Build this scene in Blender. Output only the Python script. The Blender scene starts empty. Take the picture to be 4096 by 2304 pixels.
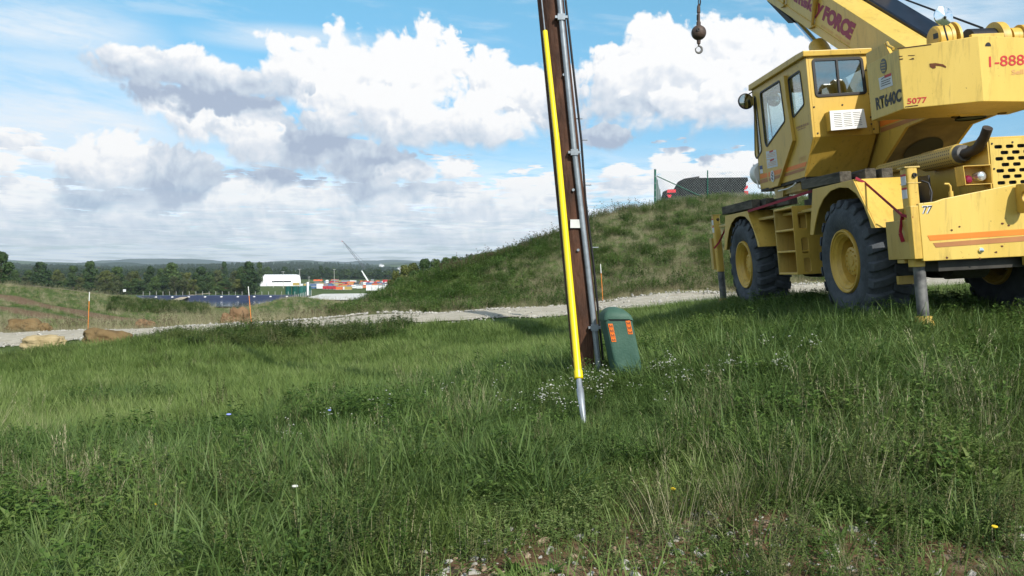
import bpy, bmesh, math, random
import numpy as np
from mathutils import Vector, Matrix, noise as mnoise
R_ = math.radians
SC = bpy.context.scene
COL = SC.collection
random.seed(7)
rng = np.random.default_rng(11)

# ------------------------------------------------------------------ camera
EYE = 1.6
FPX = 3530.0                       # focal length in pixels of a 4096 wide picture
PITCH = math.atan((1152 - 1075) / FPX)
cd = bpy.data.cameras.new('camera'); cam = bpy.data.objects.new('camera', cd); COL.objects.link(cam)
cam.location = (0, 0, EYE); cam.rotation_euler = (math.pi / 2 - PITCH, 0, 0)
cd.sensor_width = 36; cd.lens = FPX / 4096 * 36; cd.clip_start = 0.1; cd.clip_end = 40000
SC.camera = cam

# ------------------------------------------------------------------ light
SUN_EL, SUN_AZ = R_(37), R_(153)   # azimuth clockwise from the view direction: behind, to the right
sun_dir = Vector((math.sin(SUN_AZ) * math.cos(SUN_EL), math.cos(SUN_AZ) * math.cos(SUN_EL), math.sin(SUN_EL)))
sd = bpy.data.lights.new('sun', 'SUN'); sd.energy = 5.0; sd.angle = R_(0.5); sd.color = (1, .95, .86)
so = bpy.data.objects.new('sun', sd); COL.objects.link(so)
so.rotation_euler = (-sun_dir).to_track_quat('-Z', 'Y').to_euler()
vs = SC.view_settings
vs.view_transform = 'Standard'; vs.look = 'None'; vs.gamma = 1; vs.use_curve_mapping = False; vs.exposure = 0.12
SC.cycles.use_denoising = True
SC.cycles.max_bounces = 6; SC.cycles.transparent_max_bounces = 24; SC.cycles.volume_bounces = 0

def sky_xy(px, py):                # a direction of the sky as azimuth / elevation
    u, v = (px - 2048) / FPX, (1075 - py) / FPX
    return math.atan(u), math.atan(v / math.sqrt(1 + u * u))

def build_world():
    w = bpy.data.worlds.new('World'); SC.world = w; w.use_nodes = True
    nt = w.node_tree; N = nt.nodes; L = nt.links; N.clear()
    def nd(t, tree=nt, **k):
        n = tree.nodes.new(t)
        for a, b in k.items(): setattr(n, a, b)
        return n
    def math_(op, a, b=None, c=None, tree=nt, clamp=False):
        n = tree.nodes.new('ShaderNodeMath'); n.operation = op; n.use_clamp = clamp
        for i, s in enumerate((a, b, c)):
            if s is None: continue
            if isinstance(s, (int, float)): n.inputs[i].default_value = s
            else: tree.links.new(s, n.inputs[i])
        return n.outputs[0]
    F_ = 4096 / 2576
    # heaps of cumulus, farthest first: centre, half width, half height (in the sky of the photograph), brightness, fine-grained or not
    heaps = [(90,600,180,24,-.15,1),(400,598,200,24,-.12,1),(760,600,200,22,-.15,1),(1150,602,220,22,-.12,1),
        (60,555,150,36,0,1),(330,560,170,32,-.05,1),(620,560,180,34,0,1),(930,560,180,34,-.05,1),(1250,560,170,38,-.02,1),
        (70,510,120,45,.05,1),(300,515,110,30,-.1,1),(520,500,170,50,0,1),(660,475,80,42,.1,1),(760,505,120,38,0,1),(960,505,140,32,-.05,1),(1160,505,130,34,0,1),(1350,495,110,44,.05,1),
        (1570,480,70,28,0,1),(1700,425,55,42,.1,1),(1780,450,80,36,.05,1),(1880,430,60,34,.05,1),(1690,475,160,30,-.05,1),(1560,447,50,18,0,1),
        (15,368,60,28,-.1,1),(95,392,38,13,0,1),(-5,425,28,26,-.1,1),
        (280,400,75,52,.12,0),(330,435,140,48,-.02,0),(470,425,85,42,-.12,0),
        (1130,436,52,32,0,1),(900,395,75,42,.12,0),(950,432,125,44,.05,0),(900,378,32,18,-.28,1),
        (480,262,130,48,.1,0),(600,318,150,62,.08,0),(730,375,170,55,-.05,0),
        (1140,160,42,48,.2,1),(1220,215,85,65,.15,0),(1340,270,140,88,.1,0),(1510,350,70,32,-.15,0),
        (760,205,105,75,.15,0),(850,225,130,90,.1,0),(1010,215,150,112,.25,0),(1000,310,230,68,-.02,0),(1180,320,130,56,.05,0),(815,312,90,38,-.30,0),
        (450,185,140,48,-.30,0),(590,215,110,36,-.30,0),(530,200,120,40,-.28,0),
        (1560,185,100,62,.05,0),(1650,150,95,80,.12,0),(1810,160,150,80,.1,0),(1960,200,120,80,.05,0),(1690,245,230,78,-.10,0),(1900,275,190,58,-.05,0)]
    # direction -> (azimuth, elevation)
    tc = nd('ShaderNodeTexCoord'); sep = nd('ShaderNodeSeparateXYZ'); L.new(tc.outputs['Generated'], sep.inputs[0])
    az = math_('ARCTAN2', sep.outputs[0], sep.outputs[1])
    el = math_('ARCSINE', sep.outputs[2])
    p = nd('ShaderNodeCombineXYZ'); L.new(az, p.inputs[0]); L.new(el, p.inputs[1])
    # noise space: clouds get flatter and smaller towards the horizon
    h = math_('DIVIDE', 1.0, math_('ADD', math_('MAXIMUM', el, 0.0), 0.085))
    warpc = nd('ShaderNodeCombineXYZ'); L.new(math_('MULTIPLY', az, math_('MULTIPLY_ADD', h, .16, 1.0)), warpc.inputs[0])
    L.new(math_('MULTIPLY', h, -0.42), warpc.inputs[1])
    def noise(vec, scale, detail, rough, dist=0.0, w=0, col=False):
        n = nd('ShaderNodeTexNoise', noise_dimensions='2D'); L.new(vec, n.inputs['Vector'])
        n.inputs['Scale'].default_value = scale; n.inputs['Detail'].default_value = detail; n.inputs['Roughness'].default_value = rough; n.inputs['Distortion'].default_value = dist
        return n.outputs['Color'] if col else n.outputs['Fac']
    wn = noise(p.outputs[0], 11, 2, .5, 0, col=True)
    ws = nd('ShaderNodeVectorMath', operation='MULTIPLY_ADD'); L.new(wn, ws.inputs[0]); ws.inputs[1].default_value = (.036, .018, 0); ws.inputs[2].default_value = (-.018, -.009, 0)
    pw = nd('ShaderNodeVectorMath', operation='ADD'); L.new(p.outputs[0], pw.inputs[0]); L.new(ws.outputs[0], pw.inputs[1])
    po = nd('ShaderNodeVectorMath', operation='ADD'); L.new(pw.outputs[0], po.inputs[0]); po.inputs[1].default_value = (.004, .009, 0)
    def lumps(src, sc):
        vo = nd('ShaderNodeTexVoronoi', feature='F1', voronoi_dimensions='2D'); L.new(src, vo.inputs['Vector']); vo.inputs['Scale'].default_value = sc; vo.inputs['Detail'].default_value = 2; vo.inputs['Roughness'].default_value = .6
        return math_('MULTIPLY_ADD', vo.outputs['Distance'], -.42, .17)
    na = noise(pw.outputs[0], 21, 6, .56); nb = noise(po.outputs[0], 21, 5, .56)
    lu = lumps(pw.outputs[0], 34); lo_ = lumps(po.outputs[0], 34)
    big_n = math_('ADD', math_('MULTIPLY_ADD', na, 1.55, -.775), lu)            # edge noise of the large heaps
    fine = noise(warpc.outputs[0], 16, 6, .6)
    fin_n = math_('ADD', math_('MULTIPLY_ADD', fine, 2.2, -1.1), math_('MULTIPLY', lu, .5))
    emb = math_('MULTIPLY_ADD', math_('ADD', math_('SUBTRACT', na, nb), math_('MULTIPLY', math_('SUBTRACT', lu, lo_), .35)), 1.3, .60)
    N1 = (math_('ADD', big_n, 1.34), math_('ADD', fin_n, 1.36)); S_ = A_ = None
    for (px, py, rx, ry, br, k) in heaps:
        a, e = sky_xy(px * F_, py * F_); a2, e2 = rx * F_ / FPX * 1.18, ry * F_ / FPX * 1.16
        v = nd('ShaderNodeVectorMath', operation='MULTIPLY_ADD'); L.new(pw.outputs[0], v.inputs[0]); v.inputs[1].default_value = (1 / a2, 1 / e2, 0); v.inputs[2].default_value = (-a / a2, -e / e2, 0)
        l = nd('ShaderNodeVectorMath', operation='LENGTH'); L.new(v.outputs[0], l.inputs[0])
        dt = nd('ShaderNodeVectorMath', operation='DOT_PRODUCT'); L.new(v.outputs[0], dt.inputs[0]); dt.inputs[1].default_value = (.12, 1, 0); y_ = dt.outputs['Value']
        raw = math_('MULTIPLY', math_('SUBTRACT', N1[k], l.outputs['Value']), math_('MAXIMUM', math_('MULTIPLY_ADD', y_, 1.9, 2.6 if k == 0 else 2.0), .8))
        d_ = math_('ADD', raw, 0.0, clamp=True); dS = math_('MULTIPLY_ADD', raw, 2.5, 1.0, clamp=True)
        s_i = math_('MULTIPLY_ADD', y_, .46 if k == 0 else .30, emb)
        br = br + (.22 if k else .05)
        if br: s_i = math_('ADD', s_i, br)
        if S_ is None: S_, A_ = s_i, d_
        else: S_ = math_('MULTIPLY_ADD', math_('SUBTRACT', s_i, S_), dS, S_); A_ = math_('MAXIMUM', A_, d_)
    lit3 = math_('ADD', S_, 0.0, clamp=True)
    def blobmask(px, py, rx, ry, soft=.5):
        a, e = sky_xy(px, py)
        v = nd('ShaderNodeVectorMath', operation='MULTIPLY_ADD'); L.new(p.outputs[0], v.inputs[0]); v.inputs[1].default_value = (FPX / rx, FPX / ry, 0); v.inputs[2].default_value = (-a * FPX / rx, -e * FPX / ry, 0)
        l = nd('ShaderNodeVectorMath', operation='LENGTH'); L.new(v.outputs[0], l.inputs[0])
        m = nd('ShaderNodeMapRange', interpolation_type='SMOOTHSTEP'); L.new(l.outputs['Value'], m.inputs[0]); m.inputs[1].default_value = 1.15; m.inputs[2].default_value = soft
        return m.outputs[0]
    ramp = nd('ShaderNodeValToRGB'); L.new(lit3, ramp.inputs[0])
    r = ramp.color_ramp; r.elements[0].position = 0; r.elements[0].color = (.42, .50, .64, 1); r.elements[1].position = .88; r.elements[1].color = (1.0, 1.0, 1.0, 1)
    e = r.elements.new(.35); e.color = (.62, .70, .80, 1); e = r.elements.new(.62); e.color = (.80, .84, .90, 1)
    # high thin streaks
    st = nd('ShaderNodeCombineXYZ'); L.new(math_('MULTIPLY', az, 2.2), st.inputs[0]); L.new(math_('MULTIPLY_ADD', el, 13.0, math_('MULTIPLY', az, 1.2)), st.inputs[1])
    cir = noise(st.outputs[0], 3.2, 6, .62)
    ci = nd('ShaderNodeMapRange', interpolation_type='SMOOTHSTEP'); L.new(cir, ci.inputs[0]); ci.inputs[1].default_value = .50; ci.inputs[2].default_value = .78
    left = math_('MAXIMUM', blobmask(150, 450, 900, 330, .1), blobmask(150, 100, 480, 130, .2))
    left = math_('MAXIMUM', left, math_('MULTIPLY', blobmask(1150, 160, 420, 60, .2), .8))
    left = math_('MAXIMUM', left, math_('MULTIPLY', blobmask(3750, 120, 500, 180, .2), .8))
    cis = noise(st.outputs[0], 1.5, 7, .68)
    ci2 = nd('ShaderNodeMapRange', interpolation_type='SMOOTHSTEP'); L.new(cis, ci2.inputs[0]); ci2.inputs[1].default_value = .10; ci2.inputs[2].default_value = .60
    cirr = math_('ADD', math_('MULTIPLY', ci.outputs[0], .30), math_('MULTIPLY', math_('MULTIPLY', ci2.outputs[0], left), .92), clamp=True)
    # small flat clouds crowding towards the horizon, all round
    hz = noise(warpc.outputs[0], 7.0, 6, .6)
    hb = nd('ShaderNodeMapRange', interpolation_type='SMOOTHSTEP'); L.new(hz, hb.inputs[0]); hb.inputs[1].default_value = .34; hb.inputs[2].default_value = .56
    em = nd('ShaderNodeMapRange', interpolation_type='SMOOTHSTEP'); L.new(el, em.inputs[0]); em.inputs[1].default_value = .15; em.inputs[2].default_value = .055
    ab = nd('ShaderNodeMapRange', interpolation_type='SMOOTHSTEP'); L.new(math_('ABSOLUTE', az), ab.inputs[0]); ab.inputs[1].default_value = .8; ab.inputs[2].default_value = 1.3
    low = math_('MULTIPLY', hb.outputs[0], math_('MAXIMUM', em.outputs[0], math_('MULTIPLY', ab.outputs[0], .8)))
    # clear sky
    sky = nd('ShaderNodeTexSky', sky_type='NISHITA'); sky.sun_disc = False; sky.sun_elevation = SUN_EL; sky.sun_rotation = SUN_AZ
    sky.air_density = 1.0; sky.dust_density = .4; sky.ozone_density = 1.2; sky.altitude = 200
    tint = nd('ShaderNodeVectorMath', operation='MULTIPLY'); L.new(sky.outputs[0], tint.inputs[0]); 
    tm = nd('ShaderNodeMapRange'); L.new(el, tm.inputs[0]); tm.inputs[1].default_value = 0; tm.inputs[2].default_value = .30
    tc2 = nd('ShaderNodeMix', data_type='RGBA'); L.new(tm.outputs[0], tc2.inputs[0]); tc2.inputs[6].default_value = SKY_LOW; tc2.inputs[7].default_value = SKY_HIGH; L.new(tc2.outputs[2], tint.inputs[1])
    zen = nd('ShaderNodeMapRange'); L.new(el, zen.inputs[0]); zen.inputs[1].default_value = .35; zen.inputs[2].default_value = .9; zen.inputs[3].default_value = 1; zen.inputs[4].default_value = .6
    tz = nd('ShaderNodeVectorMath', operation='SCALE'); L.new(tint.outputs[0], tz.inputs[0]); L.new(zen.outputs[0], tz.inputs[3])
    def mix(fac, a, b):
        m = nd('ShaderNodeMix', data_type='RGBA'); L.new(fac, m.inputs[0])
        for s, i in ((a, 6), (b, 7)):
            if isinstance(s, tuple): m.inputs[i].default_value = s
            else: L.new(s, m.inputs[i])
        return m.outputs[2]
    c = mix(cirr, tz.outputs[0], (CW * .86, CW * .92, CW * .98, 1))
    lowramp = nd('ShaderNodeValToRGB'); L.new(noise(warpc.outputs[0], 11, 5, .6), lowramp.inputs[0])
    rr = lowramp.color_ramp; rr.elements[0].position = .28; rr.elements[0].color = (.76, .84, .93, 1); rr.elements[1].position = .66; rr.elements[1].color = (.90, .93, .97, 1)
    ls = nd('ShaderNodeVectorMath', operation='SCALE'); L.new(lowramp.outputs[0], ls.inputs[0]); ls.inputs[3].default_value = CW * 1.32
    c = mix(math_('MULTIPLY', low, .85), c, ls.outputs[0])
    cs = nd('ShaderNodeVectorMath', operation='SCALE'); L.new(ramp.outputs[0], cs.inputs[0]); cs.inputs[3].default_value = CW
    fade = nd('ShaderNodeMapRange'); L.new(el, fade.inputs[0]); fade.inputs[1].default_value = .01; fade.inputs[2].default_value = .10; fade.inputs[3].default_value = .6; fade.inputs[4].default_value = 1
    sm = nd('ShaderNodeMapRange', interpolation_type='SMOOTHSTEP'); L.new(A_, sm.inputs[0])
    c = mix(math_('MULTIPLY', sm.outputs[0], fade.outputs[0]), c, cs.outputs[0])
    bg = nd('ShaderNodeBackground'); L.new(c, bg.inputs[0]); bg.inputs[1].default_value = .1
    out = nd('ShaderNodeOutputWorld'); L.new(bg.outputs[0], out.inputs[0])
    w.cycles.sampling_method = 'MANUAL'; w.cycles.sample_map_resolution = 512
CW = 9.5
SKY_LOW = (.64, .76, 1.08, 1)
SKY_HIGH = (.88, 1.50, 1.47, 1)
build_world()

# ------------------------------------------------------------------ helpers
def tag(o, label=None, cat=None, group=None, kind=None):
    if label: o['label'] = label
    if cat: o['category'] = cat
    if group: o['group'] = group
    if kind: o['kind'] = kind
    return o
def empty(name, loc=(0, 0, 0), rz=0):
    o = bpy.data.objects.new(name, None); COL.objects.link(o); o.location = loc; o.rotation_euler = (0, 0, rz); o.empty_display_size = .2
    return o
def copy_tree(o, parent=None):
    c = o.copy(); COL.objects.link(c)
    if parent is not None: c.parent = parent
    for ch in [k for k in bpy.data.objects if k.parent == o]: copy_tree(ch, c)
    return c

def px_ray(px, py):
    cp, sp = math.cos(PITCH), math.sin(PITCH)
    a, b = (px - 2048) / FPX, -(py - 1152) / FPX
    return Vector((a, cp + b * sp, -sp + b * cp))
def at_y(px, py, Y):               # the point at depth Y seen at a pixel of the photograph
    r = px_ray(px, py); return Vector((0, 0, EYE)) + r * (Y / r.y)

# ---- materials
def new_mat(name):
    m = bpy.data.materials.new(name); m.use_nodes = True
    nt = m.node_tree; b = nt.nodes['Principled BSDF']
    return m, nt, b
def mat(name, col, rough=.6, metal=0.0, var=.12, scale=3.0, bump=0.0, bscale=40.0, col2=None, spec=.4, coat=0.0, objcoord=True, stretch=None):
    m, nt, b = new_mat(name); L = nt.links
    b.inputs['Roughness'].default_value = rough; b.inputs['Metallic'].default_value = metal
    b.inputs['Specular IOR Level'].default_value = spec; b.inputs['Coat Weight'].default_value = coat
    geo = nt.nodes.new('ShaderNodeNewGeometry'); src = geo.outputs['Position']
    if stretch:
        v = nt.nodes.new('ShaderNodeVectorMath'); v.operation = 'MULTIPLY'; L.new(src, v.inputs[0]); v.inputs[1].default_value = stretch; src = v.outputs[0]
    n = nt.nodes.new('ShaderNodeTexNoise'); L.new(src, n.inputs['Vector']); n.inputs['Scale'].default_value = scale; n.inputs['Detail'].default_value = 6; n.inputs['Roughness'].default_value = .6
    r = nt.nodes.new('ShaderNodeValToRGB'); L.new(n.outputs['Fac'], r.inputs[0])
    c2 = col2 or tuple(min(1, c * (1 + var * 1.5)) for c in col); c1 = tuple(c * (1 - var * 1.5) for c in col) if not col2 else col
    r.color_ramp.elements[0].position = .32; r.color_ramp.elements[0].color = (*c1, 1)
    r.color_ramp.elements[1].position = .68; r.color_ramp.elements[1].color = (*c2, 1)
    L.new(r.outputs[0], b.inputs['Base Color'])
    if bump:
        n2 = nt.nodes.new('ShaderNodeTexNoise'); L.new(src, n2.inputs['Vector']); n2.inputs['Scale'].default_value = bscale; n2.inputs['Detail'].default_value = 5
        bp = nt.nodes.new('ShaderNodeBump'); L.new(n2.outputs['Fac'], bp.inputs['Height']); bp.inputs['Strength'].default_value = min(1, bump); bp.inputs['Distance'].default_value = .03
        L.new(bp.outputs[0], b.inputs['Normal'])
    return m

# ---- one mesh object from collected pieces
class MB:
    def __init__(s): s.v = []; s.f = []
    def add(s, v, f):
        k = len(s.v); s.v += [tuple(p) for p in v]; s.f += [tuple(i + k for i in q) for q in f]; return s
    def box(s, a, b):
        x0, y0, z0 = a; x1, y1, z1 = b
        return s.add([(x0, y0, z0), (x1, y0, z0), (x1, y1, z0), (x0, y1, z0), (x0, y0, z1), (x1, y0, z1), (x1, y1, z1), (x0, y1, z1)],
                     [(0, 3, 2, 1), (4, 5, 6, 7), (0, 1, 5, 4), (1, 2, 6, 5), (2, 3, 7, 6), (3, 0, 4, 7)])
    def beam(s, p, q, w, h=None, up=(0, 0, 1)):
        p, q = Vector(p), Vector(q); d = (q - p).normalized(); h = h or w
        a = d.cross(Vector(up)); a = a.normalized() if a.length > 1e-4 else Vector((1, 0, 0)); b = a.cross(d).normalized()
        v = [c + a * (sx * w / 2) + b * (sz * h / 2) for c in (p, q) for sx, sz in ((-1, -1), (1, -1), (1, 1), (-1, 1))]
        return s.add(v, [(0, 3, 2, 1), (4, 5, 6, 7), (0, 1, 5, 4), (1, 2, 6, 5), (2, 3, 7, 6), (3, 0, 4, 7)])
    def tube(s, pts, r, n=10, cap=True):
        pts = [Vector(p) for p in pts]; rs = r if isinstance(r, (list, tuple)) else [r] * len(pts)
        k = len(s.v); prev = None
        for i, p in enumerate(pts):
            d = (pts[min(i + 1, len(pts) - 1)] - pts[max(i - 1, 0)]).normalized()
            a = prev if prev is not None else (d.cross(Vector((0, 0, 1))) if abs(d.z) < .9 else d.cross(Vector((1, 0, 0))))
            a = (a - d * a.dot(d)).normalized(); b = d.cross(a); prev = a
            for j in range(n):
                t = 2 * math.pi * j / n; s.v.append(tuple(p + (a * math.cos(t) + b * math.sin(t)) * rs[i]))
        for i in range(len(pts) - 1):
            for j in range(n):
                s.f.append((k + i * n + j, k + i * n + (j + 1) % n, k + (i + 1) * n + (j + 1) % n, k + (i + 1) * n + j))
        if cap: s.f.append(tuple(k + j for j in range(n))[::-1]); s.f.append(tuple(k + (len(pts) - 1) * n + j for j in range(n)))
        return s
    def lathe(s, prof, c=(0, 0, 0), axis='z', n=32, closed=False):
        k = len(s.v); m = len(prof)
        for (a, r) in prof:
            for j in range(n):
                t = 2 * math.pi * j / n; u, w = r * math.cos(t), r * math.sin(t)
                p = {'z': (u, w, a), 'x': (a, u, w), 'y': (w, a, u)}[axis]
                s.v.append((p[0] + c[0], p[1] + c[1], p[2] + c[2]))
        for i in range(m - (0 if closed else 1)):
            i2 = (i + 1) % m
            for j in range(n): s.f.append((k + i * n + j, k + i * n + (j + 1) % n, k + i2 * n + (j + 1) % n, k + i2 * n + j))
        return s
    def prism(s, poly, axis, a, b):    # outline in the two other axes, pushed from a to b along the axis
        k = len(s.v); n = len(poly)
        for t in (a, b):
            for (u, w) in poly: s.v.append({'x': (t, u, w), 'y': (u, t, w), 'z': (u, w, t)}[axis])
        s.f.append(tuple(range(k, k + n))); s.f.append(tuple(range(k + 2 * n - 1, k + n - 1, -1)))
        for i in range(n): s.f.append((k + i, k + (i + 1) % n, k + n + (i + 1) % n, k + n + i))
        return s
    def plate(s, outer, holes, axis, a, b):   # like prism, with openings
        bm = bmesh.new(); ed = []; loops = []
        for lp in [outer] + list(holes):
            vs_ = [bm.verts.new((p[0], p[1], 0)) for p in lp]; loops.append(vs_)
            ed += [bm.edges.new((vs_[i], vs_[(i + 1) % len(vs_)])) for i in range(len(vs_))]
        bmesh.ops.triangle_fill(bm, use_beauty=True, use_dissolve=False, edges=ed, normal=(0, 0, 1))
        bm.verts.index_update(); n = len(bm.verts); k = len(s.v)
        cf = {'x': lambda u, w, t: (t, u, w), 'y': lambda u, w, t: (u, t, w), 'z': lambda u, w, t: (u, w, t)}[axis]
        for t in (a, b):
            for v in bm.verts: s.v.append(cf(v.co.x, v.co.y, t))
        for f in bm.faces:
            ix = [v.index for v in f.verts]; s.f.append(tuple(k + i for i in ix)); s.f.append(tuple(k + n + i for i in reversed(ix)))
        for lp in loops:
            ix = [v.index for v in lp]
            for i in range(len(ix)): j = (i + 1) % len(ix); s.f.append((k + ix[i], k + ix[j], k + n + ix[j], k + n + ix[i]))
        bm.free(); return s
    def build(s, name, m, parent=None, lin=None, bevel=0.0, smooth=None, loc=None, fix=True):
        me = bpy.data.meshes.new(name)
        vv = s.v if lin is None else [tuple(lin @ Vector(p)) for p in s.v]
        me.from_pydata(vv, [], s.f)
        if fix:
            bm = bmesh.new(); bm.from_mesh(me); bmesh.ops.recalc_face_normals(bm, faces=bm.faces); bm.to_mesh(me); bm.free()
        for x in (m if isinstance(m, (list, tuple)) else [m]): me.materials.append(x)
        o = bpy.data.objects.new(name, me); COL.objects.link(o)
        if parent is not None: o.parent = parent
        if loc is not None: o.location = loc
        if bevel:
            b = o.modifiers.new('bevel', 'BEVEL'); b.width = bevel; b.segments = 2; b.limit_method = 'ANGLE'; b.angle_limit = R_(35)
        if smooth:
            me.polygons.foreach_set('use_smooth', [True] * len(me.polygons))
            me.set_sharp_from_angle(angle=R_(smooth))
        return o
def rounded(poly, r, n=4):
    out = []; N = len(poly)
    for i in range(N):
        p = Vector(poly[i]); a = Vector(poly[i - 1]) - p; b = Vector(poly[(i + 1) % N]) - p
        t = min(r, a.length * .45, b.length * .45); pa = p + a.normalized() * t; pb = p + b.normalized() * t
        for k in range(n + 1):
            u = k / n; q = pa * (1 - u) ** 2 + p * 2 * u * (1 - u) + pb * u * u; out.append((q.x, q.y))
    return out
def inset(poly, d):                # shrink an outline by d (d < 0 grows it)
    area = sum(poly[i][0] * poly[(i + 1) % len(poly)][1] - poly[(i + 1) % len(poly)][0] * poly[i][1] for i in range(len(poly)))
    s = 1 if area > 0 else -1; out = []; N = len(poly)
    for i in range(N):
        a, p, b = Vector(poly[i - 1]), Vector(poly[i]), Vector(poly[(i + 1) % N])
        e1, e2 = (p - a).normalized(), (b - p).normalized()
        n1, n2 = Vector((-e1.y, e1.x)) * s, Vector((-e2.y, e2.x)) * s; m = (n1 + n2)
        m = m / max(.35, m.length_squared / 2) ; q = p + m * d * 1.0; out.append((q.x, q.y))
    return out

# ------------------------------------------------------------------ terrain
# heights as (pixel column, depth, pixel row) where the photograph shows the ground, interpolated smoothly over bearing and log distance
TG = []
def g(px, d, py): TG.append(((px - 2048) / FPX, math.log(d), (py - 1075) * -d / FPX))
def gz(x, d, zr): TG.append((x / d, math.log(d), zr))
for x in (-2.6, -1.3, 0, 1.3, 2.6): gz(x, 2.2, -1.42); gz(x * 1.7, 4.0, -1.44 - .05 * (x < -2))
gz(4.4, 4.2, -1.36); gz(3, 5.2, -1.22)
gz(-4, 6, -1.6); gz(-1, 6, -1.42); gz(1.5, 6, -1.28); gz(4, 6.4, -.98)
gz(-5.5, 9, -1.76); gz(-2.5, 9, -1.58); gz(0, 9, -1.32); gz(.9, 9, -1.10); gz(2.2, 9, -.95); gz(3.2, 8.2, -.80); gz(3.9, 8.8, -.67); gz(6, 8.6, -.54); gz(6.2, 6.8, -.72)
gz(3.8, 10.4, -.66); gz(6.2, 10.4, -.52); gz(3.6, 14.2, -.68); gz(6, 14.4, -.55); gz(3.4, 17, -.98); gz(7, 18, -.75); gz(10, 12, -.4)
gz(-8, 14, -2.02); gz(-3.5, 14, -1.80); gz(0, 14, -1.52); gz(2.2, 13, -1.08); gz(-12, 20, -2.42); gz(-5, 20, -2.22); gz(0, 20, -1.86); gz(3.6, 22, -1.28); gz(8, 22, -1.0); gz(1, 23, -1.72)
for px, n, nd_, f, fd in ((-600, 1420, 24, 1365, 29), (0, 1395, 24, 1336, 29), (350, 1365, 24, 1322, 29), (700, 1345, 25, 1312, 29.5), (1000, 1322, 26, 1299, 30), (1500, 1293, 27, 1262, 31), (2000, 1268, 27.5, 1243, 31.5), (2400, 1243, 28, 1217, 32), (2950, 1202, 28, 1182, 32), (3500, 1165, 28.5, 1148, 32.5), (4300, 1130, 29, 1115, 33)):
    g(px, nd_, n); g(px, fd, f)
# left field rising away, with its soil bands
for px, d, py in ((-500, 36, 1330), (0, 36, 1315), (500, 36, 1300), (900, 36, 1290), (1200, 37, 1278), (-500, 55, 1215), (0, 55, 1235), (250, 52, 1255), (550, 55, 1268), (800, 52, 1278), (1000, 50, 1282), (1300, 48, 1270),
                  (-500, 95, 1130), (0, 95, 1143), (300, 95, 1172), (550, 100, 1202), (480, 75, 1226), (700, 75, 1222), (820, 72, 1240), (950, 72, 1256), (1100, 70, 1262), (1300, 65, 1262), (1450, 60, 1250),
                  (650, 88, 1214), (800, 95, 1240), (950, 110, 1250), (1060, 100, 1225), (1160, 100, 1194), (1300, 105, 1208), (1400, 110, 1215), (1500, 100, 1222), (1160, 125, 1196), (1350, 130, 1216), (-500, 140, 1150), (0, 150, 1160), (300, 150, 1182), (600, 150, 1225), (850, 150, 1245), (1100, 150, 1240), (1350, 160, 1225), (1550, 140, 1215), (1700, 120, 1200),
                  (-500, 250, 1165), (0, 250, 1172), (300, 250, 1185), (0, 400, 1150), (-500, 400, 1150), (0, 380, 1152)):
    g(px, d, py)
# the mound across the track
for px, d, py in ((1500, 38, 1240), (1750, 40, 1190), (2000, 40, 1140), (2250, 41, 1085), (2500, 42, 1010), (2800, 42, 960), (3100, 42, 940), (3600, 43, 950), (4300, 44, 960),
                  (1586, 44, 1168), (1720, 45, 1118), (1846, 46, 1074), (1924, 46.5, 1053), (2021, 47, 1022), (2099, 48, 991), (2176, 48, 960), (2238, 49, 942), (2330, 50, 902), (2420, 51, 868), (2520, 52, 846), (2640, 52, 828), (2750, 52, 816), (2900, 52, 800), (3050, 52, 797), (3200, 52, 804), (3400, 52, 810), (3800, 52, 820), (4400, 52, 845)):
    g(px, d, py)
for px in (2640, 2900, 3200, 3600, 4200): g(px, 66, 862)
for px, py in ((1700, 1165), (1850, 1120), (2000, 1080), (2200, 1040), (2400, 990)): g(px, 60, py)
for px, py in ((1600, 1195), (1800, 1170), (2100, 1140), (2500, 1080), (3000, 1040), (3600, 1040), (4300, 1040)): g(px, 90, py)
for px in (1700, 2100, 2600, 3200, 3800, 4500): g(px, 160, 1150)
for px in range(-600, 4701, 500):
    if px > 500: g(px, 235, 1240 if px < 1300 else 1225)
    for d in (350, 480, 700, 900): g(px, d, 1075 + 11 * FPX / d)
    g(px, 1300, 1102); g(px, 2200, 1086); g(px, 4000, 1078); g(px, 9000, 1076); g(px, 16000, 1079)
for px in (600, 900, 1200, 1500): g(px, 300, 1075 + 11 * FPX / 300)
for t, z0 in ((-1.2, 0), (1.2, 0), (-1.9, 0), (1.9, 0)):
    for d, zr in ((1.5, -1.45), (4, -1.5), (12, -1.5), (30, -1.6), (80, -2.2), (300, -6), (900, -10), (4000, -5), (14000, -40)): TG.append((t, math.log(d), zr + (.6 if t > 0 and d < 40 and d > 3 else 0)))
TG = np.array(TG)
_c = .12
_K = .55                                # bearing against log distance
def _phi(a, b): return np.sqrt(((a[:, None, 0] - b[None, :, 0]) * 1.5) ** 2 + ((a[:, None, 1] - b[None, :, 1]) * _K) ** 2 + _c ** 2 * .15)
# solve for z scaled by distance^.5 so that far points do not swamp near ones
_sc = np.exp(TG[:, 1] * .75)
_A = _phi(TG, TG) + np.eye(len(TG)) * 1e-4
_w = np.linalg.solve(_A, TG[:, 2] / _sc)
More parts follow.
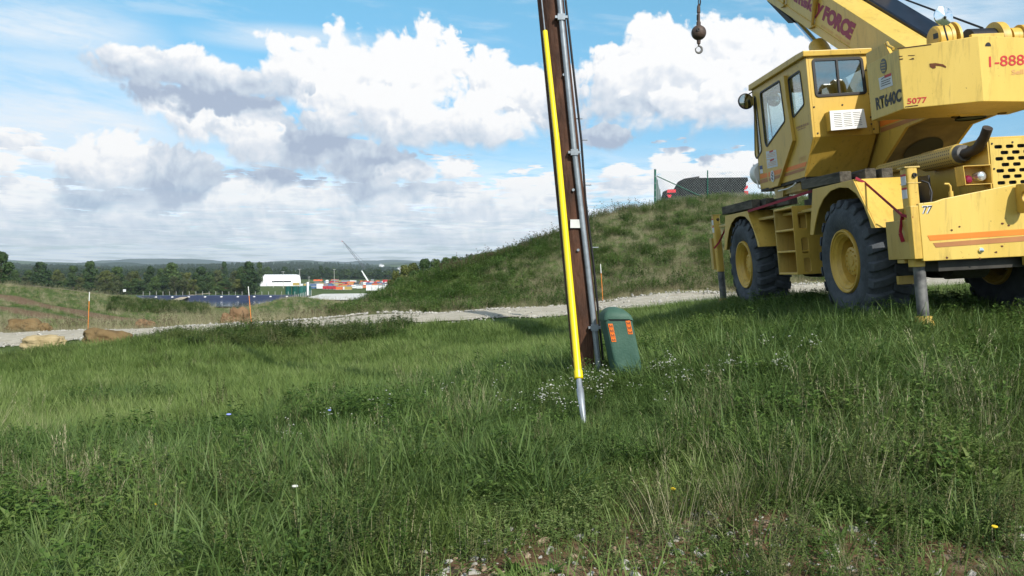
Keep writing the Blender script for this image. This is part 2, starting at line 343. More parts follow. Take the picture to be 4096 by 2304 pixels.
# fnoise for colour masks on the ground
def fbm(x, y, s, oct=4, seed=0):
    out = np.zeros_like(x); a = 1; tot = 0
    rg = np.random.default_rng(seed); tab = rg.random((256, 256))
    for o in range(oct):
        u = x * s + 37.3 * o + seed; v = y * s + 11.7 * o; iu = np.floor(u).astype(int); iv = np.floor(v).astype(int); fu = u - iu; fv = v - iv
        fu = fu * fu * (3 - 2 * fu); fv = fv * fv * (3 - 2 * fv)
        t = lambda i, j: tab[i % 256, j % 256]
        out += a * ((t(iu, iv) * (1 - fu) + t(iu + 1, iv) * fu) * (1 - fv) + (t(iu, iv + 1) * (1 - fu) + t(iu + 1, iv + 1) * fu) * fv); tot += a; a *= .5; s *= 2.03
    return out / tot

def height_np(x, y):
    x = np.asarray(x, float); y = np.asarray(y, float); sh = x.shape; x = x.ravel(); y = y.ravel()
    r = np.hypot(x, y); yy = np.maximum(y, .12 * r + .01)      # behind the camera the last bearing carries on
    t = np.clip(x / yy, -1.9, 1.9); d = np.maximum(np.where(np.abs(x / yy) > 1.9, r / 2.15, yy), 1.5)
    q = np.stack([t, np.log(d)], 1); out = np.empty(len(q))
    for i in range(0, len(q), 20000): out[i:i + 20000] = _phi(q[i:i + 20000], TG) @ _w
    z = out * np.exp(q[:, 1] * .75)
    rr = np.hypot(x, y); th = np.arctan2(x, np.maximum(y, 1e-3) if False else y)
    far = np.clip((rr - 1500) / 2500, 0, 1); far = far * far * (3 - 2 * far)
    hills = 20 + 120 * (fbm(th * 8 + 50, rr * .0007 + 3, 1.0, 4, 21) - .5) + 60 * (fbm(th * 3 + 20, rr * .0004 + 9, 1.0, 2, 4) - .5)
    z = z + far * np.clip(hills, -6, 75) * np.clip(rr / 5200, .45, 1.6)
    mid = np.exp(-((rr - 1350) / 260) ** 2); z = z + mid * (5 * fbm(th * 14 + 9, rr * .001, 1.0, 3, 8)) * (np.cos(th) > 0)
    z = z + 36 * np.exp(-((th + .02) / .06) ** 2) * np.exp(-((rr - 1500) / 240) ** 2)
    return (z + EYE).reshape(sh)
def H(x, y): return float(height_np(np.array([x]), np.array([y]))[0])
def gnd(px, d): x = (px - 2048) / FPX * d; return Vector((x, d, H(x, d)))

POND = dict(x0=-118, x1=-64, y0=262, y1=338, z=EYE - 13.2)
def bump_np(x, y):
    r = np.hypot(x, y)
    return (np.sin(x * 1.7 + 1.3 * np.sin(y * .9)) * np.sin(y * 1.3 + .8) * .03 + np.sin(x * .35 + y * .22) * np.sin(y * .31 - x * .1) * .06) * np.clip(r / 6, .3, 1)

def seg_dist(x, y, pts):
    best = np.full(x.shape, 1e9)
    for (ax, ay), (bx, by) in zip(pts[:-1], pts[1:]):
        dx, dy = bx - ax, by - ay; t = np.clip(((x - ax) * dx + (y - ay) * dy) / (dx * dx + dy * dy), 0, 1)
        best = np.minimum(best, np.hypot(x - ax - t * dx, y - ay - t * dy))
    return best
def P2(px, d): return ((px - 2048) / FPX * d, d)
TRACK = [P2(-1800, 26.5), P2(-600, 26.5), P2(0, 26.5), P2(350, 26.5), P2(700, 27.2), P2(1000, 28), P2(1500, 29), P2(2000, 29.5), P2(2400, 30), P2(2950, 30), P2(3500, 30.5), P2(4300, 31), P2(6000, 32)]
SOIL = [[P2(-300, 60), P2(0, 56), P2(180, 49), P2(300, 44), P2(420, 40)], [P2(-400, 78), P2(0, 72), P2(250, 60), P2(420, 51), P2(560, 42)]]
FARTRACK = [P2(100, 103), P2(340, 112), P2(480, 130), P2(560, 175), P2(640, 260), P2(760, 372), P2(860, 395)]

def build_ground():
    # rings: dense where the photograph looks, all the way round
    rs = [1.2]
    while rs[-1] < 9400: rs.append(rs[-1] * (1.022 if rs[-1] < 420 else 1.045))
    rs = np.array(rs)
    th = np.concatenate([np.linspace(-math.pi, -.75, 40, endpoint=False), np.linspace(-.75, .75, 560), np.linspace(.75, math.pi, 41)[1:-1]])
    Rr, Th = np.meshgrid(rs, th, indexing='ij'); X = Rr * np.sin(Th); Y = Rr * np.cos(Th)
    Z = height_np(X, Y) + bump_np(X, Y)
    td = seg_dist(X, Y, TRACK); flat = np.clip((2.9 - td) / 1.0, 0, 1); Z = Z - flat * .0 - bump_np(X, Y) * flat * .7
    qx, qy = [], []                              # the pond's pit
    for px, d in ((540, 350), (1245, 350), (1110, 254), (630, 254)): qx.append((px - 2048) / FPX * d); qy.append(d)
    ins = np.ones(X.shape, bool)
    for i in range(4):
        ax_, ay_, bx_, by_ = qx[i], qy[i], qx[(i + 1) % 4], qy[(i + 1) % 4]; ins &= ((bx_ - ax_) * (Y - ay_) - (by_ - ay_) * (X - ax_)) < 0
    Z = np.where(ins, Z - 6, Z)
    nr, ntn = Rr.shape
    V = np.stack([X, Y, Z], 2).reshape(-1, 3)
    V = np.vstack([V, [[0, 0, EYE - 1.45]]])
    i, j = np.meshgrid(np.arange(nr - 1), np.arange(ntn), indexing='ij'); j2 = (j + 1) % ntn
    F = np.stack([i * ntn + j, i * ntn + j2, (i + 1) * ntn + j2, (i + 1) * ntn + j], -1).reshape(-1, 4)
    me = bpy.data.meshes.new('ground'); me.from_pydata(V.tolist(), [], [tuple(r[::-1]) for r in F.tolist()] + [(ntn * nr, jj, (jj + 1) % ntn) for jj in range(ntn)])
    me.polygons.foreach_set('use_smooth', [True] * len(me.polygons)); me.update()
    # cover masks stored as attributes: r = bare soil, g = dry grass, b = woods
    x, y = X.ravel(), Y.ravel(); r = np.hypot(x, y)
    soil = np.zeros_like(x)
    for s, wd in zip(SOIL, (1.1, 1.5)): soil = np.maximum(soil, np.clip((wd - seg_dist(x, y, s)) / .6 + fbm(x, y, .8, 3, 3) - .5, 0, 1))
    soil = np.maximum(soil, np.clip((2.4 - seg_dist(x, y, FARTRACK[:4])) / 1.2, 0, 1))
    shoulder = np.clip((4.9 + 1.2 * fbm(x, y, .35, 3, 5) - .32 * np.maximum(0, -x) ** 1 + .45 * x - r * 1.0) * .9, 0, 1) * (y > 0) + (y <= 0) * 1.0
    soil = np.maximum(soil, shoulder * (r < 12))
    dry = np.clip((td.ravel() - 2.2) / 1, 0, 1) * np.clip((7.5 - td.ravel()) / 3, 0, 1) * (y > 28)
    woods = np.clip((r - 880) / 60, 0, 1)
    fields = (fbm(x, y, .0011, 3, 9) > .60) & (r > 1400)
    woods = np.where(fields, 0, woods)
    mk = np.stack([soil, dry, woods, np.ones_like(x)], 1); mk = np.vstack([mk, [[1, 0, 0, 1]]])
    at = me.color_attributes.new('cover', 'FLOAT_COLOR', 'POINT'); at.data.foreach_set('color', mk.astype(np.float32).ravel())
    m, nt, b = new_mat('ground_cover'); N, L = nt.nodes, nt.links
    b.inputs['Roughness'].default_value = .95; b.inputs['Specular IOR Level'].default_value = .1
    a = N.new('ShaderNodeAttribute'); a.attribute_name = 'cover'; sp = N.new('ShaderNodeSeparateColor'); L.new(a.outputs['Color'], sp.inputs[0])
    geo = N.new('ShaderNodeNewGeometry')
    def nz(scale, det=6, rough=.6):
        n = N.new('ShaderNodeTexNoise'); L.new(geo.outputs['Position'], n.inputs['Vector']); n.inputs['Scale'].default_value = scale; n.inputs['Detail'].default_value = det; n.inputs['Roughness'].default_value = rough; return n.outputs['Fac']
    def ramp(f, *st):
        r_ = N.new('ShaderNodeValToRGB'); L.new(f, r_.inputs[0]); e = r_.color_ramp.elements
        e[0].position, e[0].color = st[0][0], (*st[0][1], 1); e[1].position, e[1].color = st[-1][0], (*st[-1][1], 1)
        for p_, c_ in st[1:-1]: q = e.new(p_); q.color = (*c_, 1)
        return r_.outputs[0]
    def mix(f, a_, b_):
        x_ = N.new('ShaderNodeMix'); x_.data_type = 'RGBA'
        if isinstance(f, float): x_.inputs[0].default_value = f
        else: L.new(f, x_.inputs[0])
        L.new(a_, x_.inputs[6]); L.new(b_, x_.inputs[7]); return x_.outputs[2]
    grass = mix(nz(2.5, 4), ramp(nz(.09, 5), (.35, (.042, .075, .018)), (.5, (.070, .108, .028)), (.65, (.105, .118, .045))), ramp(nz(14, 4), (.35, (.032, .055, .015)), (.65, (.10, .135, .042))))
    soilc = ramp(nz(6, 8, .7), (.3, (.075, .045, .026)), (.5, (.14, .085, .048)), (.68, (.27, .21, .14)))
    dryc = ramp(nz(3, 7), (.35, (.15, .14, .075)), (.65, (.28, .25, .15)))
    wood = ramp(nz(.02, 8, .7), (.35, (.014, .028, .012)), (.5, (.022, .040, .016)), (.66, (.045, .060, .022)))
    c = mix(sp.outputs[1], grass, dryc); c = mix(sp.outputs[0], c, soilc); c = mix(sp.outputs[2], c, wood)
    L.new(c, b.inputs['Base Color'])
    bp = N.new('ShaderNodeBump'); L.new(nz(25, 6, .7), bp.inputs['Height']); bp.inputs['Strength'].default_value = .6; bp.inputs['Distance'].default_value = .05; L.new(bp.outputs[0], b.inputs['Normal'])
    me.materials.append(m)
    o = bpy.data.objects.new('ground', me); COL.objects.link(o); tag(o, 'rolling grassy ground falling away to a wooded valley', 'ground', kind='structure')
build_ground()

def ribbon(name, pts, half, m, lift, label, sub=14, edge=.25):
    P = []; 
    for (a, b) in zip(pts[:-1], pts[1:]):
        for k in range(sub): t = k / sub; P.append((a[0] * (1 - t) + b[0] * t, a[1] * (1 - t) + b[1] * t))
    P.append(pts[-1]); P = np.array(P)
    for _ in range(6): P[1:-1] = (P[:-2] + 2 * P[1:-1] + P[2:]) / 4
    T = np.gradient(P, axis=0); T /= np.linalg.norm(T, axis=1)[:, None]; Nn = np.stack([-T[:, 1], T[:, 0]], 1)
    K = 13; V = []
    for c in range(K):
        u = (c / (K - 1) * 2 - 1); w = half * (1 + edge * .25 * np.sin(np.arange(len(P)) * 1.7 + c) * (abs(u) > .9))
        Q = P + Nn * (u * w)[:, None] if not np.isscalar(w) else P + Nn * u * w
        Zq = height_np(Q[:, 0], Q[:, 1]) + lift + .03 * (1 - u * u); V.append(np.column_stack([Q, Zq]))
    V = np.array(V).reshape(-1, 3); n = len(P)
    F = [(c * n + i, c * n + i + 1, (c + 1) * n + i + 1, (c + 1) * n + i) for c in range(K - 1) for i in range(n - 1)]
    me = bpy.data.meshes.new(name); me.from_pydata(V.tolist(), [], F); me.materials.append(m); me.polygons.foreach_set('use_smooth', [True] * len(F))
    o = bpy.data.objects.new(name, me); COL.objects.link(o); return tag(o, label, 'track', kind='structure')
gravel_m = mat('gravel', (.34, .305, .24), .95, col2=(.50, .46, .38), scale=2.5, bump=.8, bscale=60, spec=.1)
ribbon('gravel_track', TRACK, 2.35, gravel_m, .03, 'pale gravel track crossing behind the grass')
ribbon('dirt_track', FARTRACK, 1.6, mat('pale_dirt', (.36, .29, .20), .95, col2=(.48, .42, .33), scale=.5, spec=.1), .25, 'pale dirt track running down the far field')

# ------------------------------------------------------------------ vegetation
HID = bpy.data.collections.new('plant_sources')      # never linked to the scene: read only by the scatter nodes
def leaf_mat(name, cols, trans=.35, rough=.55, scale=.6, tipcol=None):
    m, nt, b = new_mat(name); N, L = nt.nodes, nt.links
    b.inputs['Roughness'].default_value = rough; b.inputs['Specular IOR Level'].default_value = .25
    oi = N.new('ShaderNodeObjectInfo'); geo = N.new('ShaderNodeNewGeometry')
    n = N.new('ShaderNodeTexNoise'); L.new(geo.outputs['Position'], n.inputs['Vector']); n.inputs['Scale'].default_value = scale; n.inputs['Detail'].default_value = 4
    at = N.new('ShaderNodeAttribute'); at.attribute_name = 'v'
    def M(op, a, b_):
        q = N.new('ShaderNodeMath'); q.operation = op
        for i, s in enumerate((a, b_)):
            if isinstance(s, (int, float)): q.inputs[i].default_value = s
            else: L.new(s, q.inputs[i])
        return q.outputs[0]
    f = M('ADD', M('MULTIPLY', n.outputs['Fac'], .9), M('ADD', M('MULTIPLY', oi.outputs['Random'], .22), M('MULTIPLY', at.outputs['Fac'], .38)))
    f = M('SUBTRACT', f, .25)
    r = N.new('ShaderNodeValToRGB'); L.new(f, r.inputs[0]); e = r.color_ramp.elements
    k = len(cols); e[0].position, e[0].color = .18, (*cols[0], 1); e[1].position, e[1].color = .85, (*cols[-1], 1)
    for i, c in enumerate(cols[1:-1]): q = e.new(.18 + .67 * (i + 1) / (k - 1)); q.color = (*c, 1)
    L.new(r.outputs[0], b.inputs['Base Color'])
    t = N.new('ShaderNodeBsdfTranslucent'); L.new(r.outputs[0], t.inputs[0])
    mx = N.new('ShaderNodeMixShader'); mx.inputs[0].default_value = trans; L.new(b.outputs[0], mx.inputs[1]); L.new(t.outputs[0], mx.inputs[2])
    L.new(mx.outputs[0], N['Material Output'].inputs[0]); return m

def mesh_v(name, V, F, vv, mats, mi=None):
    me = bpy.data.meshes.new(name); me.from_pydata(V, [], F)
    a = me.attributes.new('v', 'FLOAT', 'POINT'); a.data.foreach_set('value', np.asarray(vv, np.float32))
    for m in mats: me.materials.append(m)
    if mi is not None: me.polygons.foreach_set('material_index', mi)
    return me
class Tuft:
    def __init__(s): s.V = []; s.F = []; s.a = []; s.mi = []
    def blade(s, p, az, L, w, lean, curl, mi=0, seg=3, val=None, face=0):
        k = len(s.V); val = random.random() if val is None else val
        d = Vector((math.cos(az), math.sin(az), 0)); sd_ = Vector((-math.sin(az + face), math.cos(az + face), 0)); q = Vector(p); a = lean
        for i in range(seg + 1):
            t = i / seg; ww = w * (1 - t ** 1.6) * (.65 + .35 * min(1, t * 4))
            if i < seg: s.V += [tuple(q - sd_ * ww / 2), tuple(q + sd_ * ww / 2)]; s.a += [val, val]
            else: s.V.append(tuple(q)); s.a.append(val)
            q = q + (d * math.sin(a) + Vector((0, 0, 1)) * math.cos(a)) * (L / seg); a += curl / seg
        for i in range(seg - 1): s.F.append((k + 2 * i, k + 2 * i + 1, k + 2 * i + 3, k + 2 * i + 2)); s.mi.append(mi)
        s.F.append((k + 2 * seg - 2, k + 2 * seg - 1, k + 2 * seg)); s.mi.append(mi); return s
    def leaf(s, p, d, n, L, w, mi=0, val=None, fold=.25):     # pointed oval leaf, two halves folded along the rib
        k = len(s.V); val = random.random() if val is None else val
        d = Vector(d).normalized(); n = Vector(n); b = d.cross(n).normalized(); n = b.cross(d).normalized(); p = Vector(p)
        pts = [p, p + d * L * .35 + b * w / 2 + n * w * fold, p + d * L * .75 + b * w * .35 + n * w * fold * .4, p + d * L - n * L * .08, p + d * L * .75 - b * w * .35 + n * w * fold * .4, p + d * L * .35 - b * w / 2 + n * w * fold, p + d * L * .5]
        s.V += [tuple(q) for q in pts]; s.a += [val] * 7
        s.F += [(k, k + 1, k + 2, k + 6), (k + 6, k + 2, k + 3), (k + 6, k + 3, k + 4), (k, k + 6, k + 4, k + 5)]; s.mi += [mi] * 4; return s
    def dot(s, p, r, mi=1, n=6, up=None):                         # small flower head
        k = len(s.V); p = Vector(p)
        for a, c in ((0, 1), (1, 0)):
            for j in range(n): t = 2 * math.pi * j / n; s.V.append(tuple(p + Vector((math.cos(t) * r * (.9 if c else .55), math.sin(t) * r * (.9 if c else .55), r * (.35 if c else -.4))))); s.a.append(.5)
        s.V.append(tuple(p + Vector((0, 0, r * .55)))); s.a.append(.5)
        for j in range(n): j2 = (j + 1) % n; s.F += [(k + j, k + j2, k + 2 * n), (k + j, k + n + j, k + n + j2, k + j2)]; s.mi += [mi, mi]
        return s
    def source(s, name, mats):
        me = mesh_v(name, s.V, s.F, s.a, mats, s.mi); o = bpy.data.objects.new(name, me); HID.objects.link(o); return o
rnd = random.uniform
M_green = leaf_mat('grass_blade', [(.042, .074, .018), (.078, .134, .032), (.120, .188, .052), (.170, .228, .082)])
M_mead = leaf_mat('meadow_grass', [(.078, .126, .026), (.122, .186, .042), (.170, .236, .064), (.220, .262, .098)], scale=.25)
M_weed = leaf_mat('weed_leaf', [(.042, .085, .018), (.075, .140, .028), (.125, .200, .045), (.18, .235, .065)], trans=.4)
M_olive = leaf_mat('olive_leaf', [(.052, .082, .024), (.088, .125, .034), (.135, .170, .050), (.18, .20, .07)])
M_dry = leaf_mat('dry_grass', [(.15, .145, .072), (.24, .22, .12), (.33, .30, .18), (.40, .37, .24)], trans=.2, scale=.4)
M_brown = leaf_mat('seed_head', [(.06, .045, .030), (.10, .075, .045), (.15, .11, .07)], trans=.1)
M_white = mat('white_petal', (.55, .55, .50), .7, var=.05); M_yel = mat('yellow_petal', (.75, .52, .02), .7, var=.05); M_blue = mat('blue_petal', (.25, .30, .75), .7, var=.05)
M_hill = leaf_mat('mound_leaf', [(.075, .125, .030), (.115, .180, .046), (.165, .225, .070), (.22, .255, .105)], scale=.3)
M_dark = leaf_mat('bramble_leaf', [(.026, .048, .014), (.045, .080, .022), (.072, .115, .032), (.11, .14, .05)])

def grass_tuft(name, n, Lr, spread, w, m=M_green, lean=.35, curl=.9, stalks=0):
    T = Tuft()
    for i in range(n):
        r = spread * math.sqrt(random.random()); a = rnd(0, 6.28); az = a + rnd(-.9, .9)
        T.blade((r * math.cos(a), r * math.sin(a), -.02), az, rnd(*Lr), w * rnd(.6, 1.3), rnd(.02, lean) + r / spread * .25, rnd(.2, curl), seg=4, face=rnd(-.6, .6))
    for i in range(stalks):
        r = spread * math.sqrt(random.random()); a = rnd(0, 6.28); az = rnd(0, 6.28); L_ = Lr[1] * rnd(1.0, 1.5); le = rnd(.02, .25); cu = rnd(.1, .5)
        T.blade((r * math.cos(a), r * math.sin(a), 0), az, L_, w * .45, le, cu, mi=1, seg=4)
        d = Vector((math.cos(az) * math.sin(le + cu * .5), math.sin(az) * math.sin(le + cu * .5), math.cos(le + cu * .5)))
        tip = Vector((r * math.cos(a), r * math.sin(a), 0)) + d * L_ * .93
        for k in range(7): T.blade(tip - d * k * L_ * .035, az + rnd(-2, 2), .035, .008, rnd(.2, 1), .3, mi=1, seg=2)
    return T.source(name, [m, M_dry])
def leafy(name, n, h, spread, ls, m=M_weed, flowers=0, fm=None, fr=.011, stem_mi=0):
    T = Tuft()
    for i in range(n):
        r = spread * math.sqrt(random.random()); a = rnd(0, 6.28); hh = h * rnd(.45, 1); az = rnd(0, 6.28); le = rnd(.05, .4)
        b0 = Vector((r * math.cos(a), r * math.sin(a), 0)); d = Vector((math.cos(az) * math.sin(le), math.sin(az) * math.sin(le), math.cos(le)))
        T.blade(tuple(b0), az, hh, .006, le, 0, seg=2)
        for k in range(int(5 + hh * 22)):
            t = rnd(.1, 1); p = b0 + d * hh * t; a2 = rnd(0, 6.28); T.leaf(p, (math.cos(a2), math.sin(a2), rnd(-.1, .7)), (0, 0, 1), ls * rnd(.5, 1.2) * (1.25 - t * .6), ls * rnd(.3, .5))
        if i < flowers:
            for k in range(2): T.dot(b0 + d * hh * 1.03 + Vector((rnd(-.04, .04), rnd(-.04, .04), rnd(-.02, .03))), fr * rnd(.7, 1.2))
    return T.source(name, [m, fm or M_white])
def spike_weed(name, n, h, spread, m=M_olive):             # tall weed with many small leaves up the stem
    T = Tuft()
    for i in range(n):
        r = spread * math.sqrt(random.random()); a = rnd(0, 6.28); hh = h * rnd(.6, 1); az = rnd(0, 6.28); le = rnd(.0, .28)
        b0 = Vector((r * math.cos(a), r * math.sin(a), 0)); d = Vector((math.cos(az) * math.sin(le), math.sin(az) * math.sin(le), math.cos(le)))
        T.blade(tuple(b0), az, hh, .008, le, 0, mi=1, seg=2)
        for k in range(int(hh * 120)):
            t = rnd(.12, 1.02); p = b0 + d * hh * t; a2 = rnd(0, 6.28); T.leaf(p, (math.cos(a2), math.sin(a2), rnd(.1, .9)), (0, 0, 1), .05 * rnd(.5, 1.1) * (1.4 - t), .014)
    return T.source(name, [m, M_dry])
def rosette(name, n, L_, w, m=M_weed):
    T = Tuft()
    for i in range(n): a = rnd(0, 6.28); T.leaf((0, 0, .01), (math.cos(a), math.sin(a), rnd(.15, 1.1)), (0, 0, 1), L_ * rnd(.6, 1.1), w * rnd(.7, 1.2), fold=.15)
    return T.source(name, [m])
def umbel(name, n, h, spread):                             # dried wild carrot stalks
    T = Tuft()
    for i in range(n):
        r = spread * math.sqrt(random.random()); a = rnd(0, 6.28); hh = h * rnd(.5, 1); az = rnd(0, 6.28); le = rnd(0, .2)
        b0 = Vector((r * math.cos(a), r * math.sin(a), 0)); T.blade(tuple(b0), az, hh, .016, le, .15, mi=0, seg=3)
        d = Vector((math.cos(az) * math.sin(le + .07), math.sin(az) * math.sin(le + .07), math.cos(le + .07)))
        tp = b0 + d * hh * .99; T.dot(tp, .034 * rnd(.8, 1.3))
        for k in range(random.randint(1, 4)):
            a2 = rnd(0, 6.28); s0 = b0 + d * hh * rnd(.4, .8); e = s0 + Vector((math.cos(a2) * .13, math.sin(a2) * .13, .22)); T.blade(tuple(s0), a2, .25, .011, .45, .1, mi=0, seg=2); T.dot(e, .026)
    return T.source(name, [M_brown, M_brown])
S = {}
S['long'] = [grass_tuft('long_tuft', 60, (.2, .44), .19, .008, lean=.9, curl=2.2), grass_tuft('long_tuft', 56, (.25, .5), .2, .010, lean=.8, curl=2.5), grass_tuft('long_tuft', 70, (.16, .36), .18, .008, lean=1.0, curl=1.9), grass_tuft('long_tuft', 40, (.3, .6), .15, .016, lean=.8, curl=2.6)]
S['short'] = [grass_tuft('short_tuft', 90, (.07, .2), .19, .006, M_mead, lean=.5, curl=1.0), grass_tuft('short_tuft', 80, (.06, .16), .22, .006, M_mead, lean=.7, curl=1.2), grass_tuft('short_tuft', 80, (.08, .24), .18, .007, M_mead, lean=.6, curl=1.5)]
S['weed'] = [leafy('leafy_weed', 14, .26, .2, .058), leafy('leafy_weed', 18, .19, .22, .045), leafy('leafy_weed', 9, .34, .16, .06), rosette('leaf_rosette', 14, .17, .05), rosette('leaf_rosette', 18, .24, .055)]
S['aster'] = [leafy('white_aster', 14, .42, .2, .045, M_olive, 9, M_white), leafy('white_aster', 12, .36, .18, .04, M_weed, 7, M_white)]
S['spike'] = [spike_weed('ragweed', 6, .62, .18), spike_weed('ragweed', 8, .45, .2), spike_weed('ragweed', 5, .5, .15, M_weed)]
S['dry'] = [grass_tuft('dry_tuft', 60, (.2, .5), .16, .006, M_dry, lean=.4, curl=.8, stalks=4), grass_tuft('dry_tuft', 50, (.25, .6), .2, .006, M_dry, lean=.35, curl=.6, stalks=5)]
S['clover'] = [leafy('clover_patch', 26, .12, .22, .04, M_hill), leafy('clover_patch', 22, .16, .24, .045, M_hill)]
S['bramble'] = [leafy('bramble', 34, .55, .4, .10, M_dark), leafy('bramble', 30, .7, .35, .08, M_olive), leafy('bramble', 30, .5, .45, .09, M_weed)]
S['umbel'] = [umbel('wild_carrot', 6, .85, .35), umbel('wild_carrot', 8, .65, .4), umbel('wild_carrot', 4, 1.05, .3)]

def scatter(name, sources, x, y, scl, idx, label, cat=None, tilt=.15, zoff=-.01, slope=False, group=None):
    x, y, scl, idx = map(np.asarray, (x, y, scl, idx)); n = len(x)
    if cat in ('grass', 'weeds'): scl = scl * (1 - .55 * np.exp(-((x - .72) / .75) ** 2) * np.exp(-((y - 7.1) / 1.5) ** 2))   # trodden round the pole
    z = height_np(x, y) + bump_np(x, y) + zoff
    col = bpy.data.collections.new(name + '_kinds')
    for o in sources: col.objects.link(o)
    me = bpy.data.meshes.new(name); me.vertices.add(n); me.vertices.foreach_set('co', np.stack([x, y, z], 1).astype(np.float32).ravel())
    a = me.attributes.new('rot', 'FLOAT_VECTOR', 'POINT'); a.data.foreach_set('vector', np.stack([rng.normal(0, tilt, n), rng.normal(0, tilt, n), rng.uniform(0, 6.283, n)], 1).astype(np.float32).ravel())
    a = me.attributes.new('scl', 'FLOAT', 'POINT'); a.data.foreach_set('value', scl.astype(np.float32))
    a = me.attributes.new('idx', 'INT', 'POINT'); a.data.foreach_set('value', idx.astype(np.int32))
    o = bpy.data.objects.new(name, me); COL.objects.link(o)
    g_ = bpy.data.node_groups.new(name, 'GeometryNodeTree')
    g_.interface.new_socket('Geometry', in_out='INPUT', socket_type='NodeSocketGeometry'); g_.interface.new_socket('Geometry', in_out='OUTPUT', socket_type='NodeSocketGeometry')
    N, L = g_.nodes, g_.links; gi, go = N.new('NodeGroupInput'), N.new('NodeGroupOutput')
    ip = N.new('GeometryNodeInstanceOnPoints'); ci = N.new('GeometryNodeCollectionInfo'); ci.inputs[0].default_value = col; ci.inputs['Separate Children'].default_value = True; ci.inputs['Reset Children'].default_value = True
    def attr(nm, ty): q = N.new('GeometryNodeInputNamedAttribute'); q.data_type = ty; q.inputs[0].default_value = nm; return q.outputs[0]
    L.new(gi.outputs[0], ip.inputs['Points']); L.new(ci.outputs[0], ip.inputs['Instance']); ip.inputs['Pick Instance'].default_value = True
    L.new(attr('idx', 'INT'), ip.inputs['Instance Index']); L.new(attr('scl', 'FLOAT'), ip.inputs['Scale'])
    er = N.new('FunctionNodeEulerToRotation'); L.new(attr('rot', 'FLOAT_VECTOR'), er.inputs[0]); L.new(er.outputs[0], ip.inputs['Rotation'])
    L.new(ip.outputs[0], go.inputs[0]); md = o.modifiers.new('scatter', 'NODES'); md.node_group = g_
    return tag(o, label, cat or name.replace('_', ' '), group, 'stuff')
def sector(n, d0, d1, t0=-.66, t1=.66, power=1.0):          # points between two depths, within a range of bearings
    u = rng.random(n); d = (d0 ** (power + 1e-6) + u * (d1 ** power - d0 ** power)) ** (1 / power) if power > 0 else d0 * (d1 / d0) ** u
    return rng.uniform(t0, t1, n) * d, d
def ptd(x, y): return seg_dist(x, y, TRACK)
T0, T1 = (0 - 2048 - 900) / FPX, (4096 - 2048 + 900) / FPX
# foreground and meadow up to the track
n = 19000; x, y = sector(n, 2.4, 13, T0, T1, 1.5); p1 = fbm(x, y, .55, 4, 31); p2 = fbm(x, y, .8, 3, 41); near = np.hypot(x, y)
bare = (4.5 + .42 * x + 1.9 * (fbm(x, y, .9, 3, 5) - .5) * 2 - near) > 0      # thin stony shoulder at the bottom right
bare &= x > -.8
leftm = x < (y - 9) * .12 - .3
keep = ~(bare & (rng.random(n) < .86)) & (ptd(x, y) > 2.6)
shortz = (y > 8.5) & leftm & (p1 < .56)
kl = keep & (rng.random(n) < np.where(near < 5.6, .46, .72)) & (p2 < .60) & ~shortz
scatter('long_grass', S['long'], x[kl], y[kl], rng.uniform(.55, 1.0, kl.sum()) * .88 * np.where(bare[kl], .5, 1) * (.7 + .6 * p1[kl]), rng.integers(0, 4, kl.sum()), 'tall tangled green grass filling the foreground verge', 'grass')
kw = keep & ((p2 >= .58) | (rng.random(n) < .14)) & ~shortz & (rng.random(n) < np.where(near < 5.2, .45, 1))
scatter('broad_leaved_weeds', S['weed'], x[kw], y[kw], rng.uniform(.6, 1.15, kw.sum()) * np.where(bare[kw], .5, 1), rng.integers(0, 5, kw.sum()), 'bright broad-leaved weeds among the foreground grass', 'weeds')
n2 = 19500; x2, y2 = sector(n2, 3, 26, T0, T1, 1.3); q = fbm(x2, y2, .4, 3, 77)
ks = (ptd(x2, y2) > np.where(x2 / y2 < -.38, 4.3, 2.45)) & (rng.random(n2) < np.where(y2 < 8, .45, 1)) & ~(((4.5 + .42 * x2 - np.hypot(x2, y2)) > 0) & (x2 > -.8) & (rng.random(n2) < .86))
scatter('meadow_grass', S['short'], x2[ks], y2[ks], rng.uniform(.8, 1.35, ks.sum()) * (1 + .015 * y2[ks]), rng.integers(0, 3, ks.sum()), 'short bright meadow grass between the verge and the track', 'grass')
n3 = 8800; x3, y3 = sector(n3, 13, 26, -.10, T1, 1.4); k3 = (ptd(x3, y3) > 2.6)
scatter('rough_grass', S['long'], x3[k3], y3[k3], rng.uniform(.35, .62, k3.sum()), rng.integers(0, 4, k3.sum()), 'rough dark grass round and behind the crane', 'grass')
# weeds edging the near side of the track, on the left
n4 = 3300; x4, y4 = sector(n4, 19, 26, T0, -.12, 1); td4 = ptd(x4, y4); k4 = (td4 > np.where(x4 / y4 < -.40, 4.2, 2.7)) & (td4 < 6.2) & (y4 < 26) & (rng.random(n4) < np.clip(1.35 - (td4 - 2.7) / 3.2, 0, 1))
scatter('track_side_weeds', S['bramble'] + S['spike'] + [S['dry'][0]], x4[k4], y4[k4], rng.uniform(.45, .85, k4.sum()) * np.clip(.42 + (x4[k4] / y4[k4] * FPX + 2048 - 450) / 800, .42, 1.05), rng.choice([0, 1, 1, 2, 3, 4, 5, 6, 6], k4.sum()), 'dark weedy fringe along the near edge of the track', 'weeds')
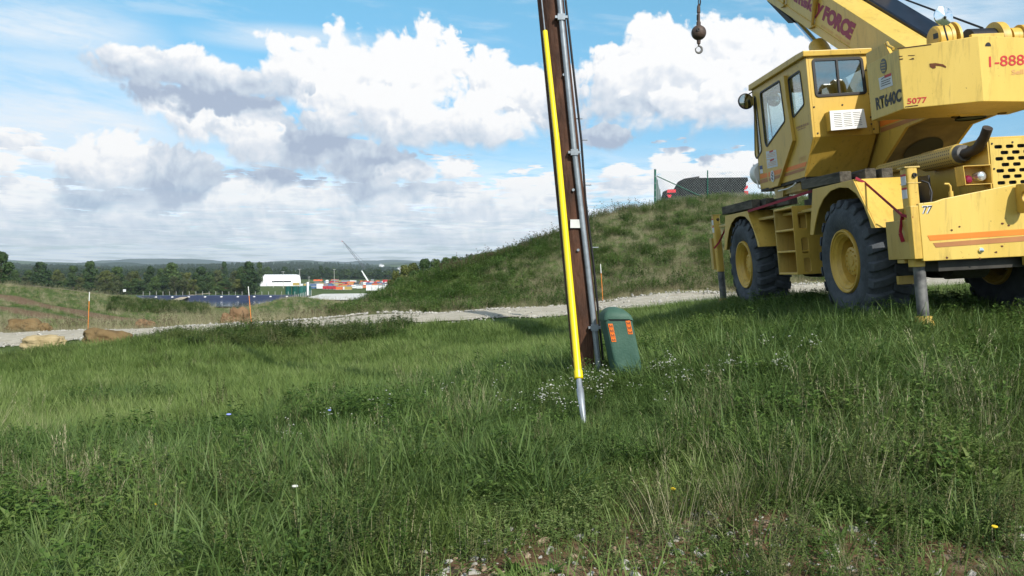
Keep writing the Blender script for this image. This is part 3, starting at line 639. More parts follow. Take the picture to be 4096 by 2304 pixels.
# asters, ragweed, dry stalks at chosen patches of the foreground
def patch(spots, per, spread):
    xs, ys = [], []
    for (px, d, k, s) in spots:
        c = P2(px, d); xs.append(c[0] + rng.normal(0, s * spread, k * per)); ys.append(c[1] + rng.normal(0, s * spread, k * per))
    return np.concatenate(xs), np.concatenate(ys)
x, y = patch([(1950, 8.2, 7, 1.4), (2150, 8.0, 7, 1.2), (2500, 7.6, 8, 1.2), (2700, 8.6, 8, 1.3), (1250, 7.2, 4, .6), (2350, 8.0, 8, .4), (2850, 8.0, 9, .9)], 1, .45)
scatter('white_asters', S['aster'], x, y, rng.uniform(.45, .8, len(x)), rng.integers(0, 2, len(x)), 'small white flowered weeds around the pole and pedestal', 'flowers')
x, y = patch([(1450, 4.1, 9, .8), (1650, 4.2, 6, .5), (1250, 3.9, 7, .6), (3300, 5.4, 9, 1), (3900, 5.6, 8, .8), (150, 6.0, 14, 1.3), (2900, 6.2, 8, 1), (3850, 4.6, 9, .8), (1000, 10.5, 8, 1)], 1, .4)
x_, y_ = sector(2000, 3.2, 6.5, T0, T1, 1.3); ki = ~((4.4 + .42 * x_ + 2 * (fbm(x_, y_, 1.1, 3, 5) - .5) > np.hypot(x_, y_)) & (x_ > -.5) & (rng.random(2000) < .8)); x_, y_ = x_[ki], y_[ki]; scatter('ground_ivy', S['clover'] + [S['short'][1]], x_, y_, rng.uniform(.4, .9, len(x_)), rng.integers(0, 3, len(x_)), 'low olive ground cover creeping over the near shoulder', 'ground cover')
x_, y_ = sector(2200, 3.1, 6.6, T0, T1, 1.2); kv = (fbm(x_, y_, .7, 3, 91) > .47) & (~((4.4 + .42 * x_ > np.hypot(x_, y_)) & (rng.random(2200) < .7))); x_, y_ = x_[kv], y_[kv]; scatter('verge_weeds', S['spike'] + [S['weed'][1], S['dry'][0], S['weed'][2]], x_, y_, rng.uniform(.3, .62, len(x_)), rng.choice([0, 1, 1, 2, 2, 3, 4, 5], len(x_)), 'mixed olive and brownish weeds along the bottom of the verge', 'weeds')
scatter('ragweed_stalks', S['spike'], x, y, rng.uniform(.45, .85, len(x)), rng.integers(0, 3, len(x)), 'olive ragweed stalks in clumps along the near verge', 'weeds')
x, y = patch([(1900, 7.5, 4, .3), (3050, 6.3, 8, 1), (3700, 6.3, 10, 1.2), (2700, 6.2, 4, 1.2), (300, 5.6, 5, 1), (3500, 5.0, 7, 1), (2900, 4.6, 4, 1), (200, 8.5, 6, 1), (1700, 9.5, 4, 1.2)], 1, .45)
scatter('dry_grass_stalks', S['dry'], x, y, rng.uniform(.5, .8, len(x)), rng.integers(0, 2, len(x)), 'tan dried grass stalks standing in the green verge', 'grass')
xm, ym = sector(1500, 5.5, 22, T0, T1, 1.2); km = (fbm(xm, ym, .33, 4, 57) > .50) & (ptd(xm, ym) > 3)
scatter('meadow_weeds', S['spike'][:2] + [S['dry'][0], S['weed'][0], S['weed'][3]], xm[km], ym[km], rng.uniform(.3, .6, km.sum()), rng.choice([0, 1, 2, 3, 3, 4], km.sum()), 'olive weeds and dry stems mixed through the meadow', 'weeds')
# dead grass strip behind the track, then the mound
n5 = 11500; x5, y5 = sector(n5, 27.5, 42, T0, T1, 1); td5 = ptd(x5, y5); k5 = (td5 > 2.5) & (y5 > 29) & (rng.random(n5) < np.clip(1.3 - (td5 - 2.5) / 6, .04, 1))
scatter('dead_grass', S['dry'] + S['umbel'][:1], x5[k5], y5[k5], rng.uniform(.35, .65, k5.sum()), rng.choice([0, 1, 0, 1, 0, 1, 0, 1, 2], k5.sum()), 'pale dead grass along the far side of the track', 'grass')
n6 = 32000; x6, y6 = sector(n6, 31, 58, -.20, T1, 1.1); f6 = fbm(x6, y6, .22, 4, 13); px6 = x6 / y6 * FPX + 2048; k6 = (ptd(x6, y6) > 3.2)
dryp = .10 + np.clip((px6 - 2000) / 600, 0, 1) * .8 + np.clip((y6 - 45) / 8, 0, 1) * .15 + (f6 - .5) * 1.6
kd = k6 & (rng.random(n6) < np.clip(dryp, .03, .75))
scatter('mound_dry_grass', S['dry'], x6[kd], y6[kd], rng.uniform(.4, .68, kd.sum()), rng.integers(0, 2, kd.sum()), 'tan dried grass over the crest of the mound', 'grass')
kg = k6 & ~kd
scatter('mound_greenery', S['clover'] + S['short'] + [S['weed'][0], S['long'][2], S['bramble'][2]], x6[kg], y6[kg], rng.uniform(.6, 1.25, kg.sum()) * .85, rng.choice([0, 0, 1, 0, 1, 2, 3, 4, 5, 6, 6], kg.sum()) if False else rng.choice([0, 0, 0, 1, 1, 2, 3, 4, 5, 6, 6], kg.sum()), 'low clover and weeds covering the green side of the mound', 'ground cover')
xs, ys = [], []
for px in np.linspace(1780, 2560, 130):
    d = np.interp(px, [1586, 1846, 2021, 2238, 2420, 2640], [44, 46, 47, 49, 51, 52]) + rnd(-1.6, .8); xs.append((px + rnd(-6, 6) - 2048) / FPX * d); ys.append(d)
xs, ys = np.array(xs), np.array(ys)
scatter('wild_carrot_stalks', S['umbel'], xs, ys, rng.uniform(.45, 1.0, len(xs)), rng.integers(0, 3, len(xs)), 'dark wild carrot seed heads along the skyline of the mound', 'wild carrot')
# left field and the low rise
n7 = 19500; x7, y7 = sector(n7, 33, 150, T0, -.12, .7)
sd_ = np.minimum(seg_dist(x7, y7, SOIL[0]), seg_dist(x7, y7, SOIL[1])); k7 = (ptd(x7, y7) > 7) & (sd_ > 1.3)
scatter('field_grass', S['short'] + [S['long'][2], S['dry'][0], S['clover'][0]], x7[k7], y7[k7], rng.uniform(.6, 1.0, k7.sum()) * (1 + y7[k7] / 300), rng.choice([0, 1, 2, 0, 1, 3, 4, 5, 5, 5], k7.sum()), 'mixed grass on the field falling away to the left', 'grass')
n8 = 600; px8 = rng.uniform(440, 830, n8); d8 = rng.uniform(62, 88, n8); x8, y8 = (px8 - 2048) / FPX * d8, d8
scatter('low_shrubs', S['bramble'], x8, y8, rng.uniform(.4, 1.0, n8), rng.integers(0, 3, n8), 'dark low shrubs over the rise in front of the pond', 'shrubs')

# ------------------------------------------------------------------ trees and the far valley
def bark(): return mat('bark', (.10, .08, .06), .9, var=.2, scale=4)
M_bark = bark()
def crown_mat(nm, cols): return leaf_mat(nm, cols, trans=.25, scale=.35)
CM = [crown_mat('dark_leaves', [(.018, .038, .012), (.030, .060, .018), (.048, .088, .026), (.075, .12, .035)]),
      crown_mat('mid_leaves', [(.026, .048, .014), (.045, .080, .022), (.070, .115, .030), (.10, .15, .045)]),
      crown_mat('yellow_leaves', [(.045, .058, .016), (.075, .095, .025), (.115, .135, .035), (.16, .17, .05)]),
      crown_mat('olive_leaves', [(.036, .048, .018), (.058, .075, .026), (.085, .105, .038), (.115, .135, .05)])]
def crown_mesh(h, w, n, leaf, base=.12, lobes=14, seed=0, taper=1.0):
    R0 = random.Random(seed); T = Tuft(); cs = []
    for i in range(lobes):
        t = R0.random(); z = h * (base + (1 - base) * t); wr = w / 2 * math.sin(math.pi * min(1, (.18 + .80 * t) ** .8)) ** .6 * (1 - .35 * t * taper)
        a = R0.uniform(0, 6.28); r = wr * R0.uniform(.15, .85); s = h * R0.uniform(.10, .19) * (1.15 - .4 * t)
        cs.append((Vector((r * math.cos(a), r * math.sin(a), min(z, h - s * .8))), s))
    cs.append((Vector((0, 0, h * .55)), h * .24)); cs.append((Vector((0, 0, h * .85)), h * .13))
    for i in range(n):
        c, s = cs[R0.randrange(len(cs))]; v = Vector((R0.gauss(0, 1), R0.gauss(0, 1), R0.gauss(0, 1))).normalized()
        p = c + v * s * (1 - .45 * R0.random() ** 2) ; p.z = max(p.z, .05 * h)
        nrm = (v + Vector((R0.gauss(0, .5), R0.gauss(0, .5), R0.gauss(0, .5)))).normalized(); a = nrm.orthogonal().normalized(); b = nrm.cross(a); t = R0.uniform(0, 6.28); a, b = a * math.cos(t) + b * math.sin(t), b * math.cos(t) - a * math.sin(t)
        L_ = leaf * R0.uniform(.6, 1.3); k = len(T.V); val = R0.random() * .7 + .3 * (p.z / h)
        T.V += [tuple(p - a * L_), tuple(p + b * L_ * .55), tuple(p + a * L_), tuple(p - b * L_ * .55)]; T.a += [val] * 4; T.F.append((k, k + 1, k + 2, k + 3)); T.mi.append(0)
    return T
def trunk_mb(h, w, seed):
    R0 = random.Random(seed); B = MB(); B.tube([(0, 0, -.3), (.05, 0, h * .25), (0, .08, h * .6), (.05, 0, h * .9)], [h * .028, h * .022, h * .013, h * .004], 7)
    for i in range(7):
        z = h * R0.uniform(.2, .65); a = R0.uniform(0, 6.28); r = w * R0.uniform(.2, .42)
        B.tube([(0, 0, z), (r * .5 * math.cos(a), r * .5 * math.sin(a), z + h * .1), (r * math.cos(a), r * math.sin(a), z + h * .22)], [h * .011, h * .007, h * .003], 5)
    return B
TREE = []                                                   # (crown mesh, trunk mesh) at unit height 10 m
for i, (w, n, lobes, base) in enumerate(((8.0, 4200, 17, .06), (6.5, 3800, 15, .08), (9.5, 4600, 20, .06), (7.5, 4000, 13, .12), (11, 4200, 22, .02))):
    T = crown_mesh(10, w, n, .30, base, lobes, 100 + i); cm = mesh_v('crown_shape', T.V, T.F, T.a, [CM[0]], T.mi)
    B = trunk_mb(10, w, 50 + i); tm = bpy.data.meshes.new('trunk_shape'); tm.from_pydata(B.v, [], B.f); tm.materials.append(M_bark); TREE.append((cm, tm, w * .92, max(v[2] for v in T.V)))
def tree(px, d, top, wpx, kind, mi, label, name='tree', cat='tree', group=None, base=None):
    p = gnd(px, d); zt = EYE - (top - 1075) / FPX * d; z0 = p.z if base is None else EYE - (base - 1075) / FPX * d
    h = max(1.0, zt - z0); cm, tm, w, ch_ = TREE[kind]; sx = (wpx / FPX * d) / w
    r = empty(name, (p.x, p.y, z0), rnd(0, 6.28)); tag(r, label, cat, group)
    c = bpy.data.objects.new('crown', cm); COL.objects.link(c); c.parent = r; c.scale = (sx, sx, h / ch_); c.material_slots[0].link = 'OBJECT'; c.material_slots[0].material = CM[mi]
    t = bpy.data.objects.new('trunk', tm); COL.objects.link(t); t.parent = r; t.scale = (sx, sx, h / ch_)
    return r
# trees one can tell apart, left to right
named = [(5, 190, 1003, 130, 2, 0, 'tall dark tree at the left edge of the view, nearest of the valley trees'),
 (60, 330, 1078, 70, 4, 1, 'low rounded tree just right of the tall tree at the left edge'),
 (115, 420, 1078, 60, 0, 1, 'small round tree in front of the distant fields at far left'),
 (168, 360, 1045, 92, 1, 0, 'upright dense dark tree standing alone at the left field edge'),
 (226, 420, 1076, 58, 0, 2, 'yellowish small tree right of the upright dark tree'),
 (292, 420, 1062, 68, 3, 1, 'medium tree between the upright dark tree and the broad dark one'),
 (362, 400, 1041, 96, 2, 0, 'broad dark tree with a flat double top'),
 (420, 395, 1080, 66, 0, 2, 'yellow green tree beside the broad flat topped tree'),
 (472, 400, 1066, 84, 3, 1, 'rounded mid green tree, fourth crown left of the red trailers'),
 (540, 395, 1082, 76, 4, 2, 'pale yellowish crown in the middle of the left tree row'),
 (600, 410, 1062, 66, 0, 0, 'dark narrow tree left of the tall pointed crown'),
 (640, 405, 1072, 60, 1, 1, 'slim mid green tree squeezed beside the tall pointed crown'),
 (692, 400, 1048, 88, 1, 1, 'tall pointed crown in the middle of the tree row'),
 (752, 395, 1088, 62, 4, 2, 'low yellow green tree behind the first red trailer'),
 (806, 400, 1064, 104, 2, 0, 'wide dark tree behind the middle red trailer'),
 (872, 410, 1078, 60, 3, 3, 'brownish tree between the two widest dark trees'),
 (897, 620, 1044, 46, 2, 0, 'high round crown rising behind the tree row left of the tent'),
 (940, 405, 1080, 70, 4, 3, 'dull brownish bush left of the big tree by the tent'),
 (1000, 375, 1043, 84, 1, 0, 'big dense dark tree beside the white tent'),
 (965, 385, 1062, 56, 0, 0, 'dark tree joined to the left side of the big tree by the tent'),
 (1040, 560, 1048, 44, 3, 1, 'tree top showing just left of the white tent'),
 (1072, 760, 1066, 60, 4, 1, 'low tree behind the left end of the white tent')]
for (px, d, top, w, k, m, lb) in named: tree(px, d, top, w, k, m, lb)
random.seed(21)
for i in range(26):                                          # hedge of bushes under and between them
    px = 60 + i * 37 + rnd(-10, 10)
    if px > 1010: continue
    tree(px, 385 + rnd(-12, 10), rnd(1098, 1128), rnd(55, 80), random.choice((0, 3, 4, 4)), random.choice((0, 1, 2, 3, 3)), 'low bush in the hedge under the row of valley trees', 'bush', 'bush', 'bushes of the hedge under the valley trees')
for i, px in enumerate(range(20, 1040, 44)):
    tree(px + rnd(-15, 15), 470 + rnd(0, 90), rnd(1080, 1096), rnd(48, 70), random.randrange(5), random.choice((0, 1, 1, 2, 3)), 'crown in the second row behind the valley tree row', 'tree', 'tree', 'second row of the valley trees')
for i, (px, top, w) in enumerate(((1140, 1064, 36), (1175, 1090, 40), (1215, 1096, 44), (1255, 1100, 40), (1285, 1062, 34), (1310, 1066, 34), (1335, 1070, 36), (1360, 1092, 38), (1392, 1076, 40), (1420, 1088, 40), (1452, 1082, 38), (1485, 1088, 40), (1515, 1074, 44), (1550, 1082, 48), (1585, 1080, 50), (1620, 1090, 50), (1665, 1090, 60))):
    tree(px, 900 + (i % 3) * 18, top + 1, w * 1.25, (i * 2) % 5, (0, 1, 0, 1, 0)[i % 5], 'dark tree in the row behind the equipment yard', 'tree', 'tree', 'trees behind the equipment yard')
bushes = [(1582, 96, 1092, 52, 4, 1), (1618, 98, 1070, 62, 3, 1), (1600, 92, 1118, 60, 4, 3), (1655, 104, 1060, 66, 0, 1), (1700, 108, 1043, 78, 2, 2), (1745, 112, 1046, 60, 3, 0), (1785, 110, 1038, 70, 0, 0), (1822, 108, 1036, 62, 3, 0), (1560, 90, 1130, 44, 4, 1), (1665, 92, 1092, 90, 4, 3), (1735, 96, 1078, 90, 4, 3)]
for b in bushes: tree(b[0], b[1], b[2] - 12, b[3] * 1.35, b[4], (1, 2, 0, 1)[b[5]], 'rounded green bush crowding the foot of the mound, before the valley', 'bush', 'bush', 'bushes at the left foot of the mound')
# the far woods: nobody could count them
HC = []
for i in range(3):
    T = crown_mesh(10, 9, 420, .95, .02, 12, 300 + i); me = mesh_v('far_crown', T.V, T.F, T.a, [crown_mat('far_leaves', [(.016, .032, .013), (.026, .050, .018), (.040, .070, .024), (.055, .085, .03)]) if i == 0 else HC[0].data.materials[0]], T.mi); o = bpy.data.objects.new('far_crown', me); HID.objects.link(o); HC.append(o)
n = 9000; xf, yf = sector(n, 930, 3400, T0, .05, .6); rf = np.hypot(xf, yf); open_ = (fbm(xf, yf, .0011, 3, 9) > .58) & (rf > 1400)
kf = ~open_
scatter('far_woods', HC, xf[kf], yf[kf], rng.uniform(.60, .95, kf.sum()) * .9 * np.clip(rf[kf] / 1600, 1, 1.6), rng.integers(0, 3, kf.sum()), 'dark woods rolling away to the blue hills', 'woods', tilt=.03)

# ---- the lined pond
M_liner = mat('pond_liner', (.020, .026, .055), .45, var=.15, scale=.05, col2=(.030, .038, .080), spec=.5)
def pond():
    # basin with its far bank rising towards the trees, near bank sunk behind the rise
    z0 = EYE - 12.6; f = at_y(560, 1184, 345), at_y(1225, 1181, 345), at_y(1090, 1226, 258), at_y(650, 1226, 258)
    r = empty('lined_pond', (f[0] + f[2]) / 2); tag(r, 'wide dark blue lined pond in the valley below the red trailers', 'pond')
    off = Vector(r.location)
    def q(a, b, t): return a * (1 - t) + b * t
    C = [Vector(v) for v in f]; cen = sum(C, Vector()) / 4; levels = []
    for (s, z) in ((1.07, .12), (1.0, 0), (.93, -1.6), (.90, -1.9), (.86, -2.6)):
        ring = []
        for i in range(4):
            a, b = C[i], C[(i + 1) % 4]
            for k in range(12): p = q(a, b, k / 12); p2 = cen + (p - cen) * s; ring.append((p2.x - off.x, p2.y - off.y, p.z + z - off.z))
        levels.append(ring)
    B = MB(); n = 48
    for ring in levels: B.v += ring
    for l in range(4):
        for i in range(n): B.f.append((l * n + i, l * n + (i + 1) % n, (l + 1) * n + (i + 1) % n, (l + 1) * n + i))
    B.build('liner', M_liner, r, fix=False)
    W_ = MB(); W_.v = [(p[0], p[1], p[2] + .9) for p in levels[4]]; W_.v = [(x_ * 1.02, y_ * 1.02, z_) for x_, y_, z_ in W_.v]; W_.f = [tuple(range(n))]
    W_.build('water_sheet', mat('pond_water', (.03, .045, .09), .12, var=.1, scale=.05, spec=.8), r, fix=False)
    M_buoy = mat('white_float', (.7, .7, .7), .6)
    for i in range(9):
        for row, (t, zz) in enumerate(((.25, -.45),)):
            p = q(C[0], C[1], .09 + i * .1); p2 = cen + (p - cen) * (1 - .018); bb = MB(); bb.lathe([(-.1, .0), (-.1, .5), (.2, .5), (.35, 0)], (p2.x - off.x, p2.y - off.y, p.z - .5 - off.z), n=8); bb.build('float', M_buoy, r)
    return C
PC = pond()
M_post = mat('weathered_post', (.45, .44, .42), .8)
def post(p, h, r_, m, name, label, cat, group=None, n=6):
    B = MB(); B.tube([(0, 0, -.3), (0, 0, h)], r_, n); o = B.build(name, m, None, loc=p); return tag(o, label, cat, group)
for i in range(26):
    t = i / 25; p = PC[0] * (1 - t) + PC[1] * t + Vector((0, 3, 0)); p.z = PC[0].z - .2
    post(p, 1.9, .07, M_post, 'fence_post', 'thin pale fence post along the far bank of the pond', 'post', 'fence posts round the pond')
for i in range(18):
    t = i / 17; p = PC[2] * (1 - t) + PC[1] * t + Vector((2, 0, 0)); p.z = (PC[2].z * (1 - t) + PC[1].z * t) - .2
    post(p, 2.2, .07, M_post, 'fence_post', 'thin pale fence post along the right bank of the pond', 'post', 'fence posts on the right bank of the pond')

# ---- concrete pad, tanks, tent, yard
def sheet(name, cs, m, label):
    B = MB(); B.v = [tuple(c) for c in cs]; B.f = [tuple(range(len(cs)))]; o = B.build(name, m, None, fix=False); return tag(o, label, name.replace('_', ' '), kind='structure')
def vf(px, d, z=-10.6): return Vector(((px - 2048) / FPX * d, d, EYE + z))
sheet('concrete_pad', [vf(1195, 305), vf(1400, 300), vf(1585, 312), vf(1560, 385), vf(1290, 372)], mat('pale_concrete', (.50, .49, .46), .9, var=.15, scale=.08, col2=(.62, .61, .58)), 'pale concrete pad beside the green tanks')
M_tank = mat('green_tank', (.010, .095, .072), .45, var=.1, scale=.3); M_grey = mat('grey_steel', (.30, .32, .34), .6)
def tank(px, d, wpx, hpx, label, m=M_tank, name='green_tank', cat='tank', base=None, group='green tanks by the pad'):
    p = vf(px, d); r_ = wpx / FPX * d / 2; h = hpx / FPX * d; root = empty(name, p); tag(root, label, cat, group)
    B = MB(); B.lathe([(0, 0), (0, r_), (h, r_), (h + .03, r_ * 1.02), (h + .12, r_ * 1.02), (h + .35, 0)], n=28); B.build('shell', m, root, smooth=40)
    B = MB(); 
    for z in (h * .33, h * .66): B.lathe([(z, r_ * 1.0), (z + .02, r_ * 1.02), (z + .08, r_ * 1.02), (z + .1, r_)], n=28)
    B.build('band', M_tank2, root, smooth=40)
    B = MB(); B.tube([(r_ * .5, -r_ * .95, 0), (r_ * .5, -r_ * .95, h + .8)], .04, 6); B.tube([(r_ * .5 + .4, -r_ * .9, 0), (r_ * .5 + .4, -r_ * .9, h + .8)], .04, 6)
    for k in range(8): B.tube([(r_ * .5, -r_ * .95, h * k / 8 + .2), (r_ * .5 + .4, -r_ * .9, h * k / 8 + .2)], .025, 5)
    B.build('ladder', m, root)
M_tank2 = mat('green_band', (.02, .14, .11), .5)
for i, (px, d, w, h, lb) in enumerate(((1153, 352, 24, 33, 'first green tank from the left, at the pond side'), (1180, 352, 24, 33, 'second green tank from the left'), (1208, 338, 30, 37, 'third green tank from the left, standing nearest'), (1222, 356, 22, 34, 'green tank partly hidden behind the nearest tank'), (1234, 346, 22, 36, 'rightmost green tank, beside the grey riser'))):
    tank(px, d, w, h, lb)
def box_thing(name, label, cat, px, d, wpx, hpx, depth, m, zoff=0.0, group=None, z=-10.6, style='crate'):
    p = vf(px, d, z + zoff); w = wpx / FPX * d; h = hpx / FPX * d; root = empty(name, p, rnd(-.12, .12)); tag(root, label, cat, group)
    B = MB(); B.box((-w / 2, 0, 0), (w / 2, depth, h)); B.build('body', m, root)
    if style == 'container':
        B = MB(); k = max(4, int(w / .5))
        for i in range(k): x_ = -w / 2 + w * (i + .5) / k; B.box((x_ - w / k * .22, -.06, .12), (x_ + w / k * .22, -.002, h - .12))
        B.build('ribs', m, root)
        B = MB(); B.box((-w / 2 - .03, -.08, h - .1), (w / 2 + .03, -.003, h + .04)); B.box((-w / 2 - .03, -.08, -.02), (w / 2 + .03, -.003, .1)); B.build('rail', M_grey, root)
    else:
        B = MB(); B.box((-w / 2 + w * .12, -.05, h * .45), (w / 2 - w * .12, -.002, h * .62)); B.build('panel', M_grey if style == 'crate' else M_dkg, root)
        B = MB(); B.box((-w / 2 - .04, -.04, h), (w / 2 + .04, depth + .04, h + .08)); B.build('lid', m, root)
    return root
M_dkg = mat('dark_steel', (.04, .045, .05), .6)
M_cw = mat('container_white', (.72, .73, .74), .6, var=.08, scale=.8); M_cr = mat('container_red', (.42, .03, .045), .5); M_co = mat('container_orange', (.60, .16, .05), .5); M_cy = mat('container_tan', (.42, .31, .10), .6); M_cb = mat('container_blue', (.07, .13, .27), .5); M_cg = mat('container_grey', (.22, .24, .26), .6)
front = [(1446, 452, 18, 19, M_cw, 'leftmost tall white container of the front row', 'tall white container'), (1292, 430, 0, 0, None, '', '')]
yard = [(1279, 470, 26, 20, M_cw, 'large white boxy container left of the four red ones', 'container'),
 (1296, 458, 12, 13, M_cr, 'first red container from the left in the front row', 'container'), (1309, 456, 12, 14, M_cr, 'second red container from the left in the front row', 'container'), (1323, 454, 12, 14, M_cr, 'third red container from the left in the front row', 'container'), (1337, 452, 13, 15, M_cr, 'fourth red container, next to the orange one', 'container'),
 (1356, 444, 26, 13, M_co, 'orange red skip right of the red containers', 'skip'), (1373, 446, 9, 13, M_cw, 'narrow white box between the orange skip and the tan one', 'box'), (1392, 442, 28, 14, M_cy, 'tan yellow container in the middle of the front row', 'container'),
 (1476, 430, 23, 22, M_cw, 'first big white container left of the grey mast', 'container'), (1500, 429, 23, 22, M_cw, 'second big white container left of the grey mast', 'container'), (1522, 428, 13, 21, M_cw, 'narrow white container just left of the grey mast', 'container'), (1538, 428, 13, 21, M_cw, 'narrow white container touching the grey mast', 'container'), (1556, 428, 13, 19, M_cw, 'white container right of the grey mast', 'container'),
 (1183, 560, 24, 11, M_cy, 'olive tan container at the right end of the tent', 'container'), (1205, 545, 12, 9, M_cw, 'small white box next to the olive container', 'box'), (1222, 540, 14, 10, M_cy, 'brown box right of the small white box by the tent', 'box')]
for (px, d, w, h, m, lb, ct) in yard: box_thing(ct.replace(' ', '_'), lb, ct, px, d, w, h, w / FPX * d * .5, m, group='containers in the equipment yard', style='container')
random.seed(5)
kinds = [(M_cw, 'white'), (M_cw, 'white'), (M_cr, 'red'), (M_cb, 'blue'), (M_cg, 'grey'), (M_cg, 'grey'), (M_cy, 'tan'), (M_dkg, 'dark'), (M_dkg, 'dark'), (M_co, 'orange')]
for row, (d, n_) in enumerate(((485, 24), (530, 26), (590, 26), (655, 26))):
    for i in range(n_):
        px = 1235 + (1590 - 1235) * (i + rnd(.1, .9)) / n_
        if row == 3 and px < 1290: continue
        m, cn = random.choice(kinds); w = rnd(1.5, 6.5); h = rnd(.8, 2.4)
        o = box_thing('equipment_crate', '%s box or machine lying in the jumble of the equipment yard' % cn, 'equipment', px, d + rnd(-14, 14), w / d * FPX, h / d * FPX, rnd(1.5, 3), m, group='%s equipment scattered in the yard' % cn)
# orange and red long trailers at the back of the yard
M_red = mat('trailer_red', (.45, .02, .03), .5)
def trailer(px, d, wpx, label, m=M_red, group='red trailers below the trees', z=-10.6):
    p = vf(px, d, z); w = wpx / FPX * d; r = empty('flatbed_trailer', p); tag(r, label, 'trailer', group)
    B = MB(); B.box((-w / 2, 0, .75), (w * .42, 2.2, 1.0)); B.prism([(-w / 2 - .9, .75), (-w / 2, .75), (-w / 2, .95)], 'y', .8, 1.3); B.build('bed', mat('dusty_steel', (.35, .33, .30), .8), r)
    B = MB(); B.prism([(-w * .46, 1.0), (w * .40, 1.0), (w * .42, 1.5), (w * .39, 2.1), (w * .2, 1.95), (w * .05, 2.2), (-w * .1, 2.0), (-w * .3, 2.15), (-w * .44, 2.05), (-w * .47, 1.5)], 'y', .3, 2.0); B.build('load', m, r, bevel=.05)
    for x_ in (-w * .12, w * .02, w * .14):
        B = MB(); B.lathe([(-.15, 0), (-.15, .42), (.15, .42), (.15, 0)], (x_, -.02, .42), 'y', 16); B.build('wheel', M_dkg, r)
trailer(800, 425, 58, 'leftmost red trailer standing in front of the tree row')
trailer(898, 425, 58, 'middle one of the three red trailers'); trailer(988, 425, 42, 'shortest red trailer, right of the other two')
M_or = mat('trailer_orange', (.70, .13, .03), .5)
trailer(1272, 680, 40, 'orange trailer at the back left of the equipment yard', M_or, 'trailers at the back of the yard', -10.4); trailer(1340, 690, 34, 'orange red trailer at the back middle of the yard', M_or, 'trailers at the back of the yard', -10.4); trailer(1545, 660, 34, 'red trailer at the back right of the yard', M_red, 'trailers at the back of the yard', -10.4)
# tent hall
def tent():
    d = 560; p0 = vf(1027, d, -11.0); L_ = 26.5; dep = 16; r = empty('tent_hall', p0, .0); tag(r, 'long white fabric tent hall with a rounded roof beside the trees', 'tent')
    M_t = mat('white_fabric', (.80, .81, .82), .6, var=.03, scale=.3)
    # length runs right and away, gable on the left
    prof = [(-8, 0), (-8, 2.6), (-7.2, 4.4), (-5.4, 5.9), (-3, 6.9), (0, 7.3), (3, 6.9), (5.4, 5.9), (7.2, 4.4), (8, 2.6), (8, 0)]
    ax = Vector((.93, .36, 0)); ay = Vector((-.36, .93, 0)); B = MB(); n = 15
    for i in range(n):
        t = i / (n - 1); sag = 0
        for (a, z) in prof: q = ax * (2 + 25 * t) + ay * (a * .85 + 4); B.v.append((q.x, q.y, z * (1 - (.06 if t > .93 else 0))))
    m_ = len(prof)
    for i in range(n - 1):
        for j in range(m_ - 1): B.f.append((i * m_ + j, (i + 1) * m_ + j, (i + 1) * m_ + j + 1, i * m_ + j + 1))
    B.f.append(tuple(range(m_))); B.f.append(tuple((n - 1) * m_ + j for j in range(m_))[::-1]); B.build('canopy', M_t, r)
    B = MB()
    for i in range(0, n):
        t = i / (n - 1); pts = [ax * (2 + 25 * t) + ay * (a * .855 + 4) + Vector((0, 0, z * 1.006)) for a, z in prof]; B.tube(pts, .09, 5)
    B.build('ribs', mat('white_rib', (.62, .64, .68), .6), r)
    B = MB(); a0, a1 = ax * 9 + ay * -3.0, ax * 21 + ay * -3.0; B.beam(a0 + Vector((0, 0, 3.0)), a1 + Vector((0, 0, 3.0)), .3, .8); B.build('side_opening', M_dkg, r)
    B = MB(); B.box((1.2, -.5, 0), (7.5, 1.5, 2.4)); B.build('annexe', M_cw, r); B = MB(); B.box((5.4, -.62, 0), (6.4, -.502, 2.0)); B.build('door', M_cb, r)
tent()
# masts and poles
for (px, d, top, lb) in ((1133, 480, 1086, 'thin light mast in front of the white tent'), (1199, 500, 1076, 'wooden utility pole at the right end of the tent'), (1236, 600, 1107, 'short wooden pole between the tent and the yard'), (1337, 560, 1077, 'tall light mast behind the red containers'), (1093, 500, 1110, 'short lamp mast at the left front of the tent')):
    p = vf(px, d); h = (1075 - top) / FPX * d + 10.6; r = empty('light_mast', p); tag(r, lb, 'mast'); B = MB(); B.tube([(0, 0, 0), (0, 0, h)], [.17, .1], 7); B.build('pole', M_post, r); B = MB(); B.box((-.9, -.1, h - .25), (.9, .1, h)); B.build('crossbar', M_grey, r)
p = vf(1547, 424); B = MB(); B.tube([(0, 0, 0), (0, 0, 2.9)], .3, 8); tag(B.build('steel_post', M_dkg, None, loc=p), 'dark upright steel post between the white containers', 'post')
p = vf(1231, 345); B = MB(); B.tube([(0, 0, 0), (0, 0, 5.4)], .42, 10); tag(B.build('white_riser', M_cw, None, loc=p), 'white riser pipe standing behind the green tanks', 'pipe')
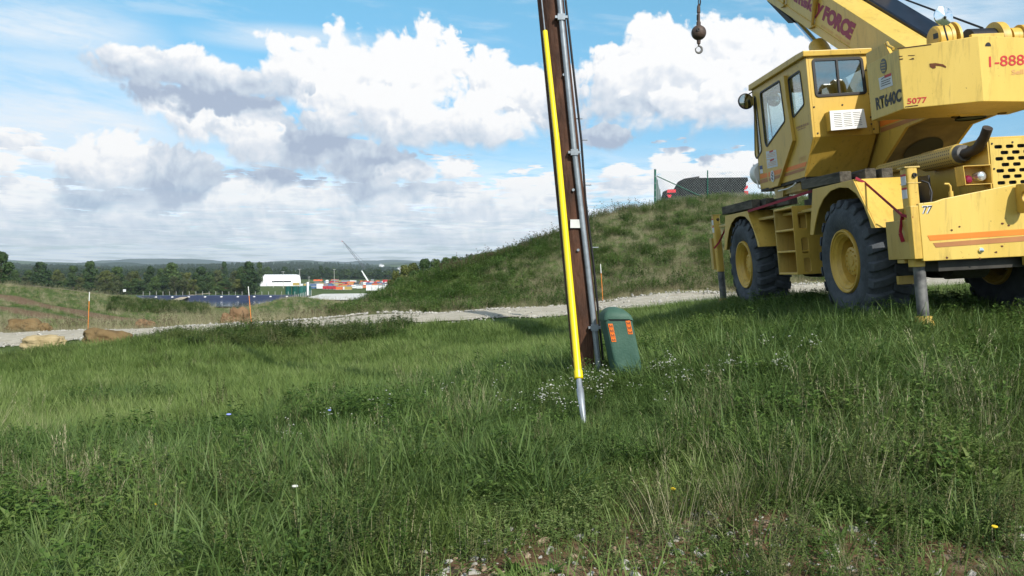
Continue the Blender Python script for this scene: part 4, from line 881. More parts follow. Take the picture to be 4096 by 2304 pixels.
# small white tilted boom of a truck crane
def far_boom():
    p = vf(1473, 640); r = empty('truck_crane', p); tag(r, 'small truck crane in the yard with a short white telescopic boom', 'crane')
    B = MB(); B.beam((0, 0, 1.6), (-3.4, 0, 7.0), .95, .9, (0, 1, 0)); B.build('boom', M_cw, r); B = MB(); B.beam((-3.2, 0, 6.7), (-4.7, 0, 9.2), .7, .65, (0, 1, 0)); B.build('boom_tip', M_cw, r)
    B = MB(); B.box((-3.0, -1.2, .6), (4.0, 1.2, 1.6)); B.build('chassis', M_cr, r); B = MB(); B.box((2.2, -1.2, 1.6), (4.0, 1.2, 3.0)); B.build('cab', M_cg, r)
    for x_ in (-2, 0, 2.6): B = MB(); B.lathe([(-1.3, 0), (-1.3, .5), (1.3, .5), (1.3, 0)], (x_, 0, .5), 'y', 14); B.build('wheel', M_dkg, r)
far_boom()
def lattice_crane():
    d = 1150; p = at_y(1470, 1085, d); p.z = EYE - 10; r = empty('crawler_crane', p); tag(r, 'distant crawler crane whose lattice boom leans up to the left against the sky', 'crane')
    foot = at_y(1452, 1066, d) - p; tip = at_y(1371, 965, d) - p; foot = foot + (foot - tip) * .10
    ax = (tip - foot).normalized(); pr = Vector((0, 1, 0)); sdv = ax.cross(pr).normalized(); B = MB(); L_ = (tip - foot).length; n = 22
    def wd(t): return 1.9 * min(1, .35 + t * 6, .15 + (1 - t) * 3.2)
    for sx, sy in ((-1, -1), (1, -1), (1, 1), (-1, 1)):
        for i in range(n):
            a, b = i / n, (i + 1) / n; B.beam(foot + ax * L_ * a + (sdv * sx + pr * sy) * wd(a) / 2, foot + ax * L_ * b + (sdv * sx + pr * sy) * wd(b) / 2, .22)
    for i in range(n):
        a, b = i / n, (i + 1) / n
        for sy in (-1, 1): B.beam(foot + ax * L_ * a + (sdv * (-1) ** i + pr * sy) * wd(a) / 2, foot + ax * L_ * b + (sdv * -(-1) ** i + pr * sy) * wd(b) / 2, .16)
    B.build('lattice_boom', mat('boom_grey', (.10, .11, .13), .6), r)
    B = MB(); B.beam(tip, tip + Vector((-1.6, 0, .3)), .9, .7); B.build('boom_head', M_red, r)
    B = MB(); B.tube([tip, at_y(1472, 1062, d) - p], .10, 5); B.build('pendant_line', M_dkg, r)
    B = MB(); B.tube([tip + Vector((.3, 0, 0)), at_y(1375, 994, d) - p], .05, 4); B.build('hoist_line', M_dkg, r)
    B = MB(); B.box((-2.6, -2.5, 1.2), (5.5, 2.5, 4.2)); B.build('machine_house', M_cr, r); B = MB(); B.box((-4, -3.4, 0), (4, -2.2, 1.2)); B.box((-4, 2.2, 0), (4, 3.4, 1.2)); B.build('tracks', M_dkg, r)
lattice_crane()
# white farmhouse on the far slope
def house(px, py, d, s, label):
    p = at_y(px, py, d); r = empty('house', p, .4); tag(r, label, 'house'); B = MB(); B.box((-4 * s, -3 * s, -4), (4 * s, 3 * s, 3.5 * s)); B.box((2 * s, -4 * s, -4), (7 * s, 2 * s, 2.5 * s)); B.build('walls', M_cw, r)
    B = MB(); B.prism([(-4.3 * s, 3.5 * s), (4.3 * s, 3.5 * s), (0, 6 * s)], 'y', -3.3 * s, 3.3 * s); B.prism([(1.9 * s, 2.5 * s), (7.3 * s, 2.5 * s), (4.6 * s, 4.2 * s)], 'y', -4.3 * s, 2.2 * s); B.build('roof', M_cg, r)
    for x_ in (-2.5, 0, 2.5): B = MB(); B.box((x_ * s - .5 * s, -3 * s - .06, .8 * s), (x_ * s + .5 * s, -3 * s - .01, 2.3 * s)); B.build('window', M_dkg, r)
house(1600, 1084, 1180, 1.0, 'white farmhouse on the wooded slope right of the yard')
house(1523, 1064, 3300, 1.6, 'tiny white farmhouse on the distant ridge')
# small things on the far track
box_thing('portable_shed', 'blue and white shed beside the far dirt track', 'shed', 473, 160, 13, 7, 1.2, M_cb, z=-5.9, style='crate')
box_thing('white_sign_board', 'small white board in front of the valley trees', 'sign', 497, 330, 11, 9, .2, M_cw, z=-8.6, style='crate')

# ------------------------------------------------------------------ pole, pedestal, stakes, rocks
LEAN = Matrix(((1, 0, -.102), (0, 1, 0), (0, 0, 1)))        # everything upright beside the road leans a little to the left
M_creo = mat('creosoted_wood', (.026, .011, .006), .8, col2=(.105, .042, .020), scale=7, bump=.7, bscale=30, stretch=(1, 1, .28))
M_galv = mat('galvanised_steel', (.30, .33, .36), .4, metal=.5, var=.12, scale=12, spec=.5)
M_yguard = mat('yellow_plastic', (.78, .60, .0), .35, var=.06, scale=3, spec=.5)
def utility_pole():
    b = at_y(2358, 1490, 9.0); b.z = H(b.x, b.y) - .1; r = empty('utility_pole', b); tag(r, 'dark brown creosoted wooden utility pole leaning left in the middle of the view', 'utility pole')
    B = MB(); B.tube([(0, 0, z) for z in np.linspace(-.4, 10.5, 30)], [.152 - .0042 * z for z in np.linspace(-.4, 10.5, 30)], 28); B.build('shaft', M_creo, r, lin=LEAN, smooth=50)
    def on(px, py, dy): p = at_y(px, py, b.y - dy) - b; return p
    c = [on(px, py, .165) for px, py in ((2205, -260), (2238, 0), (2297, 600), (2352, 1080), (2398, 1500))]
    B = MB(); B.tube(c, .027, 12); cd_ = B.build('conduit', M_galv, r, smooth=60)
    B = MB()
    for px, py in ((2297, 610), (2245, 70), (2378, 1310)): q = on(px, py, .165); B.box((q.x - .062, q.y - .03, q.z - .012), (q.x + .062, q.y + .03, q.z + .012)); B.box((q.x - .036, q.y - .036, q.z - .03), (q.x + .036, q.y + .03, q.z + .03))
    B.build('pipe_strap', M_galv, r)
    q = on(2303, 895, .155); B = MB(); B.box((q.x - .055, q.y - .012, q.z - .042), (q.x + .045, q.y + .012, q.z + .042)); B.build('tag_plate', mat('white_plate', (.62, .63, .60), .5), r)
    B = MB(); B.tube([on(px, py, .02) for px, py in ((2262, 0), (2325, 560), (2342, 800), (2372, 1040), (2412, 1440))], .012, 8); B.build('ground_wire', mat('black_cable', (.012, .012, .014), .5), r)
    B = MB()
    for px, py in ((2316, 475), (2336, 560), (2352, 740), (2380, 990)): q = on(px, py, .0); B.tube([q - Vector((.03, 0, 0)), q + Vector((.035, 0, .0))], .006, 6)
    B.build('staple', M_galv, r)
    B = MB()
    for py in (300, 1000, 760): q = on(2232 + py * .08, py, .15); B.tube([q, q + Vector((0, -.02, 0))], .014, 8)
    B.build('bolt', M_galv, r)
    # guy wire with its yellow guard
    t0 = at_y(2180, 125, 8.6); t1 = at_y(2228, 568, 8.2); t2 = at_y(2315, 1512, 7.2); an = at_y(2338, 1665, 6.95); an.z -= .1
    g_ = empty('guy_wire', an); tag(g_, 'guy wire in a bright yellow guard running up along the left of the pole', 'guy wire')
    dv = (t1 - t2).normalized()
    B = MB(); B.tube([t1 + dv * .1 - an, t2 - an], [.027, .031], 14); B.build('guard', M_yguard, g_, smooth=60)
    B = MB(); B.tube([t0 - an, t1 - an], [.024, .026], 14); B.build('guard', M_yguard, g_, smooth=60)
    B = MB(); B.tube([t2 - an + dv * .06, t2 - an, t2 - an - dv * .008, t2 - an - dv * .01], [.037, .037, .03, .01], 14); B.build('guard_collar', M_yguard, g_)
    B = MB(); e = t2 - an; k = Vector((0, 0, 0)); B.tube([e, e * .80, e * .76, e * .45, e * -.35], [.022, .024, .031, .027, .016], 12); B.build('anchor_rod', M_galv, g_, smooth=60)
    top = t0 + (t0 - t1).normalized() * 5; B = MB(); B.tube([t0 - an, top - an], .006, 6); B.build('strand', M_galv, g_)
utility_pole()
def pedestal():
    b = at_y(2520, 1497, 8.6); b.z = H(b.x, b.y) - .08; r = empty('cable_pedestal', b); tag(r, 'green plastic cable pedestal with orange stickers leaning beside the pole', 'cable pedestal')
    top = at_y(2470, 1228, 8.6).z - b.z; w, d = .134, .14; ln = Matrix(((1, -.10, -.21), (0, 1, 0), (0, .0, 1)))
    M_g = mat('pedestal_green', (.036, .088, .064), .6, col2=(.062, .125, .092), scale=6, bump=.15, bscale=60, spec=.3)
    B = MB(); B.prism(rounded([(-w, -d), (w, -d), (w, d), (-w, d)], .035), 'z', -.15, top - .075); B.build('housing', M_g, r, lin=ln, bevel=.004)
    B = MB(); n = 12; k0 = len(B.v)
    out = rounded([(-w - .012, -d - .012), (w + .012, -d - .012), (w + .012, d + .012), (-w - .012, d + .012)], .05)
    m_ = len(out)
    for s, z in ((1, -.095), (1, -.06), (.97, -.04), (.86, -.018), (.6, -.003), (.25, .002)):
        for (x_, y_) in out: B.v.append((x_ * s, y_ * s, top + z - .055 * (x_ * s / w) ** 2 * (1 if z > -.09 else .55)))
    for i in range(5):
        for j in range(m_): B.f.append((i * m_ + j, i * m_ + (j + 1) % m_, (i + 1) * m_ + (j + 1) % m_, (i + 1) * m_ + j))
    B.f.append(tuple(5 * m_ + j for j in range(m_))); B.build('cap', M_g, r, lin=ln, smooth=45)
    B = MB(); B.prism([(-.115, top - .105), (.115, top - .105), (.08, top - .125), (-.08, top - .125)], 'y', -d - .006, -d - .0005); B.build('vent_slot', mat('slot_black', (.008, .01, .01), .8), r, lin=ln)
    M_o = mat('orange_sticker', (.80, .17, .015), .5, var=.04); M_ink = mat('sticker_ink', (.10, .05, .03), .6)
    for (x_, zt, n_) in ((-.112, top - .155, 4), (.062, top - .125, 3)):
        for i in range(n_):
            B = MB(); B.box((x_, -d - .004, zt - .044 * (i + 1) + .003), (x_ + .044, -d - .001, zt - .044 * i)); st = B.build('sticker', M_o, r, lin=ln)
            B = MB()
            for k in range(3): B.box((x_ + .006 + k * .012, -d - .0055, zt - .044 * i - .034), (x_ + .014 + k * .012, -d - .0042, zt - .044 * i - .010 - .008 * (k % 2)))
            B.build('marks', M_ink, st, lin=ln)
pedestal()
M_so = mat('stake_orange', (.72, .22, .03), .5, var=.05); M_sw = mat('stake_white', (.72, .72, .70), .5, var=.05)
for (bx, by, tx, ty, d, lb) in ((352, 1325, 358, 1168, 30, 'orange marker stake with a white tip, leftmost, standing by the track'), (1006, 1300, 993, 1146, 30.6, 'orange marker stake with a white tip in front of the double brown boulder'), (2412, 1200, 2402, 1056, 32.6, 'orange marker stake at the foot of the mound right of the pole')):
    b = at_y(bx, by, d); b.z = H(b.x, b.y); t = at_y(tx, ty, d); r = empty('marker_stake', b); tag(r, lb, 'marker stake'); v = t - b
    B = MB(); B.tube([v * -.05, v * .76], .012, 6); B.build('rod', M_so, r); B = MB(); B.tube([v * .76, v], .014, 6); B.build('reflective_tip', M_sw, r)
def rock(px0, px1, py, top, d, cols, seed, label, slab=False, depth=.8):
    w = (px1 - px0) / FPX * d; b = at_y((px0 + px1) / 2, py, d); b.z = min(b.z, H(b.x, d) + .05); zt = EYE - (top - 1075) / FPX * d; h = max(.25, zt - b.z) + .12
    bm = bmesh.new(); bmesh.ops.create_icosphere(bm, subdivisions=5, radius=1)
    for v in bm.verts:
        c = v.co.copy(); p = 3.2 if slab else 2.5; s = (abs(c.x) ** p + abs(c.y) ** p + abs(c.z) ** p) ** (-1 / p); c = c * s
        n1 = mnoise.noise(c * 1.1 + Vector((seed, 0, 0))); n2 = mnoise.noise(c * 3.1 + Vector((0, seed, 0))); n3 = mnoise.noise(c * 9 + Vector((0, 0, seed))); n4 = mnoise.noise(Vector((c.x * 1.2, c.y, c.z * 9)) + Vector((seed, 2, 0)))
        f = 1 + n1 * (.14 if slab else .42) + n2 * .13 + n3 * .035 + (n4 * .07 if slab else n4 * .03); v.co = Vector((c.x * f * w / 2, c.y * f * w * depth / 2, c.z * f * h / 2 + (0 if slab else -c.x * h * .12)))
    me = bpy.data.meshes.new('boulder'); bm.to_mesh(me); bm.free(); me.polygons.foreach_set('use_smooth', [True] * len(me.polygons))
    me.materials.append(mat('sandstone', cols[0], .9, col2=cols[1], scale=2.2, bump=1, bscale=9, spec=.15)); o = bpy.data.objects.new('boulder', me); COL.objects.link(o); o.location = (b.x, b.y, b.z + h / 2 - .1); tag(o, label, 'boulder')
BR = ((.115, .075, .034), (.20, .138, .066)); TN = ((.30, .23, .12), (.46, .37, .22)); RD = ((.13, .078, .042), (.215, .135, .075))
rock(42, 172, 1330, 1277, 30.5, BR, 3, 'large flat brown boulder beyond the track at far left'); rock(158, 206, 1330, 1296, 30.3, BR, 4, 'small brown boulder leaning against the large flat one')
rock(95, 252, 1392, 1345, 23.0, TN, 5, 'pale tan sandstone slab lying on the near edge of the track', True, .55); rock(345, 545, 1398, 1322, 22.6, BR, 6.5, 'rounded brown boulder in the grass on the near side of the track', depth=.6)
rock(918, 1008, 1300, 1234, 31.8, RD, 7, 'tall reddish boulder of the pair behind the second stake'); rock(884, 930, 1300, 1258, 31.6, RD, 8, 'smaller reddish boulder of the pair behind the second stake')
rock(545, 625, 1312, 1281, 31.5, RD, 9.3, 'low reddish boulder half buried in the dead grass', depth=.6)
# stones of the shoulder and of the track's edges
STN = []
for i in range(5):
    bm = bmesh.new(); bmesh.ops.create_icosphere(bm, subdivisions=2, radius=.5)
    for v in bm.verts: v.co = Vector((v.co.x * 1.25, v.co.y, v.co.z * .6)) * (1 + .5 * mnoise.noise(v.co * 3 + Vector((i * 7, 0, 0))))
    me = bpy.data.meshes.new('stone'); bm.to_mesh(me); bm.free(); me.materials.append([mat('limestone', (.26, .25, .235), .85, col2=(.44, .42, .37), scale=9), mat('brown_stone', (.16, .11, .07), .9, col2=(.34, .26, .18), scale=9)][i in (1, 4)]); o = bpy.data.objects.new('stone', me); HID.objects.link(o); STN.append(o)
n = 5400; x, y = sector(n, 3.0, 7.0, -.3, T1, 1.6); k = ((4.65 + .42 * x + 1.5 * (fbm(x, y, 1.4, 3, 6) - .5) * 2 - np.hypot(x, y)) > 0) & (x > -.9)
scatter('shoulder_stones', STN, x[k], y[k], np.minimum(np.exp(rng.normal(-4.0, .62, k.sum())), .055), rng.integers(0, 5, k.sum()), 'white and brown stones scattered on the bare shoulder at the bottom right', 'gravel', tilt=.5, zoff=.0)
x, y = [], []
P = np.array(TRACK)
for _ in range(5500):
    i = random.randrange(1, len(P) - 2); t = random.random(); a, b = P[i], P[i + 1]; dv = (b - a) / np.linalg.norm(b - a); s = random.choice((-1, 1, 1)); off = (2.3 + random.gauss(0, .28)) * s if random.random() < .8 else rnd(-2.2, 2.2); q = a * (1 - t) + b * t + np.array((-dv[1], dv[0])) * off; x.append(q[0]); y.append(q[1])
scatter('track_gravel', STN[:1] + STN[2:4], np.array(x), np.array(y), np.exp(rng.normal(-2.9, .4, len(x))) * .8, rng.integers(0, 3, len(x)), 'coarse pale gravel heaped along the edges of the track', 'gravel', tilt=.5, zoff=.05)
# single flowers in the near grass
def flower(px, d, py, m, rad, label):
    p = at_y(px, py, d); z0 = H(p.x, p.y); r = empty('wild_flower', (p.x, p.y, z0)); tag(r, label, 'flower'); h = max(.1, p.z - z0)
    B = MB(); B.tube([(0, 0, 0), (.01, 0, h * .6), (0, 0, h)], .003, 5); B.build('stem', M_weed, r); B = MB(); B.lathe([(h, .001), (h - .003, rad * .5), (h + .004, rad), (h + .009, rad * .85), (h + .006, rad * .3), (h + .008, .001)], n=14); B.build('head', m, r)
flower(622, 4.9, 2020, M_yel, .019, 'bright yellow flower in the grass at the lower left'); flower(2692, 4.7, 1958, M_yel, .014, 'small yellow flower low in the grass right of centre'); flower(3978, 4.2, 2110, M_yel, .015, 'yellow flower near the bottom right corner')
flower(915, 6.4, 1660, M_blue, .018, 'pale blue flower in the grass at the left'); flower(1318, 6.8, 1643, M_blue, .013, 'second pale blue flower nearer the middle of the verge'); flower(1180, 4.9, 1948, M_white, .018, 'white seed head low in the grass left of centre')

# ------------------------------------------------------------------ fence and dump body on the mound
M_fg = mat('fence_green', (.01, .10, .065), .5); M_mesh = mat('chain_link', (.32, .36, .36), .5, metal=.4)
def chain(a, b, h, step, r_, name, parent, off):
    B = MB(); a, b = Vector(a), Vector(b); L_ = (b - a).length; dv = (b - a) / L_; n = int(L_ / step)
    for i in range(-int(h / step), n + 1):
        for s in (0, 1):
            x0 = i * step; x1 = x0 + h; t0, t1 = max(x0, 0), min(x1, L_)
            if t1 <= t0: continue
            z0, z1 = (t0 - x0), (t1 - x0)
            if s: z0, z1 = h - z0, h - z1
            p, q = a + dv * t0 + Vector((0, 0, z0)), a + dv * t1 + Vector((0, 0, z1)); B.beam(p - off, q - off, r_)
    return B.build(name, M_mesh, parent, fix=False)
def fence():
    d = 53.5; c0 = at_y(2620, 800, d); z0 = c0.z; c1 = at_y(3320, 800, d + .2); hgt = (800 - 682) / FPX * d
    r = empty('chain_link_fence', c0); tag(r, 'chain link fence with dark green posts on top of the mound', 'fence')
    P_ = [c0, at_y(2830, 800, d), at_y(3083, 800, d), c1]
    for i, p in enumerate(P_):
        p = Vector((p.x, p.y, z0)); q = p - c0; B = MB(); B.tube([q + Vector((0, 0, -.8)), q + Vector((0, 0, hgt + (.08 if i == 0 else 0)))], .065 if i == 0 else .036, 8); po = B.build('post', M_fg, r)
        if i == 0:
            B = MB()
            for k in range(5): B.lathe([(.15 + k * .42, .071), (.19 + k * .42, .071)], n=10)
            B.build('clamp', M_galv, po)
    a = at_y(2627, 704, d) - c0; b = at_y(2815, 790, d) - c0; B = MB(); B.tube([a, b], .03, 7); B.build('brace', M_fg, r)
    chain(c0, Vector((c1.x, c1.y, z0)), hgt * .97, .15, .0055, 'front_mesh', r, c0)
    c2 = c0 + Vector((4.4, 22, -.9)); chain(c0, c2, hgt * .95, .3, .010, 'side_mesh', r, c0)
    for t in (.18, .4, .62, .84): q = (c2 - c0) * t; B = MB(); B.tube([q + Vector((0, 0, -.8)), q + Vector((0, 0, hgt))], .036, 7); B.build('post', M_fg, r)
fence()
def dump_body():
    d = 59; o = at_y(2660, 800, d); P = lambda px, py: (at_y(px, py, d).x - o.x, at_y(px, py, d).z - o.z)
    r = empty('dump_body', o); tag(r, 'black steel dump body with red ends parked behind the chain link fence', 'dump body')
    M_k = mat('black_paint', (.008, .009, .011), .9, var=.2, spec=.05); M_r = mat('red_paint', (.62, .02, .035), .45)
    B = MB(); B.prism([P(2720, 830), P(2719, 744), P(2736, 714), P(2800, 711), P(2990, 709), P(2994, 722), P(2985, 730), P(2985, 745), P(2978, 756), P(2980, 830)], 'y', 0, 2.2); B.build('body', M_k, r, bevel=.03)
    B = MB(); B.prism([P(2738, 713.5), P(2796, 704), P(2799, 704), P(2799, 712)], 'y', .15, 2.0); B.build('tarp_roller', mat('grey_tarp', (.03, .03, .035), .7), r)
    B = MB(); B.prism([P(2662, 830), P(2663, 788), P(2672, 757), P(2719, 754), P(2719.5, 830)], 'y', .2, 2.0); B.build('front_frame', M_k, r, bevel=.02)
    B = MB(); B.prism([P(2671, 758), P(2704, 757), P(2705, 769), P(2670, 770)], 'y', .12, .25); B.build('red_panel', M_r, r)
    B = MB(); B.prism([P(2670, 778), P(2688, 778), P(2684, 790), P(2676, 790)], 'y', .12, .25); B.build('red_lamp', M_r, r)
    B = MB(); B.prism([P(2976, 753), P(2986, 740), P(3000, 739), P(3000, 748), P(2992, 755)], 'y', .5, 1.6); B.build('red_tail', M_r, r)
    B = MB(); B.prism([P(2982, 760), P(3001, 761), P(3001, 830), P(2982, 830)], 'y', .5, 1.6); B.build('red_bumper', M_r, r)
dump_body()

# ------------------------------------------------------------------ the mobile crane, in its own frame
# x to its right, y forward (away from the road), z up; it stands on ground that rises to the right, leaning a little like the pole
CM_ = Matrix(((1, -.06, -.10), (.06, 1, 0), (.055, -.006, 1))); CI = CM_.inverted()
CO = Vector((3.906 + .074, 10.4, EYE + .085 - .74))
def CK(axis, val, px, py):         # point of the crane frame on one of its flat planes
    r = CI @ px_ray(px, py); o = CI @ (Vector((0, 0, EYE)) - CO); t = (val - o[axis]) / r[axis]; return o + r * t
def k1(x, y): return 2800 + x / 1.985, y / 1.985
def k2(x, y): return 2800 + x / 1.985, 600 + y / 1.985
def k3(x, y): return 2800 + x / 2.264, 180 + y / 2.264
def k4(x, y): return 3400 + x / 1.7256, 400 + y / 1.7256
def k7(x, y): return 3300 + x / 3.22, y / 3.22
def on(axis, val, kk, pts):        # outline on a plane, as the two remaining coordinates
    out = []
    for p in pts: q = CK(axis, val, *kk(*p)); out.append(tuple(q[i] for i in range(3) if i != axis))
    return out
def paint(name, base, worn, rust_amt=.5, rough=.42):
    m, nt, b = new_mat(name); N, L = nt.nodes, nt.links
    geo = N.new('ShaderNodeNewGeometry'); vm = N.new('ShaderNodeVectorMath'); vm.operation = 'MULTIPLY'; L.new(geo.outputs['Position'], vm.inputs[0]); vm.inputs[1].default_value = (1, 1, .22)
    def nz(src, s, d=6, r=.6): n = N.new('ShaderNodeTexNoise'); L.new(src, n.inputs['Vector']); n.inputs['Scale'].default_value = s; n.inputs['Detail'].default_value = d; n.inputs['Roughness'].default_value = r; return n.outputs['Fac']
    def mp(f, a, b_): q = N.new('ShaderNodeMapRange'); L.new(f, q.inputs[0]); q.inputs[1].default_value = a; q.inputs[2].default_value = b_; return q.outputs[0]
    def mx(f, a, b_):
        q = N.new('ShaderNodeMix'); q.data_type = 'RGBA'; L.new(f, q.inputs[0])
        for s, i in ((a, 6), (b_, 7)):
            if isinstance(s, tuple): q.inputs[i].default_value = (*s, 1)
            else: L.new(s, q.inputs[i])
        return q.outputs[2]
    c = mx(mp(nz(vm.outputs[0], 2.2, 4), .35, .7), base, worn)
    dirt = mp(nz(vm.outputs[0], 7, 8, .72), .54, .80); c = mx(dirt, c, tuple(x * .55 for x in base))
    v3 = N.new('ShaderNodeVectorMath'); v3.operation = 'MULTIPLY'; L.new(geo.outputs['Position'], v3.inputs[0]); v3.inputs[1].default_value = (22, 22, 1.6); stk = mp(nz(v3.outputs[0], 1, 3), .60, .78); sm_ = N.new('ShaderNodeMath'); sm_.operation = 'MULTIPLY'; L.new(stk, sm_.inputs[0]); sm_.inputs[1].default_value = .5; c = mx(sm_.outputs[0], c, (.20, .13, .05))
    fm = N.new('ShaderNodeMath'); fm.operation = 'MULTIPLY'; L.new(mp(nz(geo.outputs['Position'], 26, 5, .72), .65, .675), fm.inputs[0]); L.new(mp(nz(geo.outputs['Position'], 2.4, 2), .48, .62), fm.inputs[1])
    c = mx(fm.outputs[0], c, (.07, .03, .015)); L.new(c, b.inputs['Base Color']); b.inputs['Roughness'].default_value = rough; b.inputs['Specular IOR Level'].default_value = .45; return m
M_Y = paint('crane_yellow', (.56, .355, .055), (.62, .41, .082)); M_YP = paint('crane_yellow_faded', (.58, .40, .078), (.66, .47, .11))
M_Y2 = paint('crane_yellow_dirty', (.42, .28, .06), (.52, .37, .10))
M_OR = mat('stripe_orange', (.78, .20, .02), .45, var=.05); M_BN = mat('stripe_brown', (.38, .16, .055), .5, var=.08)
M_RUB = mat('tyre_rubber', (.042, .048, .056), .85, col2=(.092, .102, .115), scale=5, bump=.3, bscale=30, spec=.25); M_K = mat('black_part', (.012, .012, .014), .5); M_SEAL = mat('window_seal', (.018, .016, .015), .5, var=.05)
M_RIM = paint('rim_yellow', (.50, .30, .04), (.60, .39, .07)); M_DK = mat('greasy_steel', (.030, .027, .022), .6, var=.3, scale=6); M_SIL = mat('chrome', (.75, .77, .80), .08, metal=1.0, var=.02); M_JK = mat('jack_steel', (.05, .05, .055), .6, metal=.2, var=.3, scale=9, col2=(.20, .195, .185))
M_RT = mat('red_lettering', (.48, .03, .03), .5, var=.05); M_PU = mat('maroon_lettering', (.26, .02, .05), .5, var=.05); M_BT = mat('black_lettering', (.02, .02, .02), .5, var=.05); M_FT = mat('faded_lettering', (.62, .33, .13), .6, var=.05); M_FT2 = mat('faint_orange_lettering', (.60, .37, .12), .6); M_WS = mat('white_sticker', (.62, .63, .66), .5, var=.05); M_WT = mat('white_plastic', (.72, .72, .70), .35, var=.04)
def glass(name, tint, alpha=.25):
    m, nt, b = new_mat(name); N, L = nt.nodes, nt.links; t = N.new('ShaderNodeBsdfTransparent'); t.inputs[0].default_value = (*tint, 1); gl = N.new('ShaderNodeBsdfGlossy'); gl.inputs['Roughness'].default_value = .03
    fr = N.new('ShaderNodeFresnel'); fr.inputs[0].default_value = 1.5; ad = N.new('ShaderNodeMath'); ad.operation = 'MULTIPLY_ADD'; ad.inputs[1].default_value = .55; ad.inputs[2].default_value = alpha; L.new(fr.outputs[0], ad.inputs[0])
    mxs = N.new('ShaderNodeMixShader'); L.new(ad.outputs[0], mxs.inputs[0]); L.new(t.outputs[0], mxs.inputs[1]); L.new(gl.outputs[0], mxs.inputs[2]); L.new(mxs.outputs[0], N['Material Output'].inputs[0]); return m
M_G1 = glass('side_glass', (.90, .98, .98), .03); M_G2 = glass('rear_glass', (.55, .62, .62), .22)
def perf_mat():
    m, nt, b = new_mat('perforated_shield'); N, L = nt.nodes, nt.links; tc = N.new('ShaderNodeTexCoord'); br = N.new('ShaderNodeTexBrick'); mpn = N.new('ShaderNodeMapping'); L.new(tc.outputs['UV'], mpn.inputs[0]); L.new(mpn.outputs[0], br.inputs['Vector'])
    br.inputs['Color1'].default_value = br.inputs['Color2'].default_value = (.015, .012, .008, 1); br.inputs['Mortar'].default_value = (.48, .34, .10, 1); br.inputs['Scale'].default_value = 1; br.inputs['Mortar Size'].default_value = .013; br.inputs['Mortar Smooth'].default_value = .1; br.inputs['Brick Width'].default_value = .04; br.inputs['Row Height'].default_value = .04
    L.new(br.outputs['Color'], b.inputs['Base Color']); b.inputs['Roughness'].default_value = .5; return m
M_PERF = perf_mat()
CR = empty('mobile_crane', CO); tag(CR, 'big yellow rough terrain mobile crane with lowered outriggers parked on the grass at right', 'crane')
def cb(B, name, m, parent=CR, bevel=.006, smooth=None, fix=True, loc=None): return B.build(name, m, parent, lin=CM_.to_3x3(), bevel=bevel, smooth=smooth, fix=fix, loc=loc)
def cbox(name, a, b, m=M_Y, parent=CR, bevel=.006): return cb(MB().box(a, b), name, m, parent, bevel)
def text(name, s, axis, val, kk, tl, tr, br_, bl, m, parent, out=-.003, bold=.0, font_shear=0):
    cu = bpy.data.curves.new('txt', 'FONT'); cu.body = s; cu.size = 1; cu.offset = bold; cu.resolution_u = 3; cu.shear = font_shear
    o = bpy.data.objects.new('txt', cu); COL.objects.link(o); bpy.context.view_layer.update(); me = bpy.data.meshes.new_from_object(o.evaluated_get(bpy.context.evaluated_depsgraph_get())); bpy.data.objects.remove(o); bpy.data.curves.remove(cu)
    P = np.array([v.co[:2] for v in me.vertices]); lo, hi = P.min(0), P.max(0); q = [CK(axis, val, *kk(*c)) for c in (tl, tr, br_, bl)]
    for v in me.vertices:
        u = (v.co.x - lo[0]) / (hi[0] - lo[0]); w = (v.co.y - lo[1]) / (hi[1] - lo[1]); a = q[0].lerp(q[1], u); b = q[3].lerp(q[2], u); c = b.lerp(a, w); c[axis] = val + out; v.co = CM_ @ c
    me.name = name; me.materials.clear(); me.materials.append(m); ob = bpy.data.objects.new(name, me); COL.objects.link(ob); ob.parent = parent
    return ob
def decal(name, axis, val, kk, pts, m, parent, t=.004, sgn=-1): B = MB(); B.prism(on(axis, val, kk, pts), 'xyz'[axis], val + sgn * .0008, val + sgn * t); return cb(B, name, m, parent, bevel=0)

# ---- wheels
def tyre_mb():
    B = MB(); half = [(.10, .36), (.03, .375), (.004, .42), (-.018, .50), (-.012, .58), (.012, .64), (.04, .675), (.09, .695), (.26, .702)]
    prof = half + [(.52 - a, r) for a, r in reversed(half[:-1])]; B.lathe(prof, axis='x', n=64, closed=True)
    n = 22
    for i in range(n):
        for side in (0, 1):
            th = 2 * math.pi * (i + side * .5) / n; sec = [(.27, .0), (.14, .07), (.02, .11), (-.006, .115)]; wd = .072
            rin, rout = [.695, .69, .66, .63], [.734, .734, .722, .655]; ring = []
            for (xx, sh), ri, ro in zip(sec, rin, rout):
                x_ = xx if side == 0 else .52 - xx
                for (dr, da) in ((ri, -1.25), (ri, 1.25), (ro, .85), (ro, -.85)): a = th + sh + da * wd; ring.append((x_, dr * math.cos(a), dr * math.sin(a)))
            f = []
            for s_ in range(3):
                for j in range(4): f.append((s_ * 4 + j, s_ * 4 + (j + 1) % 4, s_ * 4 + 4 + (j + 1) % 4, s_ * 4 + 4 + j))
            f += [(0, 1, 2, 3), (15, 14, 13, 12)]; B.add(ring, f)
    return B
